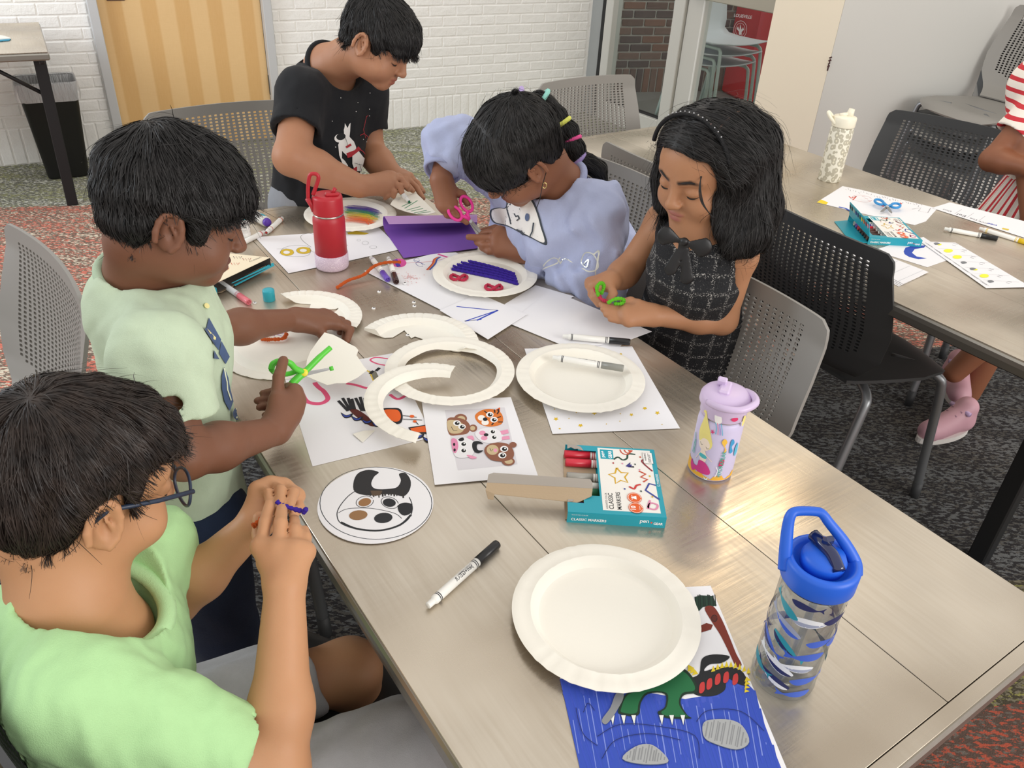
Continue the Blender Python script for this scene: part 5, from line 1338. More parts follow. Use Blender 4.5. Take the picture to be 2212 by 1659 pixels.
def pack_front(d, sc=1.0):
    """design of the marker pack; u 0..1 left to right, v 0..1 front to back"""
    d.fill([(.34, .06), (.97, .06), (.97, .94), (.34, .98)], '#f2efe9') if False else None
    d.fill([(.36, .05), (.95, .05), (.95, .975), (.36, .975)], '#f0ede7')
    d.fill([(.385, .80), (.53, .80), (.53, .95), (.385, .95)], TEAL)
    def vtxt(s, u, v0, v1, col, hs=1.0, bold=.0): d.text(s, (u, v0), (u, v1), col, hs, bold)
    vtxt('pen+', .445, .825, .925, '#ffffff', 1, .02); vtxt('GEAR', .515, .815, .935, '#ffffff', 1, .03)
    vtxt('ASSORTED COLOR', .415, .07, .29, '#4a4a4c'); vtxt('CLASSIC', .475, .07, .29, '#2a2a2c', 1, .01); vtxt('MARKERS', .555, .07, .31, '#2a2a2c', 1, .01)
    st = [(.57+(.115 if i % 2 == 0 else .058)*math.cos(math.radians(100+36*i)), .545+(.125 if i % 2 == 0 else .062)*math.sin(math.radians(100+36*i))) for i in range(10)]
    d.line(st, .0026, '#d8ab2c', closed=True)
    d.line([(.53, .80), (.58, .84), (.63, .80), (.68, .83), (.70, .90), (.78, .90)], .003, '#2b4a3c', 5)
    for k in range(3): d.line([(.64+.03*k+.055*(3-k)/3*math.cos(a)+.03, .965+.075*(3-k)/3*math.sin(a)) for a in [math.pi+math.pi*i/10 for i in range(11)]], .0022, '#c9533a')
    d.line([(.66, .70), (.71, .76), (.68, .70), (.745, .70), (.68, .70)], .0028, '#3d3a86'); d.line([(.72, .73), (.68, .695)], .0028, '#3d3a86')
    d.line([(.94, .65), (.84, .79), (.89, .83), (.96, .80)], .0026, '#8e2f3a', 3); d.line([(.79, .64), (.86, .60), (.80, .55), (.87, .52), (.82, .48)], .0030, '#c9533a'); d.line([(.66, .40), (.71, .37), (.74, .42), (.79, .44)], .0032, '#cc3f3c', 4)
    d.line([(.96, .24), (.83, .36), (.88, .46), (.95, .44)], .0030, '#3d4a9a'); d.line([(.86, .22), (.83, .12), (.90, .10), (.93, .16), (.86, .18), (.82, .10)], .0030, '#df8fb0', 5)
    for (u, v, c) in ((.52, .74, '#b0373a'), (.56, .66, '#d8ab2c'), (.62, .74, '#e29ab4'), (.76, .74, '#3a4a3f'), (.83, .86, '#c9533a'), (.61, .36, '#3d4a9a'), (.80, .66, '#e29ab4'), (.90, .57, '#d8ab2c'), (.78, .34, '#33463c'), (.89, .27, '#d8ab2c')): d.oval(u, v, .010, .011, c, n=10)
    for (u, v, s, f0) in ((.70, .24, 'Washable', .01), (.70, .10, '10', .03)):
        d.oval(u, v, .075, .072, '#e2622d', n=28); d.line(oval(u, v, .066, .063, 28), .0007, '#f3efe8')
    d.text('10', (.70, .075), (.70, .125), '#ffffff', 1, .03); d.text('Count', (.745, .075), (.745, .125), '#ffffff', 1); d.fill([(.72, .215), (.72, .265), (.665, .245), (.665, .235)], '#ffffff'); d.text('Washable', (.68, .205), (.68, .275), '#ffffff')
    d.fill([(.86, .76), (.965, .76), (.965, .93), (.86, .93)], '#f4f2ee'); d.line([(.86, .76), (.965, .76), (.965, .93), (.86, .93)], .0004, '#333333', closed=True); d.text('WARNING', (.895, .80), (.895, .92), '#2a2a2c', 1, .02); d.text('CHOKING HAZARD', (.925, .775), (.925, .92), '#2a2a2c'); d.text('Small parts', (.95, .775), (.95, .90), '#4a4a4c')
    d.text('12 MARKERS', (.985, .44), (.985, .60), '#ffffff', 1, .01) if False else d.text('12 MARKERS', (.99, .42), (.99, .60), '#e9f6f8', 1, .01)
def box_main():
    root, w, h = marker_box('opened teal marker box with its torn cardboard flap pulled out', [(1228, 1105), (1441, 1120), (1411, 971), (1220, 961)], .019, None)
    t = .019; M = M_TEAL
    b = MB().use(M); b.box((0, 0, .0006), (w, h, .0012)); b.box((0, -h/2, t/2), (w, .0010, t)); b.box((0, h/2, t/2), (w, .0010, t)); b.box((w/2, 0, t/2), (.0010, h, t))
    # top panel with the window cut away on the left
    def top(u0, u1, v0, v1): b.box(((u0+u1)/2*w-w/2, (v0+v1)/2*h-h/2, t), ((u1-u0)*w, (v1-v0)*h, .0010))
    top(.34, 1, 0, 1); top(.0, .34, 0, .13); top(.17, .34, .13, .24); top(.14, .34, .92, 1.0); b.build('carton', None, root)
    b = MB().use(M_KRAFT); b.box((0.02*w-w/2+.02, 0, .0016), (.05, h*.95, .0008)); b.build('carton_lining', None, root)
    b = MB().use(M_KRG); torn = [(.02, 1.0), (.02, .93), (.06, .955), (.10, .93), (.13, .935), (.20, .91), (.17, .97), (.10, 1.0)]; b.prism([((u-.5)*w, (v-.5)*h, t+.0006) for u, v in torn], (0, 0, .0006)); b.prism([((u-.5)*w, (v-.5)*h, t+.0006) for u, v in [(.0, .13), (.05, .14), (.08, .19), (.14, .17), (.20, .25), (.10, .27), (.02, .22)]], (0, 0, .0006)); b.build('torn_edge', None, root)
    d = local_draw(w, h, t+.0006); pack_front(d); d.build('printed_panel', root).matrix_parent_inverse = Matrix.Identity(4)
    d = Draw(fn=lambda u, v: Vector(((u-.5)*w, -h/2-.0006, v*t)), step=.00003); d.up = Vector((0, -1, 0))
    d.text('ASSORTED COLOR', (.04, .74), (.21, .74), '#e9f6f8', .9); d.text('CLASSIC MARKERS', (.04, .24), (.40, .24), '#ffffff', 1.0, .02); d.text('pen', (.74, .30), (.83, .30), '#ffffff', 1.1, .01); d.text('+', (.845, .38), (.87, .38), '#f0512d', 1.0, .05); d.text('GEAR', (.88, .28), (.975, .28), '#ffffff', 1.1, .03)
    d.build('side_print', root).matrix_parent_inverse = Matrix.Identity(4)
    # long torn flap: a folded strip of board sticking out to the left
    F = lambda x, y, z: root_inv @ at(x, y, TZ+z)
    root_inv = (Matrix.Translation(root.location) @ Matrix.Rotation(root.rotation_euler.z, 4, 'Z')).inverted()
    b = MB().use(M_KRG); b.prism([F(1055, 1026, .030), F(1066, 1022, .031), F(1275, 1036, .031), F(1280, 1044, .030), F(1280, 1056, .029), F(1052, 1043, .029)], (0, 0, .0009)); b.build('flap', None, root)
    b = MB().use(M_KRAFT); b.prism([F(1052, 1043, .0288), F(1280, 1056, .0288), F(1278, 1072, .022), F(1246, 1087, .017), F(1216, 1083, .018), F(1068, 1068, .020), F(1066, 1080, .012), F(1054, 1078, .012), F(1049, 1060, .022)], (0, 0, .0009)); b.build('flap_fold', None, root)
    return root, w, h
BOX1, bw, bh = box_main()
def boxed_marker(root, w, h, v, u0, u1, cap, z=.0085, r=.0062):
    R = Matrix.Translation(root.location) @ Matrix.Rotation(root.rotation_euler.z, 4, 'Z'); a = R @ Vector(((u1-.5)*w, (v-.5)*h, z)); b_ = R @ Vector(((u0-.5)*w, (v-.5)*h, z)); return a, b_
for v, cap, lab, u in ((.925, '#c5283a', 'red marker cap at the back of the opened box', -.01), (.80, '#cf2f42', 'red marker in the opened teal box next to the grey one', 0), (.585, '#a09d95', 'grey marker in the opened teal box', .01), (.45, '#e8e6df', 'white ended marker in the opened teal box', .10), (.36, '#2f6a4a', 'green marker in the opened teal box', .10), (.25, '#ecc81e', 'yellow marker in the opened teal box', .10), (.16, '#2f3a9c', 'blue marker in the opened teal box', .06)):
    a, b_ = boxed_marker(BOX1, bw, bh, v, u, .93, cap, .0085 if v < .9 else .009); marker(lab, a, b_, cap, text=False, group='markers inside the opened box')
def box_second():
    root, w, h = marker_box('teal marker box with a raised spotted flap on the second table', [(1868, 511), (1985, 520), (1950, 470), (1844, 466)], .019, None); t = .019
    b = MB().use(M_TEAL); b.box((0, 0, .0006), (w, h, .0012)); b.box((0, -h/2, t/2), (w, .001, t)); b.box((0, h/2, t/2), (w, .001, t)); b.box((w/2, 0, t/2), (.001, h, t))
    for (u0, u1, v0, v1) in ((.44, 1, 0, 1), (0, .10, 0, 1), (.10, .44, 0, .10), (.10, .44, .88, 1)): b.box(((u0+u1)/2*w-w/2, (v0+v1)/2*h-h/2, t), ((u1-u0)*w, (v1-v0)*h, .001))
    b.build('carton', None, root)
    d = local_draw(w, h, t+.0006); pack_front(d); d.build('printed_panel', root).matrix_parent_inverse = Matrix.Identity(4)
    d = Draw(fn=lambda u, v: Vector(((u-.5)*w, -h/2-.0006, v*t)), step=.00003); d.up = Vector((0, -1, 0)); d.text('ASSORTED COLOR', (.04, .74), (.21, .74), '#e9f6f8', .9); d.text('CLASSIC MARKERS', (.04, .24), (.42, .24), '#ffffff', 1.0, .02); d.text('pen', (.74, .30), (.83, .30), '#ffffff', 1.1, .01); d.text('+', (.845, .38), (.87, .38), '#f0512d', 1, .05); d.text('GEAR', (.88, .28), (.975, .28), '#ffffff', 1.1, .03); d.build('side_print', root).matrix_parent_inverse = Matrix.Identity(4)
    x0 = -w/2; hh = .040; ux, uz = -.26, .966
    b = MB().use(M_TEAL); b.prism([(x0, -h/2, t), (x0, h/2, t), (x0+ux*hh, h/2-.004, t+uz*hh), (x0+ux*hh, -h/2+.004, t+uz*hh)], (.001, 0, .0004)); fl = b.build('flap', None, root)
    d = Draw(fn=lambda u, v: Vector((x0+ux*hh*v-.0006, h/2-u*h, t+uz*hh*v)), step=.00005); d.up = Vector((-.966, 0, -.26))
    dd = Draw(fn=lambda u, v: Vector((x0+ux*hh*v+.0014, h/2-u*h, t+uz*hh*v+.0004)), step=.00005); dd.up = Vector((.966, 0, .26))
    for i, c in enumerate(('#2c2a26', '#5a3a2a', '#c9c4b4', '#4a3f86', '#3a3470', '#3f5a3a', '#e8c820', '#d9742a', '#b03a34', '#e592a4')): d.oval(.06+i*.098, .70, .030, .16, c, n=14)
    d.build('colour_spots', root).matrix_parent_inverse = Matrix.Identity(4)
    b = MB().use(M_TEAL); b.prism([(x0, -h/2, .003), (x0, h/2, .003), (x0-.040, h/2-.01, .001), (x0-.042, -h/2+.004, .001)], (0, 0, .0009)); b.build('lower_flap', None, root)
    return root, w, h
BOX3, w3, h3 = box_second()
for v, cap, lab in ((.78, '#b9b6ae', 'pale marker in the second table box'), (.68, '#6a4fa8', 'purple marker in the second table box'), (.58, '#c5283a', 'red marker in the second table box'), (.47, '#5a2f28', 'brown marker in the second table box'), (.36, '#43261f', 'dark brown marker in the second table box'), (.25, '#3a241f', 'darkest brown marker in the second table box'), (.15, '#6b4a3a', 'tan marker in the second table box')):
    a, b_ = boxed_marker(BOX3, w3, h3, v, .03, .95, cap); marker(lab, a, b_, cap, text=False, group='markers inside the second table box')
def box_tilted():
    """box lying open, propped behind the sage shirted boy"""
    zt = TZ+.030; A = at(418, 606, zt); B_ = at(462, 618, zt); C = at(585, 558, zt-.004); D_ = at(484, 545, zt-.002)
    root = thing('marker_box', 'tilted open marker box with squiggle samples beside the sage shirted boy', 'box', (A.x, A.y, TZ), 0, 'marker boxes'); o = Vector((A.x, A.y, TZ))
    E_ = A-(C-B_)*0+(D_-A)*0
    TL = at(400, 596, zt) ; P = [at(420, 610, zt), at(456, 617, zt), at(583, 557, zt), at(486, 547, zt), at(412, 585, zt)]
    q = [p-o for p in P]
    b = MB().use(mat('carton_cream', '#efe2c6', .6)); b.prism(q, (0, 0, .001)); top = b.build('top_panel', None, root)
    b = MB().use(M_TEAL); b.prism([q[0], q[1], q[1]-Vector((0, 0, .017)), q[0]-Vector((0, 0, .017))], (0, -.0008, 0)); b.prism([q[1]-Vector((0, 0, .0)), q[1]+Vector((.011, -.001, -.004)), q[1]+Vector((.011, -.001, -.016)), q[1]-Vector((0, 0, .017))], (0, -.0008, 0)); b.build('side_panel', None, root)
    b = MB().use(mat('carton_dark_inside', '#3a3633', .9)); lo = Vector((0, 0, -.021)); b.prism([q[1]+lo, q[2]+lo, q[3]+lo, q[4]+lo], (0, 0, .0008)); b.prism([q[2], q[2]+lo, q[3]+lo, q[3]], (0, .0008, 0)); b.build('inner_panel', None, root)
    f = [at(455, 630, TZ+.004), at(462, 634, TZ+.003), at(478, 632, TZ+.003), at(592, 572, TZ+.006), at(590, 566, TZ+.010), at(470, 624, TZ+.008)]
    b = MB().use(M_KRAFT); b.prism([p-o for p in f], (0, 0, .0009)); fl = b.build('flap', None, root)
    b = MB().use(M_TEAL); b.prism([at(508, 618, TZ+.004)-o, at(593, 574, TZ+.008)-o, at(590, 568, TZ+.013)-o, at(500, 612, TZ+.010)-o], (0, 0, .0009)); b.build('flap_edge', None, root)
    d = Draw(zt+.0012)
    cols = ['#4a2f3a', '#9a3f34', '#7a5a6a', '#c9543a', '#8a4a3a', '#d88a3a', '#c8a33c']
    for i, (x, y) in enumerate(((513, 556), (533, 560), (488, 566), (508, 570), (470, 577), (486, 581), (459, 588))):
        d.line([(x-9+k*3, y+(2.5 if k % 2 else -2.5)) for k in range(7)], .0014, cols[i])
    d.text('CLASSIC MARKERS', (556, 557), (530, 566), '#5a5a58', .8) if False else d.text('CLASSIC', (540, 566), (566, 556), '#6a6a66', .7)
    d.fill([(446, 604), (468, 598), (470, 604), (450, 611)], TEAL); d.text('pen+GEAR', (450, 609), (468, 603), '#ffffff', 1)
    dd = d.build('printed_panel', root)
    d = Draw(fn=lambda u, v: (P[0].lerp(P[1], u)+Vector((0, -.0012, -.017*(1-v)))), step=.00005); d.up = Vector((0, -1, 0)); d.text('CLASSIC MARKERS', (.95, .75), (.08, .75), '#ffffff', 1.0, .02); d.build('side_print', root)
box_tilted()
# ------------------------------------------------------------------ bottles
def bottle_red():
    P = at(718, 576, TZ); root = thing('water_bottle', 'red water bottle with a carry loop and pale glitter boot', 'bottle', P, 0, 'water bottles'); z = lambda py: zat(P, py); r = .0352
    H = z(445); hr = z(452)
    red = mat('red_powder_coat', '#b3202e', .42, bump=.08, bscale=900); lid = mat('red_lid_plastic', '#b5222f', .4)
    N = NT('glitter_boot', .45); n = N.noise(N.coord(), 700, 2, .8); N.color(N.ramp(n, [(.55, '#c9b4c6'), (.66, '#fff2f6')])); 
    zb = z(545)
    MB().use(N.m).lathe([(r*.9, 0), (r*1.03, .003), (r*1.06, .008), (r*1.06, zb), (r*1.0, zb+.001)], 40).build('boot', None, root)
    zn = z(462)
    MB().use(red).lathe([(r, .01), (r, zn-.014), (r*.98, zn-.007), (r*.90, zn-.001), (r*.88, zn)], 40).build('bottle_body', None, root)
    MB().use(mat('steel_ring', '#c8c4bc', .2, 1.0)).lathe([(r*.92, zn-.001), (r*.94, zn+.0005), (r*.94, zn+.003), (r*.90, zn+.0035)], 40).build('steel_ring', None, root)
    zl = z(420)
    lo = MB().use(lid).lathe([(r*.93, zn+.003), (r*.94, zn+.006), (r*.93, zl-.006), (r*.88, zl-.001), (r*.5, zl+.0005)], 40).build('lid', None, root)
    b = MB().use(lid); b.box((.012, -.004, zl+.003), (.030, .016, .008), Matrix.Rotation(.35, 3, 'Z'), .003); b.tube([(.013, -.005, zl+.006), (.020, -.002, zl+.016)], [.004, .0045], 8); b.build('spout', None, lo)
    c = Vector((-.026, -.012, zl-.002)); pts = smooth_path([c+Vector((-.012, 0, -.006)), c+Vector((-.010, 0, .020)), c+Vector((-.004, 0, .046)), c+Vector((.008, 0, .050)), c+Vector((.014, 0, .042)), c+Vector((.006, 0, .020)), c+Vector((-.001, 0, .004))], 5)
    b = MB().use(lid); b.tube(pts, .0042, 10); b.tube([c+Vector((-.013, -.003, -.004)), c+Vector((-.004, .0, -.022)), c+Vector((-.003, 0, -.034))], [.0055, .006, .004], 8); b.build('carry_loop', None, lo)
bottle_red()
def bottle_lav():
    P = at(1533, 1012, TZ); root = thing('water_bottle', 'lavender mermaid print water bottle with a lilac straw lid', 'bottle', P, .0, 'water bottles'); r = .0345
    lav = mat('lavender_coat', '#cfc6e6', .42); zt = zat(P, 893); z0 = .004
    body = MB().use(lav).lathe([(r*.92, 0), (r*.98, .002), (r, .006), (r, zt-.012), (r*.97, zt-.005), (r*.90, zt)], 48).build('bottle_body', None, root)
    MB().use(mat('steel_ring', '#c8c4bc', .2, 1.0)).lathe([(r*.90, zt), (r*.93, zt+.001), (r*.93, zt+.003), (r*.90, zt+.004)], 40).build('steel_ring', None, root)
    lidm = mat('lilac_lid', '#d3bfe0', .35); zl = zt+.034
    lo = MB().use(lidm).lathe([(r*.97, zt+.003), (r*1.0, zt+.005), (r*1.0, zt+.014), (r*1.12, zt+.022), (r*1.10, zl-.002), (r*1.0, zl+.003), (r*.80, zl+.007), (r*.5, zl+.009)], 40).build('lid', None, root)
    b = MB().use(lidm); b.box((-.004, .002, zl+.010), (.016, .034, .008), Matrix.Rotation(-.35, 3, 'Z'), .0025); b.box((-.008, .010, zl+.017), (.014, .010, .012), Matrix.Rotation(-.35, 3, 'Z') @ Matrix.Rotation(.3, 3, 'X'), .002); b.build('spout_cover', None, lo)
    b = MB().use(lidm); b.tube(smooth_path([(-.030, -.016, zl-.004), (-.016, -.040, zl+.002), (.010, -.046, zl+.004), (.034, -.030, zl+.006), (.038, -.006, zl+.004), (.030, .012, zl)], 5), .0055, 10); b.build('carry_loop', None, lo)
    # print wrapped on the cylinder: u is metres around (0 faces the camera), v height
    a0 = math.atan2(CAM.y-P.y, CAM.x-P.x)
    d = Draw(fn=lambda u, v: Vector(((r+.00025)*math.cos(a0+u/r), (r+.00025)*math.sin(a0+u/r), v)), step=0.0)
    class CylDraw(Draw):
        pass
    k = [0]
    def lay(): k[0] += 1; return r+.00025+.00004*k[0]
    def cyl(pts, col):
        R = lay(); bm = bmesh.new(); bm.faces.new([bm.verts.new((x, y, 0)) for x, y in pts]); bmesh.ops.triangulate(bm, faces=bm.faces[:])
        for _ in range(4):
            es = [e for e in bm.edges if e.calc_length() > .004]
            if not es: break
            bmesh.ops.subdivide_edges(bm, edges=es, cuts=1); bmesh.ops.triangulate(bm, faces=bm.faces[:])
        bm.verts.index_update(); PB.use(flat(col, .5)).add([(R*math.cos(a0+v.co.x/r), R*math.sin(a0+v.co.x/r), v.co.y) for v in bm.verts], [tuple(v.index for v in f.verts) for f in bm.faces]); bm.free()
    PB = MB(); C = lambda px, py: ((px-1533-(1012-py)*.20)*-1*-0+((px-(1533+(1012-py)*.155))*.00067), max(.003, (1012-py)*.00098+.012))
    def pl(pts, col): cyl([C(*p) for p in pts], col)
    def sm(pts, col): cyl([(q.x, q.y) for q in smooth_path([(*C(*p), 0) for p in pts], 4, True)], col)
    hgt = zt
    sand = [(-.050+.100*i/24, .010+.004*math.sin(i*.9)+.002*math.sin(i*2.3)+(.012 if i < 7 else 0)) for i in range(25)]
    cyl([(-.050, .004)]+sand+[(.050, .004)], '#f0b53c')
    sm([(1504, 905), (1512, 900), (1520, 915), (1530, 935), (1536, 955), (1528, 965), (1512, 966), (1502, 958), (1498, 940), (1505, 922), (1510, 908)], '#f0e28a'); cyl([C(*p) for p in oval(1516, 958, 15, 12, 18)], '#f5e3d3')
    sm([(1499, 948), (1510, 940), (1526, 940), (1537, 952), (1530, 948), (1514, 948), (1504, 956)], '#efe08a')
    for q in stroke([C(1506, 957), C(1509, 961), C(1513, 960)], .0006)+stroke([C(1522, 961), C(1525, 964), C(1529, 962)], .0006)+stroke([C(1515, 968), C(1518, 969)], .0006): cyl(q, '#3a2a2a')
    sm([(1512, 968), (1520, 968), (1526, 980), (1522, 990), (1512, 990), (1508, 980)], '#f5e3d3'); sm([(1508, 976), (1524, 977), (1524, 983), (1509, 982)], '#54b9c2'); 
    for q in stroke([C(1508, 976), C(1498, 990)], .0012)+stroke([C(1525, 976), C(1538, 984)], .0012): cyl(q, '#f5e3d3')
    sm([(1508, 990), (1524, 990), (1536, 1002), (1534, 1010), (1516, 1012), (1496, 1010), (1488, 1004), (1504, 1002)], '#d43a8c'); sm([(1496, 1006), (1484, 998), (1482, 1008), (1490, 1016), (1498, 1012)], '#d43a8c')
    cyl([C(1534+(5 if i % 2 == 0 else 2)*math.cos(i*math.pi/5), 930+(5 if i % 2 == 0 else 2)*math.sin(i*math.pi/5)) for i in range(10)], '#d8407a'); cyl([C(1528+(9 if i % 2 == 0 else 3)*math.cos(i*math.pi/5+.3), 1022+(8 if i % 2 == 0 else 3)*math.sin(i*math.pi/5+.3)) for i in range(10)], '#dff0ee')
    sm([(1536, 898), (1548, 897), (1552, 908), (1544, 914), (1537, 910)], '#f3f0ee')
    for i, c in enumerate(('#58b8d8', '#e88ab0', '#9a8ad8', '#58b8d8')):
        for q in stroke([C(1539+i*4, 912), C(1542+i*4, 922), C(1541+i*5, 932)], .0010): cyl(q, c)
    cyl([C(*p) for p in oval(1579, 902, 8, 4, 14)], '#d8306a'); cyl([C(*p) for p in oval(1560, 985, 5, 9, 14, .5)], '#d8306a')
    sm([(1556, 945), (1562, 938), (1568, 944), (1564, 952), (1568, 960), (1562, 966), (1564, 956)], '#f2c14a'); sm([(1576, 945), (1582, 940), (1586, 948), (1580, 954), (1584, 964), (1576, 966)], '#3a9ad0'); sm([(1590, 960), (1598, 950), (1600, 968), (1592, 976)], '#58b8d8'); sm([(1604, 900), (1612, 905), (1606, 920), (1600, 915)], '#f0e28a')
    for q in stroke([C(1486, 950), C(1488, 965), C(1485, 985)], .0016)+stroke([C(1492, 960), C(1491, 985)], .0014): cyl(q, '#4aa89a')
    for q in stroke([C(1548, 1012), C(1553, 1000), C(1549, 992)], .0009)+stroke([C(1553, 1000), C(1560, 994)], .0009)+stroke([C(1552, 1006), C(1562, 1002)], .0009): cyl(q, '#ffffff')
    v, f, asp = text2d('HYDRAPEAK', .01); u0 = .0185; PB.use(flat('#3fae9a', .5)); R = lay(); PB.add([(R*math.cos(a0+(u0+y*.050*-1)/r*1.0), R*math.sin(a0+(u0-y*.050)/r), .012+x*.050) for x, y in v], f)
    PB.build('mermaid_print', None, body, recalc=False)
bottle_lav()
def bottle_blue():
    P = at(1688, 1462, TZ); root = thing('water_bottle', 'clear whale print water bottle with a bright blue handled lid', 'bottle', P, 0, 'water bottles'); r = .0355
    N = NT('clear_tritan', .03); 
    gl = N.n('BsdfGlossy'); gl.inputs['Roughness'].default_value = .03; tr = N.n('BsdfTransparent'); tr.inputs['Color'].default_value = (.84, .86, .88, 1); lw = N.n('LayerWeight'); lw.inputs['Blend'].default_value = .25; mx = N.n('MixShader')
    N.l(N.math('MULTIPLY', lw.outputs['Facing'], .55), mx.inputs[0]); N.l(tr.outputs[0], mx.inputs[1]); N.l(gl.outputs[0], mx.inputs[2]); out = [n for n in N.t.nodes if n.type == 'OUTPUT_MATERIAL'][0]; N.l(mx.outputs[0], out.inputs['Surface'])
    zt = zat(P, 1250)
    body = MB().use(N.m).lathe([(r*.90, .001), (r*1.0, .004), (r*1.02, .010), (r*1.0, .016), (r, zt-.014), (r*.96, zt-.008), (r*.94, zt)], 56).build('bottle_body', None, root)
    MB().use(N.m).lathe([(r*.88, .010), (r*.93, .014), (r*.93, zt-.012), (r*.88, zt)], 48).build('inner_wall', None, body)
    MB().use(mat('clear_straw', '#a9b4bc', .2, alpha=.35)).tube([(.004, 0, .014), (.006, -.002, zt+.01)], .0042, 10).build('straw', None, body)
    blue = mat('bright_blue_plastic', '#1f62d8', .42); zl = zt+.030
    MB().use(mat('dark_thread_ring', '#2e3338', .4)).lathe([(r*.97, zt-.003), (r*1.0, zt-.002), (r*1.0, zt+.001), (r*.95, zt+.002)], 40).build('neck_ring', None, root)
    lo = MB().use(blue).lathe([(r*1.06, zt+.001), (r*1.10, zt+.003), (r*1.10, zl-.006), (r*1.05, zl-.001), (r*.92, zl), (r*.84, zl-.003), (r*.76, zl-.010), (r*.40, zl-.011)], 56).build('lid', None, root)
    ang = math.atan2(-.25, 1.0)
    Rm_ = Matrix.Rotation(ang, 4, 'Z')
    # sloped handle arch rising on the far-left side
    top = zat(P, 1098); c0 = Vector((-.006, .030, 0))
    pts = [(-.0365, .000, zl-.018), (-.0385, .008, zl+.002), (-.039, .018, zl+.024), (-.0375, .023, zl+.036), (-.031, .026, zl+.0395), (-.012, .027, zl+.0400), (-.004, .026, zl+.038), (.004, .022, zl+.030), (.022, .014, zl+.012), (.035, .004, zl-.006), (.037, -.002, zl-.018)]
    b = MB().use(blue); pp = smooth_path(pts, 6); n = len(pp); b.tube(pp, [.0078-.0028*math.sin(math.pi*i/(n-1)) for i in range(n)], 12); b.build('carry_handle', None, lo)
    MB().use(blue).lathe([(r*.62, zl-.014), (r*.66, zl+.001), (r*.58, zl+.007), (r*.2, zl+.009)], 32).build('lid_dome', None, lo)
    nv_ = mat('navy_clear_spout', '#16204e', .12, coat=.6); b = MB().use(nv_); b.tube(smooth_path([(-.008, .022, zl+.012), (-.002, .008, zl+.012), (.004, -.006, zl+.011), (.008, -.022, zl+.004)], 4), .0068, 12); b.box((.001, .006, zl+.020), (.014, .008, .010), Matrix.Rotation(.3, 3, 'Z'), .003); b.build('spout', None, lo)
    # whales wrapped round the bottle
    a0 = math.atan2(CAM.y-P.y, CAM.x-P.x); PB = MB(); k = [0]
    def cyl(pts, col, rough=.45):
        k[0] += 1; R = r+.0003+.00003*k[0]; bm = bmesh.new(); bm.faces.new([bm.verts.new((x, y, 0)) for x, y in pts]); bmesh.ops.triangulate(bm, faces=bm.faces[:])
        for _ in range(4):
            es = [e for e in bm.edges if e.calc_length() > .004]
            if not es: break
            bmesh.ops.subdivide_edges(bm, edges=es, cuts=1); bmesh.ops.triangulate(bm, faces=bm.faces[:])
        bm.verts.index_update(); PB.use(flat(col, rough)).add([(R*math.cos(a0+v.co.x/r), R*math.sin(a0+v.co.x/r), v.co.y) for v in bm.verts], [tuple(v.index for v in f.verts) for f in bm.faces]); bm.free()
    def whale(u, v, s, rot, body_, belly, fl=1):
        shp = [(-.026, .002), (-.020, .006), (-.008, .008), (.006, .006), (.018, .002), (.024, .004), (.032, .009), (.029, .002), (.031, -.005), (.023, .0), (.012, -.004), (-.004, -.007), (-.018, -.006)]
        bl = [(-.025, .000), (-.010, .000), (.006, -.001), (.016, -.001), (.004, -.005), (-.010, -.0065), (-.020, -.0045)]
        c, sn = math.cos(rot), math.sin(rot); T = lambda P_: [(u+s*fl*(x*c)-s*y*sn, v+s*fl*x*sn+s*y*c) for x, y in P_]
        cyl([(q.x, q.y) for q in smooth_path([(x, y, 0) for x, y in T(shp)], 4, True)], body_)
        if belly: cyl([(q.x, q.y) for q in smooth_path([(x, y, 0) for x, y in T(bl)], 3, True)], belly)
    WB, BB, NVY, TL, GY = '#e3e7ec', '#3f62c8', '#232b5c', '#2b93a6', '#9aa2ba'
    H = zt
    for (u, v, s, rot, a, b_, fl) in ((.012, H*.80, 1.0, .10, WB, GY, 1), (-.020, H*.84, .8, -.5, TL, None, -1), (-.016, H*.70, 1.0, -.45, GY, BB, -1), (.030, H*.62, .8, .15, BB, None, 1), (-.006, H*.52, 1.0, -.55, TL, NVY, 1), (.018, H*.48, .9, .15, BB, None, -1), (-.028, H*.46, .9, -.5, BB, NVY, 1), (.010, H*.36, .9, .05, WB, GY, -1), (-.012, H*.33, 1.05, -.35, WB, NVY, -1), (.028, H*.24, .85, .15, BB, None, 1), (-.010, H*.19, 1.0, -.35, NVY, WB, -1), (.020, H*.10, .8, .10, BB, None, -1), (-.032, H*.22, .8, -.3, TL, None, 1), (.0, H*.93, .7, .0, NVY, None, 1), (.040, H*.84, .8, .2, NVY, None, 1), (.058, H*.6, 1, .1, BB, None, 1), (-.058, H*.6, 1, -.3, NVY, WB, 1), (.075, H*.35, 1, .1, TL, None, 1), (-.080, H*.4, 1, .1, BB, None, 1), (.090, H*.7, 1, .2, WB, GY, 1)): whale(u, v, s*.86, rot, a, b_, fl)
    PB.build('whale_print', None, body, recalc=False)
bottle_blue()
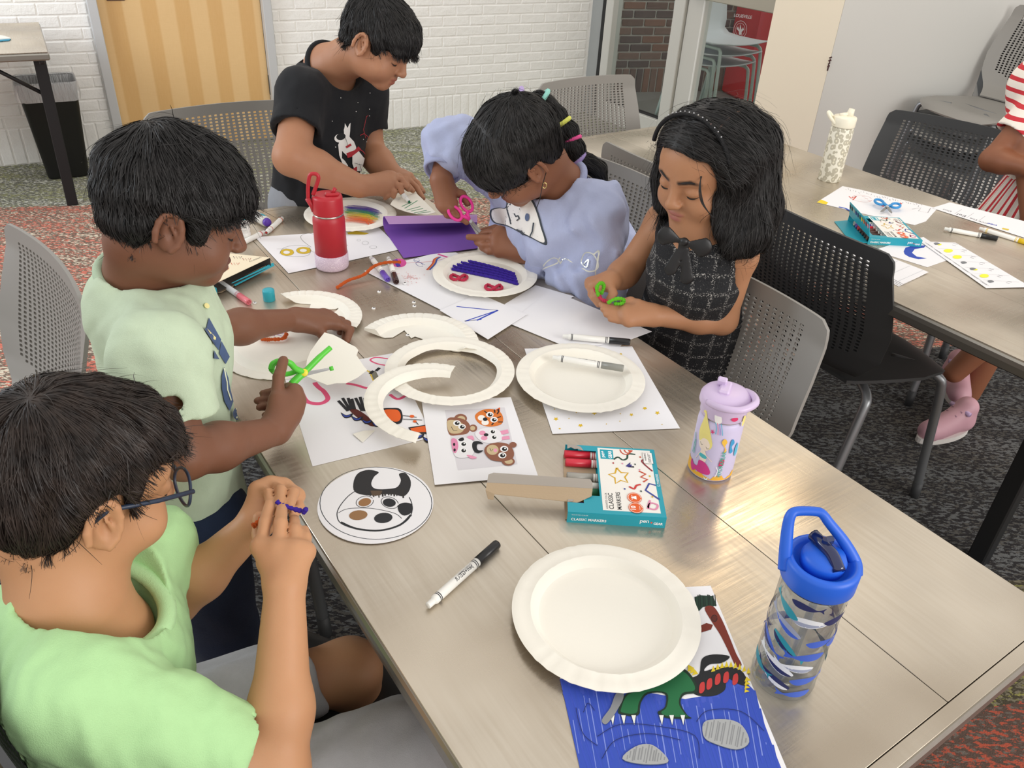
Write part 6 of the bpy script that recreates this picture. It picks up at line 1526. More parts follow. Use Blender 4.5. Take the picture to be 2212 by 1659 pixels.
def bottle_leopard():
    P = at(1790, 388, TZ); root = thing('water_bottle', 'cream leopard print water bottle with a white sipper lid', 'bottle', P, 0, 'water bottles'); r = .0345
    N = NT('leopard_coat', .5); v = N.coord('Object', (1, 1, .8)); vo = N.n('TexVoronoi'); vo.feature = 'F1'; vo.inputs['Scale'].default_value = 72; vo.inputs['Randomness'].default_value = .75; N.l(v, vo.inputs['Vector'])
    n = N.noise(v, 120, 2); dd = N.math('ADD', vo.outputs['Distance'], N.math('MULTIPLY', N.math('SUBTRACT', n, .5), .35)); N.color(N.ramp(dd, [(0, '#e4dec8'), (.20, '#bfb9a6'), (.52, '#f0ecdc')], 'CONSTANT'))
    zt = zat(P, 273); body = MB().use(N.m).lathe([(r*.94, 0), (r, .003), (r, zt-.012), (r*.97, zt-.005), (r*.92, zt)], 48).build('bottle_body', None, root)
    wl = mat('cream_lid', '#f2ecd8', .4); MB().use(mat('lid_gap', '#55524a', .5)).lathe([(r*.93, zt), (r*.93, zt+.002)], 40).build('neck_ring', None, root)
    zl = zt+.030; lo = MB().use(wl).lathe([(r*.98, zt+.001), (r*1.0, zt+.003), (r*1.0, zl-.003), (r*.95, zl), (r*.4, zl+.002)], 40).build('lid', None, root)
    b = MB().use(wl); b.tube([(.012, .004, zl), (.016, .006, zl+.022)], [.012, .0085], 14); b.build('spout', None, lo); b = MB().use(wl); b.tube([(-.018, 0, zl+.003), (.008, .003, zl+.006)], .006, 8); b.build('lid_bar', None, lo)
    b = MB().use(wl); b.tube(smooth_path([(-.028, -.012, zl-.022), (-.045, -.004, zl-.006), (-.054, 0, zl+.006), (-.050, .006, zl+.008), (-.030, .010, zl-.010)], 4), .0050, 8); b.build('carry_loop', None, lo)
bottle_leopard()
# ------------------------------------------------------------------ sheets on the second table
o, z = paper('drawing_sheet', 'white sheet with a red face drawing under the blue scissors', [(1764, 437), (1820, 402), (1860, 410), (2025, 450), (2000, 478), (1976, 486), (1900, 470)], 1)
d = Draw(z); d.fill([(1764, 437), (1774, 431), (1789, 437), (1785, 442)], '#ecd02a'); d.line([(1812, 447), (1826, 450), (1838, 456)], .008, '#3350b0'); d.line(oval(1862, 429, 22, 7, 18, .12), .0009, '#d66a5a'); d.line([(1834, 424), (1842, 432), (1850, 424), (1840, 427)], .004, '#d9492f'); d.fill([(1898, 442), (1916, 442), (1908, 447)], '#c9473c'); d.oval(1945, 440, 3, 2, '#d9492f')
for (x, y) in ((1866, 424), (1872, 428), (1878, 432)): d.line([(x-4, y), (x+3, y+2)], .0014, '#d05a4c')
r = random.Random(2)
for i in range(30): t = i/30; x, y = 1826+t*170, 407+t*38+r.uniform(-2, 2); d.line([(x, y), (x+r.uniform(-2, 3), y+r.uniform(1, 4))], .0007, '#34343a')
d.line([(1970, 452), (1990, 449), (1984, 456), (2004, 460), (2010, 450)], .0009, '#34343a'); d.build('marker_drawing', o)
o, z = paper('strip_sheet', 'long word strip sheet at the right edge of the second table', [(2013, 449), (2052, 437), (2230, 482), (2240, 522)], 2)
d = Draw(z)
for s, x, y in (('Dot', 2042, 456), ('Eel', 2074, 466), ('The', 2100, 475), ('DCE', 2120, 482)): d.text(s, (x+14, y), (x-4, y-5), '#3a3a40', 1.1)
for x in (2062, 2088, 2112): d.line([(x, 462+(x-2062)*.33), (x+16, 452+(x-2062)*.3)], .0006, '#8a8a90')
d.text('DBE', (2154, 486), (2134, 481), '#2f46b8', 1.0, .02); d.fill([(2166, 492), (2180, 495), (2178, 498), (2164, 495)], '#dcc24a'); d.build('handwriting', o)
for i in range(4):
    dx, dy = i*1.3, -i*.8
    o, z = paper('lined_sheet', ['bottom sheet', 'second sheet', 'third sheet', 'top sheet'][i]+' of the lined paper pile behind the charcoal chair', [(1756+dx, 520+dy), (1786+dx, 506+dy), (2006-(3-i)*6, 590+dy+(3-i)*2.2), (1950-(3-i)*3, 615+dy+(3-i)*1.2)], 1+i*1.3)
d = Draw(z)
for i in range(8): t = (i+.6)/8; d.line([(1760+t*190, 519+t*93), (1790+t*214, 506+t*82)], .0005, '#9aa0a8')
d.build('ruled_lines', o)
o, z = paper('drawing_sheet', 'white paper with a thick blue crescent beside the second marker box', [(1887, 541), (1950, 520), (1995, 512), (2063, 556), (2003, 577)], 1)
d = Draw(z); d.fill([(1952, 543), (1956, 535), (1970, 531), (2000, 530), (1996, 535), (1976, 538), (1970, 546), (1980, 554), (2002, 558), (1984, 560), (1964, 555), (1954, 549)], '#2f4bb0'); d.build('marker_drawing', o)
o, z = paper('chart_sheet', 'weekly weather chart strip with yellow suns on the second table', [(1987, 521), (2064, 524), (2100, 545), (2205, 607), (2228, 620), (2130, 622)], 3)
d = Draw(z); days = 'SUNDAY MONDAY TUESDAY WEDNESDAY THURSDAY FRIDAY SATURDAY'.split()
for i in range(7):
    t = i/6.6; x, y = 2003+t*128, 524+t*90
    d.text(days[6-i], (x+13, y+10), (x-1, y+1), '#3c3c42', .8) ; d.line([(x+4, y-1), (x+74+t*8, y+2+t*2)], .0004, '#8a8a90')
    if i in (0, 1, 2, 4, 5): d.oval(x+26, y+4, 10 if i in (1, 2, 5) else 5, 4 if i in (1, 2, 5) else 2, '#f3f046')
    if i in (0, 3, 4, 6): d.blob([(x+14, y+1), (x+22, y), (x+28, y+3), (x+18, y+5)], '#7a7c80', 3)
    d.line([(x+56, y+2), (x+66, y+4)], .0012, '#6a6a70'); d.line([(x+54, y+5), (x+62, y+7)], .0012, '#6a6a70')
d.line([(1999, 524), (2136, 618)], .0006, '#4a4a50'); d.build('chart_print', o)
# blue card on the table by the door
b = MB().use(mat('white_booklet', '#e9e6de', .7)); b.prism([at(x, y, TZ+.004) for x, y in ((-30, 74), (10, 79), (24, 84), (-30, 88))], (0, 0, .004)); o = tag(b.build('booklet'), 'white booklet with a blue edge on the table by the door', 'booklet'); b = MB().use(mat('blue_card', '#2f8fb0', .6)); b.prism([at(x, y, TZ+.0012) for x, y in ((-30, 84), (24, 84), (20, 88), (-30, 92))], (0, 0, .003)); q = b.build('cover'); q.parent = o
# ------------------------------------------------------------------ outside: chairs and red recycling cart
M_OW = mat('outdoor_white_plastic', '#d3d6d8', .5); M_OT = mat('pale_green_tube', '#c0cdc6', .4, .2)
def out_chair(label, loc, rz):
    root = thing('outdoor_chair', label, 'chair', loc, rz, 'chairs stacked outside')
    P = [[], []]
    bm = bmesh.new(); prof = [(.22, .455), (.20, .450), (.10, .440), (-.05, .438), (-.15, .445), (-.20, .475), (-.225, .54), (-.245, .65), (-.26, .80)]; rows = []
    for (y, z_) in prof:
        w = .215 if z_ < .5 else .215-.03*(z_-.5); rows.append([bm.verts.new((w*u*(1-.10*(1 if y > .19 else 0)), y+.03*u*u*(z_ > .5), z_+.012*u*u*(z_ < .5))) for u in (-1, -.75, -.4, 0, .4, .75, 1)])
    for a, b_ in zip(rows, rows[1:]):
        for i in range(6): bm.faces.new((a[i], a[i+1], b_[i+1], b_[i]))
    bm.normal_update(); bmesh.ops.solidify(bm, geom=bm.faces[:], thickness=.008); me = bpy.data.meshes.new('seat_shell'); bm.to_mesh(me); bm.free(); me.materials.append(M_OW); me.polygons.foreach_set('use_smooth', [True]*len(me.polygons)); link('seat_shell', me, root)
    for sx in (-1, 1):
        b = MB().use(M_OT); b.tube(smooth_path([(sx*.21, .20, .02), (sx*.20, .17, .36), (sx*.19, .15, .42), (sx*.18, .10, .428), (sx*.18, -.10, .428), (sx*.19, -.15, .42), (sx*.20, -.18, .36), (sx*.215, -.25, .02)], 4), .011, 8); b.build('leg_frame', None, root)
    return root
oq = gd((sR+s_dl)/2-.24, 0.012, -.46)
oc = out_chair('white outdoor chair, lowest of the stack outside the glass', oq, face(GDD))
for i, lab in enumerate(('white outdoor chair, second from the ground in the stack outside the glass', 'white outdoor chair, top of the stack outside the glass')): dup(oc, oq+GDD*.035*(i+1)+Vector((0, 0, .072*(i+1))), face(GDD), lab)
def cart():
    c = owp(1625, 60); u = c[0]; P = OW0+OWD*(u+.02)+OWN*.24; rz = math.atan2(OWD.y, OWD.x)
    root = thing('recycling_cart', 'red recycling cart with white lettering outside the glass door', 'bin', (P.x, P.y, .012), rz)
    red = mat('red_cart_plastic', '#c8353a', .45); b = MB().use(red); b.box((.10, 0, .62), (.66, .40, 1.24), None, .02); b.build('cart_body', None, root); b = MB().use(red); b.box((.10, 0, 1.27), (.70, .44, .05), None, .015); b.build('cart_lid', None, root)
    def on(px, py):
        d = ray(px, py); o = Vector((P.x, P.y, 0))+OWN*.201; t = (o-CAM).dot(OWN)/d.dot(OWN); q = CAM+d*t; return (q-P).dot(OWD), q.z-.012
    d = Draw(fn=lambda x, y: Vector((on(x, y)[0], -.2012, on(x, y)[1])), step=.0001); d.up = Vector((0, -1, 0))
    d.text('LOUISVILLE', (1585, 36), (1623, 41), '#f3e6e6', 1.0, .02); d.text('RECYCLES', (1580, 88), (1611, 93), '#f3e6e6', 1.0, .02)
    d.line(oval(1599, 64, 14, 19, 30, .1), .003, '#f3e6e6', closed=True); d.line(oval(1599, 64, 10, 14, 26, .1), .0022, '#f3e6e6', closed=True); d.fill([(1597, 66), (1599, 52), (1602, 66)], '#f3e6e6'); d.fill([(1591, 62), (1594, 57), (1597, 64), (1601, 65), (1605, 59), (1607, 64), (1602, 69), (1602, 75), (1596, 75), (1596, 68)], '#f3e6e6'); d.fill([(1588, 74), (1598, 79), (1606, 78), (1605, 84), (1597, 84), (1587, 79)], '#f3e6e6'); d.build('lettering', root).matrix_parent_inverse = Matrix.Identity(4)
cart()
# ------------------------------------------------------------------ people
def nv(*p): return Vector(p)

DOWN = Vector((0, 0, -1))
def person(label, base):
    r = thing('person', label, 'person', (base[0], base[1], 0), 0, 'children at the craft tables'); return r
def own(o, root):
    o.parent = root; o.matrix_parent_inverse = Matrix.Translation(root.location).inverted(); return o
def cut_z(z, soft=0.0): return cut(lambda X, z=z: (z-X[..., 2]))
def half(p, n):
    """remove everything on the +n side of p"""
    p, n = A3(p), A3(Vector(n).normalized()); return cut(lambda X, p=p, n=n: (X-p) @ n)
def sleeve(a, b, ra, rb, k=0.03, th=0.010, depth=0.03, seed=0, amp=0.0):
    """a sleeve cut square at b and hollow at the cuff"""
    a, b = Vector(a), Vector(b); d = (b-a).normalized()
    g = [cone(a, b+d*rb, ra, rb, .001)]
    if amp: g.append(disp(wrinkle(seed, amp, 55, (1, 1, 1))))
    g += [half(b, d), sub(cone(b-d*depth, b+d*.06, rb-th, rb-th*.9, .002))]
    return grp(g, k)
def ring_tube(name, c, n, rx, ry, xdir, r, m, root, sag=0.0, k=40, flat_=1.0, twist=None):
    n = Vector(n).normalized(); x = Vector(xdir); x = (x-n*x.dot(n)).normalized(); y = n.cross(x); P = []
    for i in range(k):
        a = 2*math.pi*i/k; P.append(Vector(c)+x*rx*math.cos(a)+y*ry*math.sin(a)+n*sag*math.cos(a)**2)
    b = MB().use(m); b.tube(P, r, 8, closed=True); return own(b.build(name), root)
def finish(root, name, prims, m, h=0.0035, smooth=1, colors=None, **kw):
    V, Q = surface(prims, h, smooth=smooth, **kw); C = colors(V) if colors else None
    return own(np_mesh(name, V, Q, m, None, C), root), V, Q
def face_parts(root, M, col='#1d1512', brow=True):
    L = lambda x, y, z: M @ Vector((x, y, z)); m = flat(col, .7)
    for s in (-1, 1):
        own(MB().use(m).tube(smooth_path([L(s*.0195, .0795, -.0118), L(s*.026, .0826, -.0148), L(s*.033, .0828, -.0158), L(s*.0405, .0800, -.0142), L(s*.0465, .0745, -.0105)], 3), [.0005, .0007, .0009, .0010, .0012, .0013, .0013, .0014, .0013, .0012, .0011, .0010, .0006], 6).build('eyelashes'), root)
        if brow: own(MB().use(m).tube(smooth_path([L(s*.012, .0905, .0150), L(s*.024, .0905, .0195), L(s*.036, .0855, .0215), L(s*.048, .0745, .0175)], 4), [.0016, .0020, .0022, .0023, .0023, .0023, .0022, .0021, .0020, .0018, .0015, .0012, .0006], 6).build('eyebrow'), root)
HAIRLINE_BOY = [(-.115, -.052), (-.075, -.058), (-.045, -.050), (-.032, -.020), (-.026, .016), (.012, .018), (.020, -.010), (.034, -.018), (.044, .010), (.062, .032), (.085, .036), (.13, .036)]
def boy_hair(root, M, seed, m, thick=0.014, line=HAIRLINE_BOY, count=9000, crown=(0.012, -.055, .10), width=.0007, steps=7, step=.008, lift=.004, top=0.0, fly=260):
    hp = [ell((0, -.012, .034+top), (.074+thick, .093+thick, .078+thick), .01), ell((0, .046, .036+top*.6), (.058+thick*.9, .042+thick, .050+thick), .03), ell((0, -.045, -.02), (.060+thick*.6, .045+thick*.6, .05), .03)]
    def f(X):
        z = piecewise(X[..., 1], line); return (z - X[..., 2] + 0.004*np.sin(X[..., 0]*260+X[..., 1]*190))*0.8
    hp.append(cut(f)); hp.append(disp(wrinkle(seed, 0.0028, 70, (1, 1, 1))))
    V, Q = biggest(*surface(xf(hp, M), 0.0032, smooth=2))
    o = own(np_mesh('hair', V, Q, m), root)
    Mi = M.inverted(); R = M.to_3x3().normalized(); cr = Vector(crown)
    def flow(p, n):
        l = Mi @ p; v = l-cr; v.z *= 0.7
        if v.y > 0.02: v = v+Vector((0.35*(1 if seed % 2 else -1)*0.1, 0.05, -0.02))
        v = v.normalized(); a = 0.35*math.sin(l.x*55+l.z*40+seed); return R @ (v + Vector((-v.y, v.x, 0))*a*0.6 + Vector((0, 0, -0.35)))
    s = groom(V, Q, count, flow, steps, step, lift, seed, jitter=0.16, gravity=0.3)
    st = ribbons('hair_strands', s, width, m, None); own(st, root); st.parent = o
    st.matrix_parent_inverse = Matrix.Identity(4)
    if fly:
        s = groom(V, Q, fly, flow, 8, .007, .016, seed+50, jitter=.5, over=6, start=.2); f2 = own(ribbons('flyaway_hair', s, .0004, m, None), root); f2.parent = o; f2.matrix_parent_inverse = Matrix.Identity(4)
    return o, V, Q
M_HB = hair_mat('hair_black', '#1a1919', '#2d2b2b', .5)
M_HBR = hair_mat('hair_dark_brown', '#231d1b', '#3c322d', .45)

# ======== A: boy in glasses, light green shirt, seated at the lower left
def boy_A():
    root = person('boy in glasses and a bright green shirt twisting a purple pipe cleaner', tb(0.74, -0.05, 0))
    HM = head_matrix(D(176, 1040, .865), E2*0.93+E1*0.20+DOWN*0.30, Vector((0, 0, 1))+E1*0.05, .95)
    base = '#c4926c'
    nb = D(150, 1300, .875); sh_r = D(165, 1500, .80); sh_l = tb(.85, .055, .775)
    el_r = D(602, 1680, .885); wr_r = D(615, 1272, .925); el_l = D(372, 1300, 1.05); wr_l = D(548, 1135, 1.035)
    sk = xf(head_prims(chub=.004), HM)
    sk += [cone(HM @ Vector((0, -.025, -.045)), nb+DOWN*0.0, .050, .052, .03), cone(nb, nb+DOWN*.06, .055, .075, .03)]
    limb(sk, sh_r, el_r, .036, .031); limb(sk, el_r, wr_r, .031, .0225, .0335); limb(sk, sh_l, el_l, .034, .029); limb(sk, el_l, wr_l, .029, .022, .031)
    f = [[D(563, 1180, .95), D(573, 1128, .965), D(583, 1088, .99)], [D(601, 1185, .945), D(606, 1130, .96), D(609, 1098, .985)], [D(636, 1188, .945), D(637, 1145, .965), D(636, 1122, .985)], [D(660, 1192, .95), D(661, 1160, .965), D(658, 1144, .98)]]
    hand(sk, wr_r, f, [D(575, 1215, .975), D(560, 1155, 1.0), D(560, 1118, 1.005)], r=.0075, palm=.0145)
    f = [[D(640, 1072, 1.07), D(646, 1096, 1.055), D(634, 1112, 1.035)], [D(612, 1052, 1.075), D(634, 1064, 1.055), D(626, 1092, 1.03)], [D(584, 1048, 1.07), D(606, 1058, 1.045), D(604, 1086, 1.02)], [D(556, 1058, 1.06), D(578, 1064, 1.04), D(582, 1086, 1.02)]]
    hand(sk, wr_l, f, [D(572, 1130, 1.03), D(585, 1116, 1.01), D(600, 1100, 1.0)], r=.0072, palm=.0140)
    kn_l = tb(.765, .275, .485)
    sk += [cone(tb(.78, .16, .50), kn_l, .045, .046, .01), cone(kn_l, tb(.77, .30, .20), .046, .036, .02)]
    kn_r = tb(.555, .36, .50); sk += [cone(kn_r, tb(.56, .38, .12), .045, .034, .02)]
    body, V, Q = finish(root, 'body', sk, M_SKIN, .0028, colors=lambda V: colorize(V, base, face_paint(HM, '#b8695a', '#2c211d', '#2a1d18')))
    # shirt
    face_parts(root, HM)
    fd = E2*.93-E1*.30; m = cloth('bright_green_jersey', '#b4dfa3', .8, .05)
    pel = tb(.70, -.06, .52)
    P = [cone(nb+DOWN*.10+fd*0.01, pel, .128, .130, .03, fd, .72), cone(nb+DOWN*.045, sh_r, .056, .058, .05), cone(nb+DOWN*.045, sh_l, .054, .052, .05), cone(nb+DOWN*.05-fd*.02, nb+DOWN*.10, .07, .09, .05)]
    cu_r = sh_r.lerp(el_r, .75); cu_l = sh_l.lerp(el_l, .60)
    P += [sleeve(sh_r, cu_r, .058, .058), sleeve(sh_l, cu_l, .052, .050)]
    P += [disp(wrinkle(11, .0042, 42)), disp(wrinkle(12, .0018, 95))]
    nh = nb+DOWN*0.030+fd*.014; up = (Vector((0, 0, 1))*.9+fd*.42).normalized()
    P += [sub(cone(nh-up*.03, nh+up*.14, .072, .090, .004))]
    shirt, SV, SQ = finish(root, 'shirt', P, m, .0038)
    ring_tube('collar', nh+up*.018, up, .0775, .0745, fd, .0105, cloth('bright_green_rib', '#bce6ac', .8, .04), root, .0)
    # shorts
    g = cloth('grey_jersey', '#b3b3b5', .9, .10)
    hr, hl = tb(.62, -.05, .515), tb(.79, -.05, .515)
    P = [cone(hr, tb(.575, .27, .52), .088, .078, .03), cone(hl, tb(.775, .20, .505), .080, .062, .03), cone(hr, hl, .09, .09, .03), half(tb(.775, .222, .505), E2)]
    P[-1:] = [cut(lambda X: np.where((X @ A3(E1)) > .68, (X @ A3(E2))-.218, (X @ A3(E2))-.33))]
    P += [disp(wrinkle(21, .004, 45, (1, 1, 1)))]
    finish(root, 'shorts', P, g, .0042)
    for a in (.56, .77):
        sh = MB().use(mat('dark_sneaker', '#2c2d33', .7)); 
        Vs, Qs = surface([ell(tb(a, .40, .045), (.045, .045, .05), .02), ell(tb(a, .46, .035), (.04, .04, .035), .04), ell(tb(a, .36, .045), (.036, .036, .045), .04), cut_z(.0)], .005)
        own(np_mesh('shoe', Vs, Qs, mat('dark_sneaker', '#2c2d33', .7)), root)
    boy_hair(root, HM, 3, M_HBR, .013, count=12000, crown=(.01, -.06, .105), width=.0006, line=[(-.115, -.050), (-.075, -.055), (-.045, -.045), (-.032, -.015), (-.026, .020), (.012, .022), (.018, .004), (.024, .006), (.034, .034), (.055, .050), (.085, .054), (.13, .054)])
    # glasses
    b = MB().use(mat('navy_glasses', '#27344a', .35)); L = lambda x, y, z: HM @ Vector((x, y, z))
    gl = own(MB().use(mat('navy_glasses', '#27344a', .35)).tube([L(.080, -.02, -.006), L(.081, -.005, .006), L(.079, .05, .004), L(.068, .098, .000)], .0027, 8).tube([L(-.080, -.02, -.006), L(-.081, -.005, .006), L(-.079, .05, .004), L(-.068, .098, .000)], .0027, 8).build('glasses'), root)
    for s in (-1, 1):
        ring = [L(s*(.037+.029*math.cos(a)), .106-.010*abs(math.cos(a)*.5+.5)**2, -.010+.021*math.sin(a)) for a in [2*math.pi*i/28 for i in range(28)]]
        o = own(MB().use(mat('navy_glasses', '#27344a', .35)).tube(ring, .0019, 8, closed=True).build('lens_rim'), root); o.parent = gl; 
        N = mat('lens_glass', '#eef4f6', .03, alpha=.12); o = own(MB().use(N).poly(ring).build('lens'), root); o.parent = gl
    own(MB().use(mat('navy_glasses', '#27344a', .35)).tube([L(-.009, .106, -.004), L(0, .109, -.001), L(.009, .106, -.004)], .0018, 8).build('bridge'), root).parent = gl
boy_A()

# ======== B: boy in the sage shirt cutting a plate
def boy_B():
    root = person('boy in a pale sage surf print shirt cutting a paper plate with green scissors', tb(1.12, .15, 0))
    HM = head_matrix(D(380, 456, 1.06), E2*0.90-E1*0.22+DOWN*0.34, Vector((0, 0, 1))+E1*.10, .87)
    base = '#7d5440'
    nb = D(318, 605, 1.12); sh_r = D(345, 765, 1.015); sh_l = tb(1.205, .185, .935)
    el_r = D(398, 985, 1.05); wr_r = D(592, 932, 1.195); el_l = D(455, 715, 1.34); wr_l = D(632, 690, 1.50)
    sk = xf(head_prims(), HM)
    sk += [cone(HM @ Vector((0, -.03, -.045)), nb, .047, .049, .03), cone(nb, nb+DOWN*.06, .052, .07, .03)]
    limb(sk, sh_r, el_r, .033, .029); limb(sk, el_r, wr_r, .029, .021, .031); limb(sk, sh_l, el_l, .032, .027); limb(sk, el_l, wr_l, .027, .020, .029)
    f = [[D(636, 846, 1.235), D(624, 836, 1.275), D(590, 846, 1.285), D(568, 850, 1.265)], [D(642, 866, 1.23), D(628, 860, 1.275), D(585, 862, 1.275), D(556, 866, 1.25)], [D(636, 886, 1.225), D(620, 880, 1.27), D(584, 878, 1.265), D(560, 880, 1.24)], [D(628, 904, 1.22), D(612, 898, 1.26), D(586, 895, 1.25), D(572, 896, 1.23)]]
    hand(sk, wr_r, f, [D(598, 862, 1.215), D(602, 815, 1.235), D(612, 779, 1.255)], r=.0074, palm=.0150)
    f = [[D(728, 700, 1.535), D(757, 712, 1.54), D(750, 735, 1.525)], [D(718, 690, 1.545), D(750, 700, 1.56), D(745, 728, 1.55)], [D(708, 684, 1.555), D(738, 692, 1.575), D(734, 718, 1.565)], [D(698, 680, 1.56), D(724, 688, 1.58), D(720, 708, 1.575)]]
    hand(sk, wr_l, f, [D(688, 712, 1.515), D(706, 735, 1.50), D(722, 755, 1.495)], r=.0076, palm=.0145)
    body, V, Q = finish(root, 'body', sk, M_SKIN, .0028, colors=lambda V: colorize(V, base, face_paint(HM, '#6e4038', '#1c1614', '#181010')))
    face_parts(root, HM, '#120d0c')
    fd = E2*.97-E1*.22; m = cloth('sage_slub_jersey', '#c3d4b9', .88, .07)
    pel = tb(1.12, .155, .60)
    P = [cone(nb+DOWN*.09+fd*.012, tb(1.12, .16, .72), .115, .112, .03, fd, .70), cone(tb(1.12, .16, .72), pel, .112, .120, .03, fd, .74), cone(nb+DOWN*.04, sh_r, .052, .054, .05), cone(nb+DOWN*.04, sh_l, .050, .050, .05), cone(nb+DOWN*.04-fd*.015, nb+DOWN*.10, .066, .085, .05)]
    cu_r = sh_r.lerp(el_r, .60); cu_l = sh_l.lerp(el_l, .62)
    P += [sleeve(sh_r, cu_r, .055, .058), sleeve(sh_l, cu_l, .050, .047)]
    P += [cut_z(.575), disp(wrinkle(31, .0036, 42)), disp(wrinkle(32, .0014, 95))]
    nh = nb+DOWN*.004; up = (HM @ Vector((0, -.03, -.03))-nb).normalized()
    P += [sub(cone(nh-up*.02, nh+up*.12, .058, .068, .004)), sub(cone(Vector((pel.x, pel.y, .57)), Vector((pel.x, pel.y, .62)), .10, .10, .002, fd, .74))]
    shirt, SV, SQ = finish(root, 'shirt', P, m, .0036)
    ring_tube('collar', nh+up*.014, up, .062, .059, fd, .0075, cloth('sage_rib', '#b4c9ae', .85, .05), root)
    # surf print on the chest side
    navy = flat('#4a5f86', .85); yel = flat('#f0e6a0', .85); cream = flat('#e8efd2', .85)
    fr = vframe(500, 800, 1.16)
    X = lambda px, py: ((px-500)*1.16/F_PX, (800-py)*1.16/F_PX)
    it = []
    def pl(pts, m): it.append(([X(*p) for p in pts], m))
    pl([(455, 692), (478, 735), (474, 758), (462, 742), (450, 722)], navy); pl([(452, 716), (468, 732), (466, 740)], yel)
    pl([(478, 738), (494, 770), (486, 786), (474, 764)], navy); pl([(466, 762), (474, 776), (466, 778)], navy)
    pl(oval(450, 668, 5, 6, 12), yel)
    pl([(482, 792), (490, 815), (494, 842), (500, 872), (492, 892), (482, 868), (477, 838), (477, 812)], navy)
    for q in stroke([X(482, 795), X(487, 822), X(488, 842), X(494, 868)], .0015): it.append((q, cream))
    pl([(498, 800), (508, 790), (512, 800), (505, 812)], navy); pl([(514, 785), (522, 800), (517, 806)], navy)
    for k in range(4):
        for q in stroke([X(502+3*k, 830+8*k), X(512+2*k, 826+8*k)], .0014): it.append((q, yel))
    pl([(520, 845), (533, 838), (534, 858), (524, 872), (518, 862)], navy)
    pl(oval(504, 902, 9, 15, 18, -.2), navy); pl(oval(505, 896, 3.5, 8, 14, -.4), cream); pl(oval(503, 910, 2, 2.6, 10), cream)
    project_decal('print', it, fr, shirt, shirt, maxd=.6, back=.3)
    for o in list(shirt.children): o.matrix_parent_inverse = Matrix.Identity(4)
    # jeans and shoes
    j = cloth('dark_denim', '#1f2a40', .85, .18, 700, .3)
    P = [cone(tb(1.06, .15, .60), tb(1.08, .16, .33), .078, .060, .02), cone(tb(1.08, .16, .33), tb(1.10, .16, .06), .060, .052, .02), cone(tb(1.19, .15, .60), tb(1.22, .17, .33), .078, .060, .02), cone(tb(1.22, .17, .33), tb(1.25, .17, .06), .060, .052, .02), cone(tb(1.07, .15, .60), tb(1.18, .15, .60), .085, .085, .03), cut_z(.035), disp(wrinkle(41, .003, 45))]
    jeans, _, _ = finish(root, 'jeans', P, j, .0045)
    b = MB().use(flat('#a9764a'))
    wht = mat('cream_sneaker', '#d8cba6', .65)
    for q in (tb(1.10, .19, 0), tb(1.255, .205, 0)):
        Vs, Qs = surface([ell(q+Vector((0, 0, .04)), (.042, .042, .045), .02), ell(q+E2*.06+Vector((0, 0, .032)), (.036, .036, .034), .05), ell(q-E2*.05+Vector((0, 0, .045)), (.034, .034, .045), .04), cut_z(.002)], .004)
        so = own(np_mesh('shoe', Vs, Qs, wht), root)
        sb = MB().use(mat('cream_sole', '#efe7cf', .7)).tube([q+E2*.10*math.cos(a)+E1*.037*math.sin(a)+E2*.008+Vector((0, 0, .009)) for a in [2*math.pi*i/24 for i in range(24)]], .008, 8, closed=True).build('sole'); own(sb, root); sb.parent = so
        st = MB().use(flat('#262c36')).tube([q+E2*.055+E1*.038+Vector((0, 0, .035)), q+E2*.05+E1*.02+Vector((0, 0, .064)), q+E2*.05-E1*.02+Vector((0, 0, .064)), q+E2*.055-E1*.038+Vector((0, 0, .035))], .002, 6).build('strap'); own(st, root); st.parent = so
    boy_hair(root, HM, 5, M_HB, .014, count=12000, crown=(.0, -.062, .108), width=.0007, lift=.006, top=.002, line=[(-.115, -.060), (-.075, -.066), (-.045, -.055), (-.030, -.020), (-.022, .014), (.010, .016), (.018, -.030), (.032, -.034), (.042, .006), (.062, .024), (.085, .030), (.13, .030)])
boy_B()

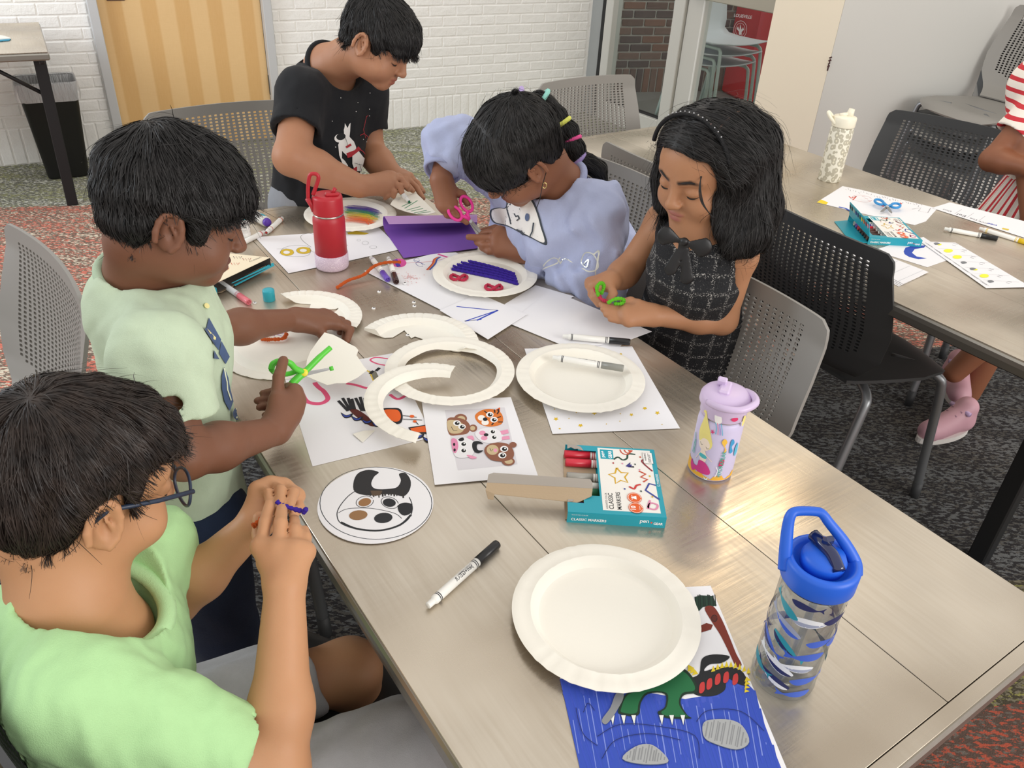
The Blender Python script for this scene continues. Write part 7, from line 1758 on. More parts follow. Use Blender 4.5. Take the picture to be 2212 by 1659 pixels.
# ======== C: boy in the black astronaut shirt
def boy_C():
    root = person('boy standing in a black astronaut shirt colouring a plate wedge green', tb(2.15, .85, 0))
    HM = head_matrix(D(818, 90, 1.99), nv(.86, -.30, -.50), nv(.30, .05, 1), .90)
    base = '#b07e60'
    nb = D(708, 150, 2.13); sh_r = D(652, 205, 2.05); sh_l = D(790, 195, 2.20)
    el_r = D(630, 340, 1.99); wr_r = D(775, 402, 2.07); el_l = D(800, 330, 2.27); wr_l = D(855, 385, 2.21)
    sk = xf(head_prims(chub=.006), HM)
    sk += [cone(HM @ Vector((0, -.03, -.045)), nb, .050, .056, .03), cone(nb, nb+DOWN*.06, .058, .07, .03)]
    limb(sk, sh_r, el_r, .046, .043); limb(sk, el_r, wr_r, .043, .030, .043); limb(sk, sh_l, el_l, .042, .038); limb(sk, el_l, wr_l, .038, .028, .038)
    f = [[D(848, 382, 2.12), D(868, 388, 2.12), D(880, 404, 2.115)], [D(846, 394, 2.11), D(864, 402, 2.11), D(868, 416, 2.11)], [D(838, 404, 2.105), D(852, 414, 2.105), D(850, 424, 2.11)], [D(826, 412, 2.10), D(838, 422, 2.105), D(832, 428, 2.115)]]
    hand(sk, wr_r, f, [D(838, 380, 2.13), D(862, 382, 2.135), D(872, 396, 2.13)], r=.0082, palm=.0175)
    f = [[D(878, 384, 2.19), D(900, 405, 2.18), D(914, 428, 2.165)], [D(884, 382, 2.205), D(902, 396, 2.20), D(914, 414, 2.19)], [D(872, 392, 2.18), D(884, 404, 2.165), D(892, 412, 2.16)], [D(866, 396, 2.175), D(876, 404, 2.16), D(882, 410, 2.155)]]
    hand(sk, wr_l, f, [D(872, 376, 2.215), D(888, 384, 2.22), D(898, 394, 2.22)], r=.0080, palm=.0150)
    finish(root, 'body', sk, M_SKIN, .0030, colors=lambda V: colorize(V, base, face_paint(HM, '#a05f50', '#241a16', '#22160f')))
    face_parts(root, HM)
    fd = nv(.80, -.60, 0); m = cloth('black_jersey', '#1f2023', .85, .06)
    pel = D(668, 470, 2.25); 
    P = [cone(nb+DOWN*.10+fd*.01, D(690, 330, 2.17), .112, .118, .03, fd, .80), cone(D(690, 330, 2.17), pel, .118, .118, .03, fd, .84), cone(nb+DOWN*.045, sh_r, .060, .062, .05), cone(nb+DOWN*.045, sh_l, .058, .058, .05), cone(nb+DOWN*.04-fd*.02, nb+DOWN*.11, .075, .10, .05)]
    cu_r = sh_r.lerp(el_r, .58); cu_l = sh_l.lerp(el_l, .62)
    P += [sleeve(sh_r, cu_r, .062, .062), sleeve(sh_l, cu_l, .056, .054)]
    P += [disp(wrinkle(51, .0034, 38)), disp(wrinkle(52, .0012, 90))]
    up = (HM @ Vector((0, -.03, -.03))-nb).normalized(); nh = nb+DOWN*.004
    P += [sub(cone(nh-up*.02, nh+up*.12, .066, .075, .004))]
    shirt, SV, SQ = finish(root, 'shirt', P, m, .0040)
    ring_tube('collar', nh+up*.014, up, .069, .067, fd, .0075, cloth('black_rib', '#232427', .85, .05), root)
    # astronaut print, laid out as it sits on the chest
    W, K, Rd = flat('#eceae6', .85), flat('#17181a', .85), flat('#b02a35', .85)
    fr = vframe(765, 310, 2.1); X = lambda px, py: ((px-765)*2.1/F_PX, (310-py)*2.1/F_PX)
    it = []
    def pl(pts, m): it.append(([X(*p) for p in pts], m))
    def ln(pts, w, m):
        for q in stroke([X(*p) for p in pts], w*2.0/F_PX): it.append((q, m))
    pl([(731, 312), (736, 300), (744, 296), (744, 282), (746, 276), (747, 268), (752, 278), (756, 270), (759, 267), (757, 284), (755, 296), (764, 306), (768, 318), (766, 330), (748, 336), (740, 328), (733, 318)], W)
    pl(oval(735, 299, 12, 9, 16, -.3), W); pl(oval(737, 296, 10, 7, 16, -.3), K)
    pl([(730, 312), (738, 318), (736, 340), (742, 346), (748, 356), (744, 360), (736, 350), (731, 334)], W)
    pl([(746, 330), (764, 324), (772, 316), (778, 322), (768, 332), (756, 338), (748, 340)], Rd)
    pl([(745, 316), (756, 310), (758, 314), (747, 320)], Rd); pl([(741, 338), (748, 340)] and [(758, 336), (772, 326), (782, 340), (792, 346), (790, 358), (796, 372), (788, 371), (772, 369), (762, 368), (757, 352)], W)
    pl([(784, 348), (792, 346), (790, 356), (786, 358)], Rd); pl([(758, 362), (766, 358), (766, 368), (760, 369)], Rd)
    ln([(770, 320), (780, 326), (786, 334), (794, 336)], 1.6, Rd); ln([(788, 298), (784, 280), (792, 252), (796, 250)], .9, Rd); ln([(776, 292), (784, 288), (798, 298)], 1.3, Rd)
    ln([(744, 298), (748, 314)], .8, K); ln([(760, 350), (778, 356)], .8, K); ln([(770, 352), (774, 368)], .8, K)
    for (x, y) in ((740, 218), (774, 226), (718, 264), (803, 204), (799, 236), (722, 318), (787, 305), (797, 250), (780, 300), (768, 244)): pl(oval(x, y, .9, .9, 6), W)
    project_decal('print', it, fr, shirt, shirt, maxd=.8, back=.45)
    for o in list(shirt.children): o.matrix_parent_inverse = Matrix.Identity(4)
    P = [cone(pel+Vector((0, 0, .04)), Vector((pel.x, pel.y, .10)), .115, .09, .02, fd, .8), cut_z(.02)]
    finish(root, 'trousers', P, cloth('grey_trousers', '#8d9096', .85, .08), .006)
    for s in (-1, 1):
        q = Vector((pel.x, pel.y, 0))+fd.cross(Vector((0, 0, 1)))*s*.06+fd*.03
        Vs, Qs = surface([ell(q+Vector((0, 0, .04)), (.042, .042, .045), .02), ell(q+fd*.07+Vector((0, 0, .03)), (.036, .036, .032), .05), cut_z(.002)], .006); own(np_mesh('shoe', Vs, Qs, mat('dark_sneaker', '#2c2d33', .7)), root)
    boy_hair(root, HM, 8, M_HB, .012, count=9000, crown=(.0, -.05, .11), width=.0009, line=[(-.115, -.040), (-.075, -.046), (-.045, -.040), (-.030, -.008), (-.022, .020), (.010, .022), (.018, -.022), (.030, -.026), (.044, .012), (.062, .020), (.085, .022), (.13, .020)])
boy_C()
# ======== D: girl in the lavender sweatshirt
def girl_D():
    root = person('girl in a lavender sweatshirt with a banded ponytail cutting purple paper', tb(1.42, 1.25, 0))
    HM = head_matrix(D(1118, 335, 1.70), -E2*.72-E1*.30+E1*.55+DOWN*.72, Vector((0, 0, 1))-E2*.5, .93)
    base = '#8f5f46'
    nb = D(1215, 405, 1.79); sh_r = D(1085, 360, 1.93); sh_l = D(1288, 462, 1.76)
    el_r = D(972, 312, 1.90); wr_r = D(952, 385, 1.865); el_l = D(1285, 610, 1.80); wr_l = D(1128, 545, 1.845)
    sk = xf(head_prims(), HM)
    sk += [cone(HM @ Vector((0, -.03, -.045)), nb, .044, .048, .03), cone(nb, nb+DOWN*.05, .05, .06, .03)]
    limb(sk, el_r, wr_r, .030, .023); limb(sk, el_l, wr_l, .030, .023)
    f = [[D(976, 440, 1.87), D(990, 462, 1.875), D(1008, 480, 1.875)], [D(968, 446, 1.865), D(978, 466, 1.87), D(998, 474, 1.88)], [D(960, 446, 1.865), D(966, 464, 1.87), D(984, 468, 1.885)], [D(954, 440, 1.87), D(958, 456, 1.875), D(972, 462, 1.89)]]
    hand(sk, wr_r, f, [D(976, 412, 1.875), D(998, 420, 1.88), D(1010, 438, 1.885)], r=.0084, palm=.0175)
    f = [[D(1080, 500, 1.865), D(1056, 502, 1.88), D(1034, 506, 1.89)], [D(1072, 514, 1.86), D(1040, 514, 1.87), D(1012, 512, 1.875)], [D(1072, 530, 1.855), D(1046, 530, 1.865), D(1030, 524, 1.88)], [D(1078, 544, 1.855), D(1056, 544, 1.86), D(1040, 536, 1.875)]]
    hand(sk, wr_l, f, [D(1098, 506, 1.875), D(1070, 494, 1.89), D(1044, 500, 1.90)], r=.0082, palm=.0165)
    finish(root, 'body', sk, M_SKIN, .0030, colors=lambda V: colorize(V, base, face_paint(HM, '#7e4a40', '#1c1513', '#1a110e')))
    face_parts(root, HM, '#120d0c')
    fd = -E2*.9-E1*.1; m = cloth('lavender_fleece', '#b4bcdc', .9, .06, 700, .3)
    pel = tb(1.42, 1.24, .52)
    P = [cone(nb+DOWN*.10, tb(1.42, 1.20, .72), .130, .140, .03, fd, .80), cone(tb(1.42, 1.20, .72), pel, .140, .145, .03, fd, .85), cone(nb+DOWN*.045, sh_r, .058, .062, .05), cone(nb+DOWN*.045, sh_l, .060, .064, .05),
         cone(D(1132, 430, 1.94), D(1130, 540, 2.00), .080, .085, .04), cone(sh_r, el_r, .064, .060, .04), cone(sh_l, el_l, .066, .064, .04)]
    cr, cl = el_r.lerp(wr_r, .72), el_l.lerp(wr_l, .80)
    P += [sleeve(el_r, cr, .060, .044, .03), sleeve(el_l, cl, .062, .036, .03)]
    P += [disp(wrinkle(61, .0095, 40, (1, 1, 1))), disp(wrinkle(62, .0042, 80, (1, 1, .6)))]
    up = (HM @ Vector((0, -.035, -.04))-nb).normalized(); nh = nb+DOWN*.004
    P += [sub(cone(nh-up*.02, nh+up*.10, .060, .066, .004))]
    shirt, SV, SQ = finish(root, 'sweatshirt', P, m, .0040)
    rib = cloth('lavender_rib', '#a9b0d2', .9, .06, 500, .5)
    ring_tube('collar', nh+up*.014, up, .064, .060, fd, .0085, rib, root)
    for a, b, r0, r1 in ((el_r, cr, .047, .044), (el_l, cl, .040, .036)):
        d = (b-a).normalized(); c_ = MB().use(rib)
        for i in range(3): pass
        x = d.orthogonal().normalized(); y = d.cross(x)
        prof = [(-.030, r0), (-.024, r0+.003), (.006, r1+.002), (.012, r1-.001), (.010, r1-.006), (-.02, r1-.006)]
        vs = []; n = 30
        for (s, r) in prof:
            for j in range(n): vs.append(b+d*s+(x*math.cos(2*math.pi*j/n)+y*math.sin(2*math.pi*j/n))*r)
        c_.add(vs, [(i*n+j, i*n+(j+1) % n, (i+1)*n+(j+1) % n, (i+1)*n+j) for i in range(len(prof)-1) for j in range(n)], True); own(c_.build('cuff'), root)
    # white patch with a dark outline on the chest
    W, K = flat('#efece8', .85), flat('#3f464f', .85); fr = vframe(1130, 480, 1.75); X = lambda px, py: ((px-1130)*1.75/F_PX, (480-py)*1.75/F_PX); it = []
    out = [(1092, 448), (1096, 428), (1110, 418), (1132, 422), (1150, 438), (1160, 462), (1168, 490), (1176, 522), (1150, 512), (1120, 498), (1092, 486), (1066, 480), (1056, 466), (1058, 452), (1074, 448)]
    sm = [(p.x, p.y) for p in smooth_path([(x, y, 0) for x, y in out], 5, True)]
    cx_, cy_ = 1115, 465
    it.append(([X(cx_+(x-cx_)*1.09, cy_+(y-cy_)*1.09) for x, y in sm], K)); it.append(([X(x, y) for x, y in sm], W))
    def ln(pts, w, mm):
        for q in stroke([X(*p) for p in pts], w*1.75/F_PX): it.append((q, mm))
    ln([(1097, 432), (1094, 450), (1100, 470), (1104, 484)], 3, K); ln([(1112, 462), (1116, 468), (1121, 466), (1124, 472), (1119, 476)], 2.2, K); it.append(([X(*p) for p in oval(1141, 470, 4.6, 8, 16)], flat('#5a6a8c')))
    ln([(1154, 482), (1152, 500), (1146, 512)], 3, K); ln([(1120, 496), (1128, 500), (1134, 506)], 4, K)
    project_decal('print', it, fr, shirt, shirt, maxd=.9, back=.4)
    gold = mat('silver_thread', '#d9dad2', .35, .6); it2 = []
    fr2 = vframe(1270, 575, 1.75); X2 = lambda px, py: ((px-1270)*1.75/F_PX, (575-py)*1.75/F_PX)
    pts = smooth_path([(1262, 570, 0), (1272, 562, 0), (1268, 578, 0), (1258, 566, 0), (1266, 546, 0), (1284, 552, 0), (1290, 578, 0), (1276, 586, 0), (1262, 584, 0)], 5)
    for pth in (pts, smooth_path([(1284, 552, 0), (1296, 540, 0), (1290, 560, 0), (1286, 590, 0), (1294, 594, 0)], 4), smooth_path([(1178, 566, 0), (1190, 552, 0), (1206, 556, 0), (1216, 566, 0), (1228, 562, 0), (1238, 572, 0)], 4), smooth_path([(1184, 572, 0), (1200, 564, 0), (1212, 548, 0)], 4)):
        for q in stroke([X2(p.x, p.y) for p in pth], 2.6*1.75/F_PX): it2.append((q, gold))
    project_decal('embroidery', it2, fr2, shirt, shirt, maxd=.9, back=.4)
    for o in list(shirt.children): o.matrix_parent_inverse = Matrix.Identity(4)
    P = [cone(tb(1.36, 1.24, .50), tb(1.36, .96, .50), .075, .06, .03), cone(tb(1.50, 1.24, .50), tb(1.50, .96, .50), .075, .06, .03), cone(tb(1.36, .94, .48), tb(1.36, .94, .10), .055, .04, .03), cone(tb(1.50, .94, .48), tb(1.50, .94, .10), .055, .04, .03), cone(tb(1.36, 1.25, .50), tb(1.50, 1.25, .50), .09, .09, .03)]
    finish(root, 'trousers', P, cloth('navy_leggings', '#2c3350', .85, .05), .006)
    for a in (1.36, 1.50):
        q = tb(a, .93, 0); Vs, Qs = surface([ell(q+Vector((0, 0, .045)), (.04, .04, .045), .02), ell(q-E2*.06+Vector((0, 0, .03)), (.036, .036, .032), .05), cut_z(.002)], .006); own(np_mesh('shoe', Vs, Qs, mat('dark_sneaker', '#2c2d33', .7)), root)
    # hair: cap with a heavy fringe, gathered into a banded ponytail
    th = .016
    hp = [ell((0, -.012, .036), (.075+th, .094+th, .080+th), .01), ell((0, .050, .036), (.060+th*.8, .042+th, .050+th), .03), ell((0, -.045, -.02), (.058+th*.5, .045+th*.5, .05), .03)]
    line = [(-.12, -.045), (-.075, -.050), (-.045, -.040), (-.032, -.012), (-.024, .006), (.010, .004), (.022, -.030), (.040, -.036), (.055, -.018), (.075, -.006), (.13, -.002)]
    hp += [cut(lambda X: (piecewise(X[..., 1], line)-X[..., 2]+.003*np.sin(X[..., 0]*300))*.8), disp(wrinkle(65, .002, 70, (1, 1, 1)))]
    V, Q = biggest(*surface(xf(hp, HM), .0032, smooth=2)); hair = own(np_mesh('hair', V, Q, M_HB), root)
    Mi = HM.inverted(); R = HM.to_3x3().normalized(); tie = Mi @ D(1128, 215, 1.75)
    def flow(p, n):
        l = Mi @ p
        if l.y > .020 and l.z > -.02: v = Vector((l.x*1.5, .35, -.9)) if l.y < .075 else Vector((l.x*2, .0, -1))
        else: v = (Vector((0.02, -.085, .105))-l)*-1; v = Vector((.0, -.4, .9)) if l.z < .09 else (Vector((0, -.08, .11))-l)
        return R @ v.normalized()
    s = groom(V, Q, 9000, flow, 8, .009, .0035, 66, jitter=.10, over=2); st = own(ribbons('hair_strands', s, .0008, M_HB, None), root); st.parent = hair; st.matrix_parent_inverse = Matrix.Identity(4)
    s = groom(V, Q, 350, flow, 8, .008, .018, 68, jitter=.5, over=6, start=.2); st = own(ribbons('flyaway_hair', s, .0004, M_HB, None), root); st.parent = hair; st.matrix_parent_inverse = Matrix.Identity(4)
    tail = [(1148, 222, 1.75, .014), (1164, 216, 1.75, .018), (1180, 226, 1.755, .019), (1206, 250, 1.765, .017), (1218, 268, 1.77, .0135), (1228, 284, 1.775, .021), (1237, 302, 1.78, .0135), (1241, 322, 1.785, .023), (1249, 343, 1.79, .0140), (1268, 352, 1.80, .019), (1292, 366, 1.81, .018), (1304, 390, 1.82, .008)]
    P = [cone(D(*a[:3]), D(*b[:3]), a[3], b[3], .008) for a, b in zip(tail, tail[1:])]; Vt, Qt = surface(P, .003, smooth=1); tl = own(np_mesh('ponytail', Vt, Qt, M_HB), root)
    pth = [D(*a[:3]) for a in tail]
    def flow2(p, n):
        i = min(range(len(pth)), key=lambda k: (pth[k]-p).length); i = min(i, len(pth)-2); return (pth[i+1]-pth[i]).normalized()
    s = groom(Vt, Qt, 1800, flow2, 7, .009, .003, 67, jitter=.12, over=3); st = own(ribbons('hair_strands', s, .0009, M_HB, None), root); st.parent = tl; st.matrix_parent_inverse = Matrix.Identity(4)
    for (x, y, t, r, col, j) in ((1124, 212, 1.73, .020, '#c4aee2', 1), (1171, 214, 1.75, .021, '#9fe3d6', 2), (1216, 265, 1.768, .0165, '#eef070', 4), (1237, 301, 1.78, .0165, '#ff5fa8', 6), (1250, 343, 1.79, .0165, '#b9a2e0', 8)):
        c = D(x, y, t); d = (D(*tail[min(j+1, len(tail)-1)][:3])-D(*tail[max(j-1, 0)][:3])).normalized(); a = d.orthogonal().normalized(); b_ = d.cross(a)
        mb = MB().use(mat('hair_tie_'+col[1:], col, .8, bump=.6, bscale=900)); mb.tube([c+(a*math.cos(w)+b_*math.sin(w))*r for w in [2*math.pi*i/22 for i in range(22)]], .0052, 8, closed=True); own(mb.build('hair_tie'), root)
    er = HM @ Vector((-.086, -.004, -.048)); er2 = HM @ Vector((.086, -.004, -.048))
    for q in (er, er2):
        own(MB().use(mat('gold_earring', '#e2c98a', .25, 1.0)).tube([q+Vector((.004*math.cos(w), 0, .006*math.sin(w)-.004)) for w in [2*math.pi*i/14 for i in range(14)]], .0013, 6, closed=True).build('earring'), root)
    lw = [[D(1180, 372, 1.66), D(1172, 400, 1.655), D(1166, 430, 1.655), D(1158, 452, 1.66)], [D(1094, 404, 1.66), D(1090, 416, 1.66), D(1084, 428, 1.665)]]
    wb = MB().use(M_HB)
    for q in lw: wb.tube(smooth_path(q, 5), .0009, 5)
    o = own(wb.build('loose_lock'), root); o['kind'] = 'stuff'; o.parent = hair; o.matrix_parent_inverse = Matrix.Identity(4)
girl_D()

# ======== E: girl in the black tweed dress
def tweed():
    N = NT('black_tweed', .85)
    v = N.coord('Object'); 
    a = N.n('TexWave'); a.wave_type = 'BANDS'; a.bands_direction = 'Z'; a.inputs['Scale'].default_value = 9; a.inputs['Distortion'].default_value = 1.2; a.inputs['Detail'].default_value = 2; N.l(v, a.inputs['Vector'])
    b = N.n('TexWave'); b.wave_type = 'BANDS'; b.bands_direction = 'X'; b.inputs['Scale'].default_value = 9; b.inputs['Distortion'].default_value = 1.2; b.inputs['Detail'].default_value = 2; N.l(v, b.inputs['Vector'])
    ln = N.math('MAXIMUM', N.ramp(a.outputs['Fac'], [(.84, (0, 0, 0)), (.95, (1, 1, 1))]), N.ramp(b.outputs['Fac'], [(.84, (0, 0, 0)), (.95, (1, 1, 1))]))
    sp = N.ramp(N.noise(v, 420, 2, .7), [(.56, (0, 0, 0)), (.60, (1, 1, 1))]); sp2 = N.ramp(N.noise(v, 300, 2, .7), [(.66, (0, 0, 0)), (.69, (1, 1, 1))])
    f = N.math('MAXIMUM', N.math('MULTIPLY', ln, sp), N.math('MULTIPLY', sp2, .5))
    N.color(N.mix(f, '#17181c', '#a9a6a2')); N.bump(N.noise(v, 420, 2), .6, .004); return N.m
def girl_E():
    root = person('girl with shoulder length black hair in a sleeveless black tweed dress', tb(1.04, 1.24, 0))
    HM = head_matrix(D(1522, 362, 1.50), nv(-.66, -.62, -.26), nv(-.05, -.10, 1), .95)
    base = '#b07f5e'
    nb = D(1512, 510, 1.56); sh_r = D(1432, 478, 1.68); sh_l = D(1596, 552, 1.545)
    el_r = D(1352, 588, 1.70); wr_r = D(1322, 606, 1.655); el_l = D(1560, 690, 1.63); wr_l = D(1418, 682, 1.60)
    sk = xf(head_prims(), HM)
    sk += [cone(HM @ Vector((0, -.03, -.045)), nb, .040, .042, .03), cone(nb, nb+DOWN*.06, .05, .075, .04), cone(nb+DOWN*.035, sh_r, .034, .034, .03), cone(nb+DOWN*.035, sh_l, .034, .034, .03)]
    limb(sk, sh_r, el_r, .033, .027); limb(sk, el_r, wr_r, .027, .020, .026); limb(sk, sh_l, el_l, .034, .028); limb(sk, el_l, wr_l, .028, .0205, .029)
    f = [[D(1290, 616, 1.635), D(1290, 640, 1.625), D(1300, 656, 1.62)], [D(1282, 618, 1.64), D(1282, 642, 1.63), D(1293, 658, 1.625)], [D(1277, 616, 1.65), D(1277, 636, 1.645), D(1286, 650, 1.64)], [D(1275, 610, 1.66), D(1277, 628, 1.655), D(1284, 642, 1.65)]]
    hand(sk, wr_r, f, [D(1318, 618, 1.635), D(1325, 634, 1.625), D(1316, 648, 1.618)], r=.0072, palm=.0135)
    f = [[D(1350, 668, 1.595), D(1322, 664, 1.60), D(1299, 657, 1.605)], [D(1350, 677, 1.59), D(1324, 674, 1.595), D(1303, 668, 1.60)], [D(1352, 686, 1.587), D(1328, 684, 1.592), D(1309, 679, 1.597)], [D(1358, 694, 1.585), D(1336, 693, 1.59), D(1318, 690, 1.593)]]
    hand(sk, wr_l, f, [D(1378, 658, 1.60), D(1362, 650, 1.605), D(1346, 653, 1.607)], r=.0072, palm=.0140)
    finish(root, 'body', sk, M_SKIN, .0028, colors=lambda V: colorize(V, base, face_paint(HM, '#a3645a', '#2a1d18', '#22150f')))
    face_parts(root, HM)
    fd = -E2*.95-E1*.15
    P = [cone(nb+DOWN*.055, nb+DOWN*.075, .060, .085, .03), cone(nb+DOWN*.075, tb(1.05, 1.22, .70), .098, .112, .03, fd, .78), cone(tb(1.05, 1.22, .70), tb(1.05, 1.25, .45), .112, .150, .03, fd, .85), cone(nb+DOWN*.030, sh_r.lerp(nb, .35)+DOWN*.01, .040, .038, .03), cone(nb+DOWN*.030, sh_l.lerp(nb, .35)+DOWN*.01, .040, .038, .03)]
    P += [cut_z(.40), disp(wrinkle(71, .0030, 40)), sub(cone(nb+Vector((0, 0, -.012)), nb+Vector((0, 0, .1)), .043, .050, .004)), sub(ell(sh_l+DOWN*.02, (.040, .040, .052), .004)), sub(ell(sh_r+DOWN*.02, (.040, .040, .052), .004))]
    dress, _, _ = finish(root, 'dress', P, tweed(), .0036)
    sat = mat('black_satin', '#131315', .42)
    c = D(1478, 522, 1.475); bx = (D(1516, 524, 1.47)-D(1440, 500, 1.47)).normalized(); by = (D(1478, 500, 1.47)-D(1470, 580, 1.50)).normalized(); bz = bx.cross(by)
    bow = own(np_mesh('bow', *surface([cone(c-bx*.010, c-bx*.034, .005, .018, .006, bz, .28), cone(c+bx*.010, c+bx*.034, .005, .019, .006, bz, .28), ell(c, (.008, .007, .008), .004), cone(c-by*.008-bx*.004, c-by*.058-bx*.020, .006, .013, .004, bz, .2), cone(c-by*.008+bx*.004, c-by*.066+bx*.012, .006, .013, .004, bz, .2)], .002, pad=.02), sat), root)
    P = [cone(tb(.98, 1.26, .55), tb(.98, 1.24, .10), .07, .035, .03), cone(tb(1.11, 1.26, .55), tb(1.11, 1.24, .10), .07, .035, .03)]
    finish(root, 'leggings', P, cloth('black_leggings', '#1c1c1f', .85, .04), .006)
    for a in (.98, 1.11):
        q = tb(a, 1.22, 0); Vs, Qs = surface([ell(q+Vector((0, 0, .045)), (.04, .04, .045), .02), ell(q-E2*.06+Vector((0, 0, .03)), (.036, .036, .032), .05), cut_z(.002)], .006); own(np_mesh('shoe', Vs, Qs, mat('black_shoe', '#1c1b1d', .5)), root)
    # long hair
    th = .016; Mi = HM.inverted(); R = HM.to_3x3().normalized()
    hp = [ell((0, -.012, .034), (.074+th, .093+th, .078+th), .01), ell((0, .036, .046), (.060+th*.5, .042+.006, .044+.008), .03)]
    line = [(-.13, -.14), (-.02, -.13), (.020, -.12), (.028, -.06), (.034, .01), (.050, .050), (.066, .066), (.13, .080)]
    g = [cut(lambda X: (piecewise(X[..., 1]+.35*np.maximum(np.abs(X[..., 0])-.045, 0)*0, line)-X[..., 2])*.8)]
    cap = xf(hp+g, HM)
    L = lambda x, y, z: HM @ Vector((x, y, z))
    vol = [cone(L(-.072, .0, .03), D(1590, 420, 1.50), .040, .046, .03), cone(D(1590, 420, 1.50), D(1612, 500, 1.505), .046, .040, .03), cone(D(1612, 500, 1.505), D(1580, 535, 1.50), .036, .018, .03), cone(L(-.05, -.07, .03), D(1632, 450, 1.56), .055, .044, .03), cone(D(1632, 450, 1.56), D(1628, 520, 1.57), .044, .026, .03),
           cone(L(.074, -.01, .03), D(1452, 380, 1.58), .032, .034, .03), cone(D(1452, 380, 1.58), D(1438, 440, 1.60), .034, .022, .03), cone(L(.0, -.09, .0), D(1560, 500, 1.66), .07, .05, .04), cone(D(1552, 440, 1.475), D(1560, 500, 1.485), .018, .014, .02)]
    hp2 = [grp(cap, .02)]+vol+[disp(wrinkle(75, .003, 60, (1, 1, .3)))]
    V, Q = surface(hp2, .0034, smooth=2); hair = own(np_mesh('hair', V, Q, M_HB), root)
    def flow(p, n):
        l = Mi @ p
        if l.z > .02 and l.y > -.06: v = Vector(((1 if l.x > .012 else -1)*.9, -.35, -.35-max(0, .09-l.z)*6)); return R @ v.normalized()
        return Vector((0.02*math.sin(p.x*200), 0, -1))+Vector((.05*math.sin(p.z*60+p.x*90), .05*math.cos(p.z*70), 0))
    s = groom(V, Q, 11000, flow, 11, .011, .005, 76, jitter=.10, over=4, gravity=.2); st = own(ribbons('hair_strands', s, .0008, M_HB, None, .2), root); st.parent = hair; st.matrix_parent_inverse = Matrix.Identity(4)
    s = groom(V, Q, 700, flow, 14, .010, .026, 78, jitter=.35, over=10, start=.2); st = own(ribbons('flyaway_hair', s, .0004, M_HB, None), root); st.parent = hair; st.matrix_parent_inverse = Matrix.Identity(4)
    bv = BVHTree.FromPolygons([tuple(v) for v in V], [tuple(q) for q in Q]); pp = []
    for (x, y) in ((1606, 236), (1590, 244), (1574, 256), (1560, 270), (1550, 284), (1544, 296)):
        h = bv.ray_cast(CAM, ray(x, y).normalized())
        if h[0]: pp.append(h[0])
    if len(pp) > 3: own(MB().use(mat('scalp_parting', '#6b4a3a', .6)).tube(pp, [.0012]+[.0022]*(len(pp)-2)+[.0012], 6).build('hair_parting'), root)
    wb = MB().use(M_HB)
    for q in ([(1518, 318, 1.44), (1516, 360, 1.425), (1513, 400, 1.42), (1520, 440, 1.43), (1540, 472, 1.45)], [(1590, 520, 1.48), (1582, 540, 1.48), (1574, 548, 1.485)], [(1600, 500, 1.48), (1604, 530, 1.49), (1596, 552, 1.50)], [(1430, 300, 1.58), (1412, 350, 1.60), (1424, 420, 1.60)], [(1662, 340, 1.55), (1676, 420, 1.57), (1660, 490, 1.57)]):
        P_ = smooth_path([D(*p) for p in q], 6)
        for k in range(3): wb.tube([p+Vector((.002*k*math.sin(i*.3), 0, 0)) for i, p in enumerate(P_)], .0009, 5)
    o = own(wb.build('loose_lock'), root); o['kind'] = 'stuff'; o.parent = hair; o.matrix_parent_inverse = Matrix.Identity(4)
    hb = MB().use(mat('beaded_headband', '#1a1a1c', .25, .3, bump=1.0, bscale=700)); rr = random.Random(4); pts = [L(.092*math.cos(a), .038+.006*math.cos(a)**2, .034+.092*math.sin(a)) for a in [math.pi*(.06+.88*i/26) for i in range(27)]]
    hb.tube(pts, .0042, 8); hbo = own(hb.build('headband'), root)
    bd = MB().use(mat('glass_beads', '#c9c9cc', .1, .9))
    for i, p in enumerate(pts[6:-6]): bd.box(p+(p-L(0, .035, .03)).normalized()*.0042, (.0022, .0022, .0022), Matrix.Rotation(i, 3, 'X'))
    o = own(bd.build('bead_row'), root); o.parent = hbo; o.matrix_parent_inverse = Matrix.Identity(4)
girl_E()

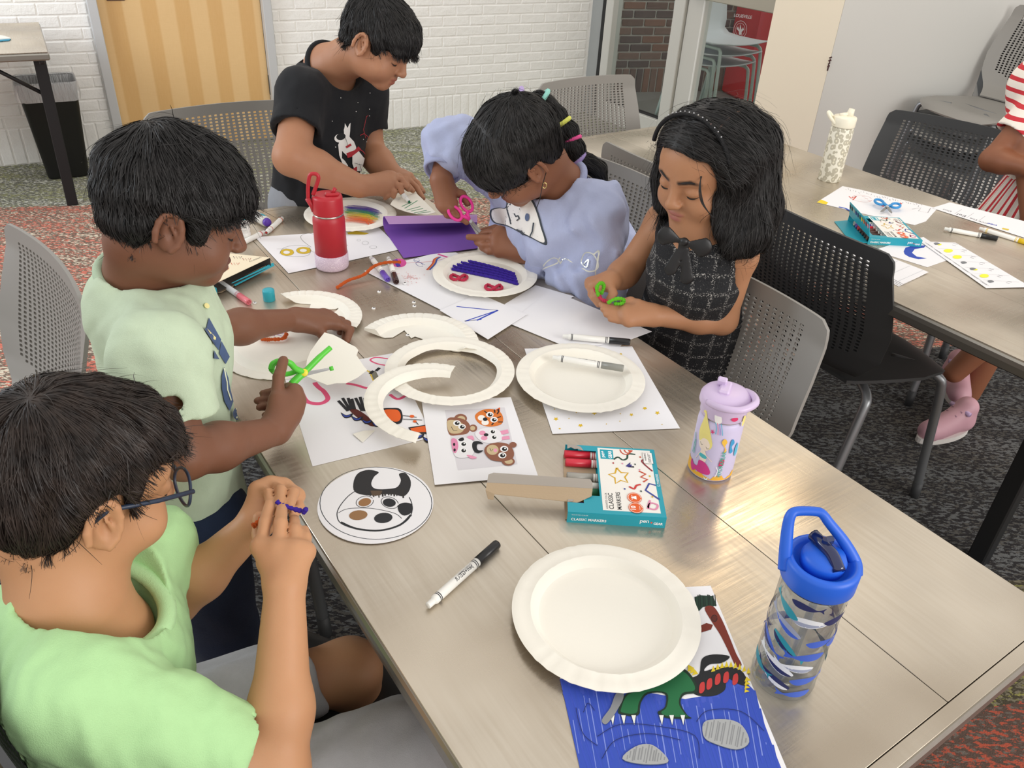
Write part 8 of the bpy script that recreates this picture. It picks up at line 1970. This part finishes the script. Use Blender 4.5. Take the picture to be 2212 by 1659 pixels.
# ======== F: girl in the red striped dress at the right edge
def stripes(name, axis, scale, base='#eee6dc', red='#c8323c'):
    N = NT(name, .85); v = N.coord('Object'); sep = N.n('SeparateXYZ'); N.l(v, sep.inputs[0])
    if axis == 'Z': s = sep.outputs['Z']
    else:
        a = N.n('Math'); a.operation = 'ARCTAN2'; N.l(N.math('SUBTRACT', sep.outputs['Y'], FW.y), a.inputs[0]); N.l(N.math('SUBTRACT', sep.outputs['X'], FW.x), a.inputs[1]); s = a.outputs[0]
    w = N.math('FRACT', N.math('MULTIPLY', s, scale)); N.color(N.ramp(w, [(0, base), (.60, red), (.97, base)], 'CONSTANT')); N.bump(N.noise(v, 600, 2), .2, .003); return N.m
FC = tb(1.02, 2.72, 0); FW = D(2262, 385, 2.66)
def girl_F():
    root = person('child in a red and white striped dress cut off by the right edge', FC)
    base = '#8a583f'
    sh = D(2215, 262, 2.58); el = D(2142, 345, 2.62); wr = D(2215, 362, 2.52)
    c = tb(1.02, 2.72, 0)
    sk = []
    limb(sk, sh, el, .038, .034); limb(sk, el, wr, .034, .026, .034)
    f = [[wr+E1*-.05+DOWN*.0+nv(.01*i, .0, .012*i-.02), wr+E1*-.09+nv(.01*i, 0, .012*i-.03)] for i in range(4)]; hand(sk, wr, f, [wr+E1*-.03+nv(0, 0, .03), wr+E1*-.06+nv(0, 0, .035)])
    kn_a, kn_b = D(2170, 745, 2.62), D(2150, 770, 2.60)
    an_a, an_b = D(2062, 805, 2.72), D(2050, 870, 2.70)
    sk += [cone(D(2185, 690, 2.60), an_a, .048, .034, .02), cone(D(2175, 690, 2.72), D(2095, 850, 2.86), .048, .034, .02)]
    sk += [cone(sh, tb(1.02, 2.74, .62), .04, .06, .02), cone(tb(1.02, 2.74, .62), D(2185, 690, 2.60), .06, .05, .02), cone(tb(1.02, 2.74, .62), D(2175, 690, 2.72), .06, .05, .02)]
    finish(root, 'body', sk, M_SKIN, .0034, colors=lambda V: colorize(V, base, []))
    top = D(2262, 190, 2.60); wa = D(2262, 385, 2.66)
    P = [cone(top, wa, .115, .112, .02), sleeve(sh+nv(.02, 0, .02), sh.lerp(el, .36), .062, .060, .03), disp(wrinkle(81, .003, 40))]
    finish(root, 'bodice', P, stripes('red_stripes_across', 'Z', 30), .004)
    hemz = .70
    P = [cone(wa, wa+DOWN*.30+nv(-.02, -.02, 0), .112, .21, .01), cut_z(wa.z-.30), cut(lambda X: X[..., 2]-(wa.z-.004)), disp(lambda X: .004*np.sin(np.arctan2(X[..., 1]-wa.y, X[..., 0]-wa.x)*22))]
    finish(root, 'skirt', P, stripes('red_stripes_down', 'R', 6.2), .005)
    pk = mat('pink_sneaker', '#c99aa6', .5); wh = mat('white_sole', '#d9d3cf', .7)
    for (hx, hy, tx, ty, zt, z0) in ((2062, 800, 2084, 890, .055, .045), (2078, 905, 2020, 930, .0, .0)):
        heel = at(hx, hy, z0+.05); toe = at(tx, ty, z0+.03)
        d = (toe-heel); d.z = 0; d.normalize(); toe = heel+d*.14; s_ = d.cross(Vector((0, 0, 1)))
        zb = z0+.012
        P = [cone(Vector((heel.x, heel.y, zb+.035)), Vector((toe.x, toe.y, zb+.022)), .036, .036, .02), cone(Vector((heel.x, heel.y, zb+.04)), Vector((heel.x, heel.y, zb+.085)), .036, .036, .02), cone(Vector((heel.x, heel.y, zb+.06))+d*.03, Vector((toe.x, toe.y, zb+.025))-d*.03, .034, .030, .02), cut_z(zb)]
        so = own(np_mesh('shoe', *surface(P, .0035), pk), root)
        m_ = (heel+toe)/2; sl = MB().use(wh); ring = [Vector((m_.x, m_.y, 0))+d*(.112*math.cos(a))+s_*(.040*math.sin(a)) for a in [2*math.pi*i/30 for i in range(30)]]
        sl.prism([Vector((p.x, p.y, z0)) for p in ring], (0, 0, .018)); o = own(sl.build('sole'), root); o.parent = so; o.matrix_parent_inverse = Matrix.Identity(4)
        lc = MB().use(mat('mauve_lace', '#9d7687', .7))
        for k in range(4):
            q = Vector((heel.x, heel.y, zb+.085-.011*k))+d*(.045+.020*k); lc.tube([q-s_*.020, q+Vector((0, 0, .004)), q+s_*.020], .0028, 6)
        o = own(lc.build('laces'), root); o.parent = so; o.matrix_parent_inverse = Matrix.Identity(4)
        o = own(MB().use(mat('shiny_mauve_strap', '#c3a6cc', .15)).tube([Vector((heel.x, heel.y, zb+.085))+d*.030+s_*.038*k for k in (-1, -.5, 0, .5, 1)], .008, 8).build('strap'), root); o.parent = so; o.matrix_parent_inverse = Matrix.Identity(4)
girl_F()
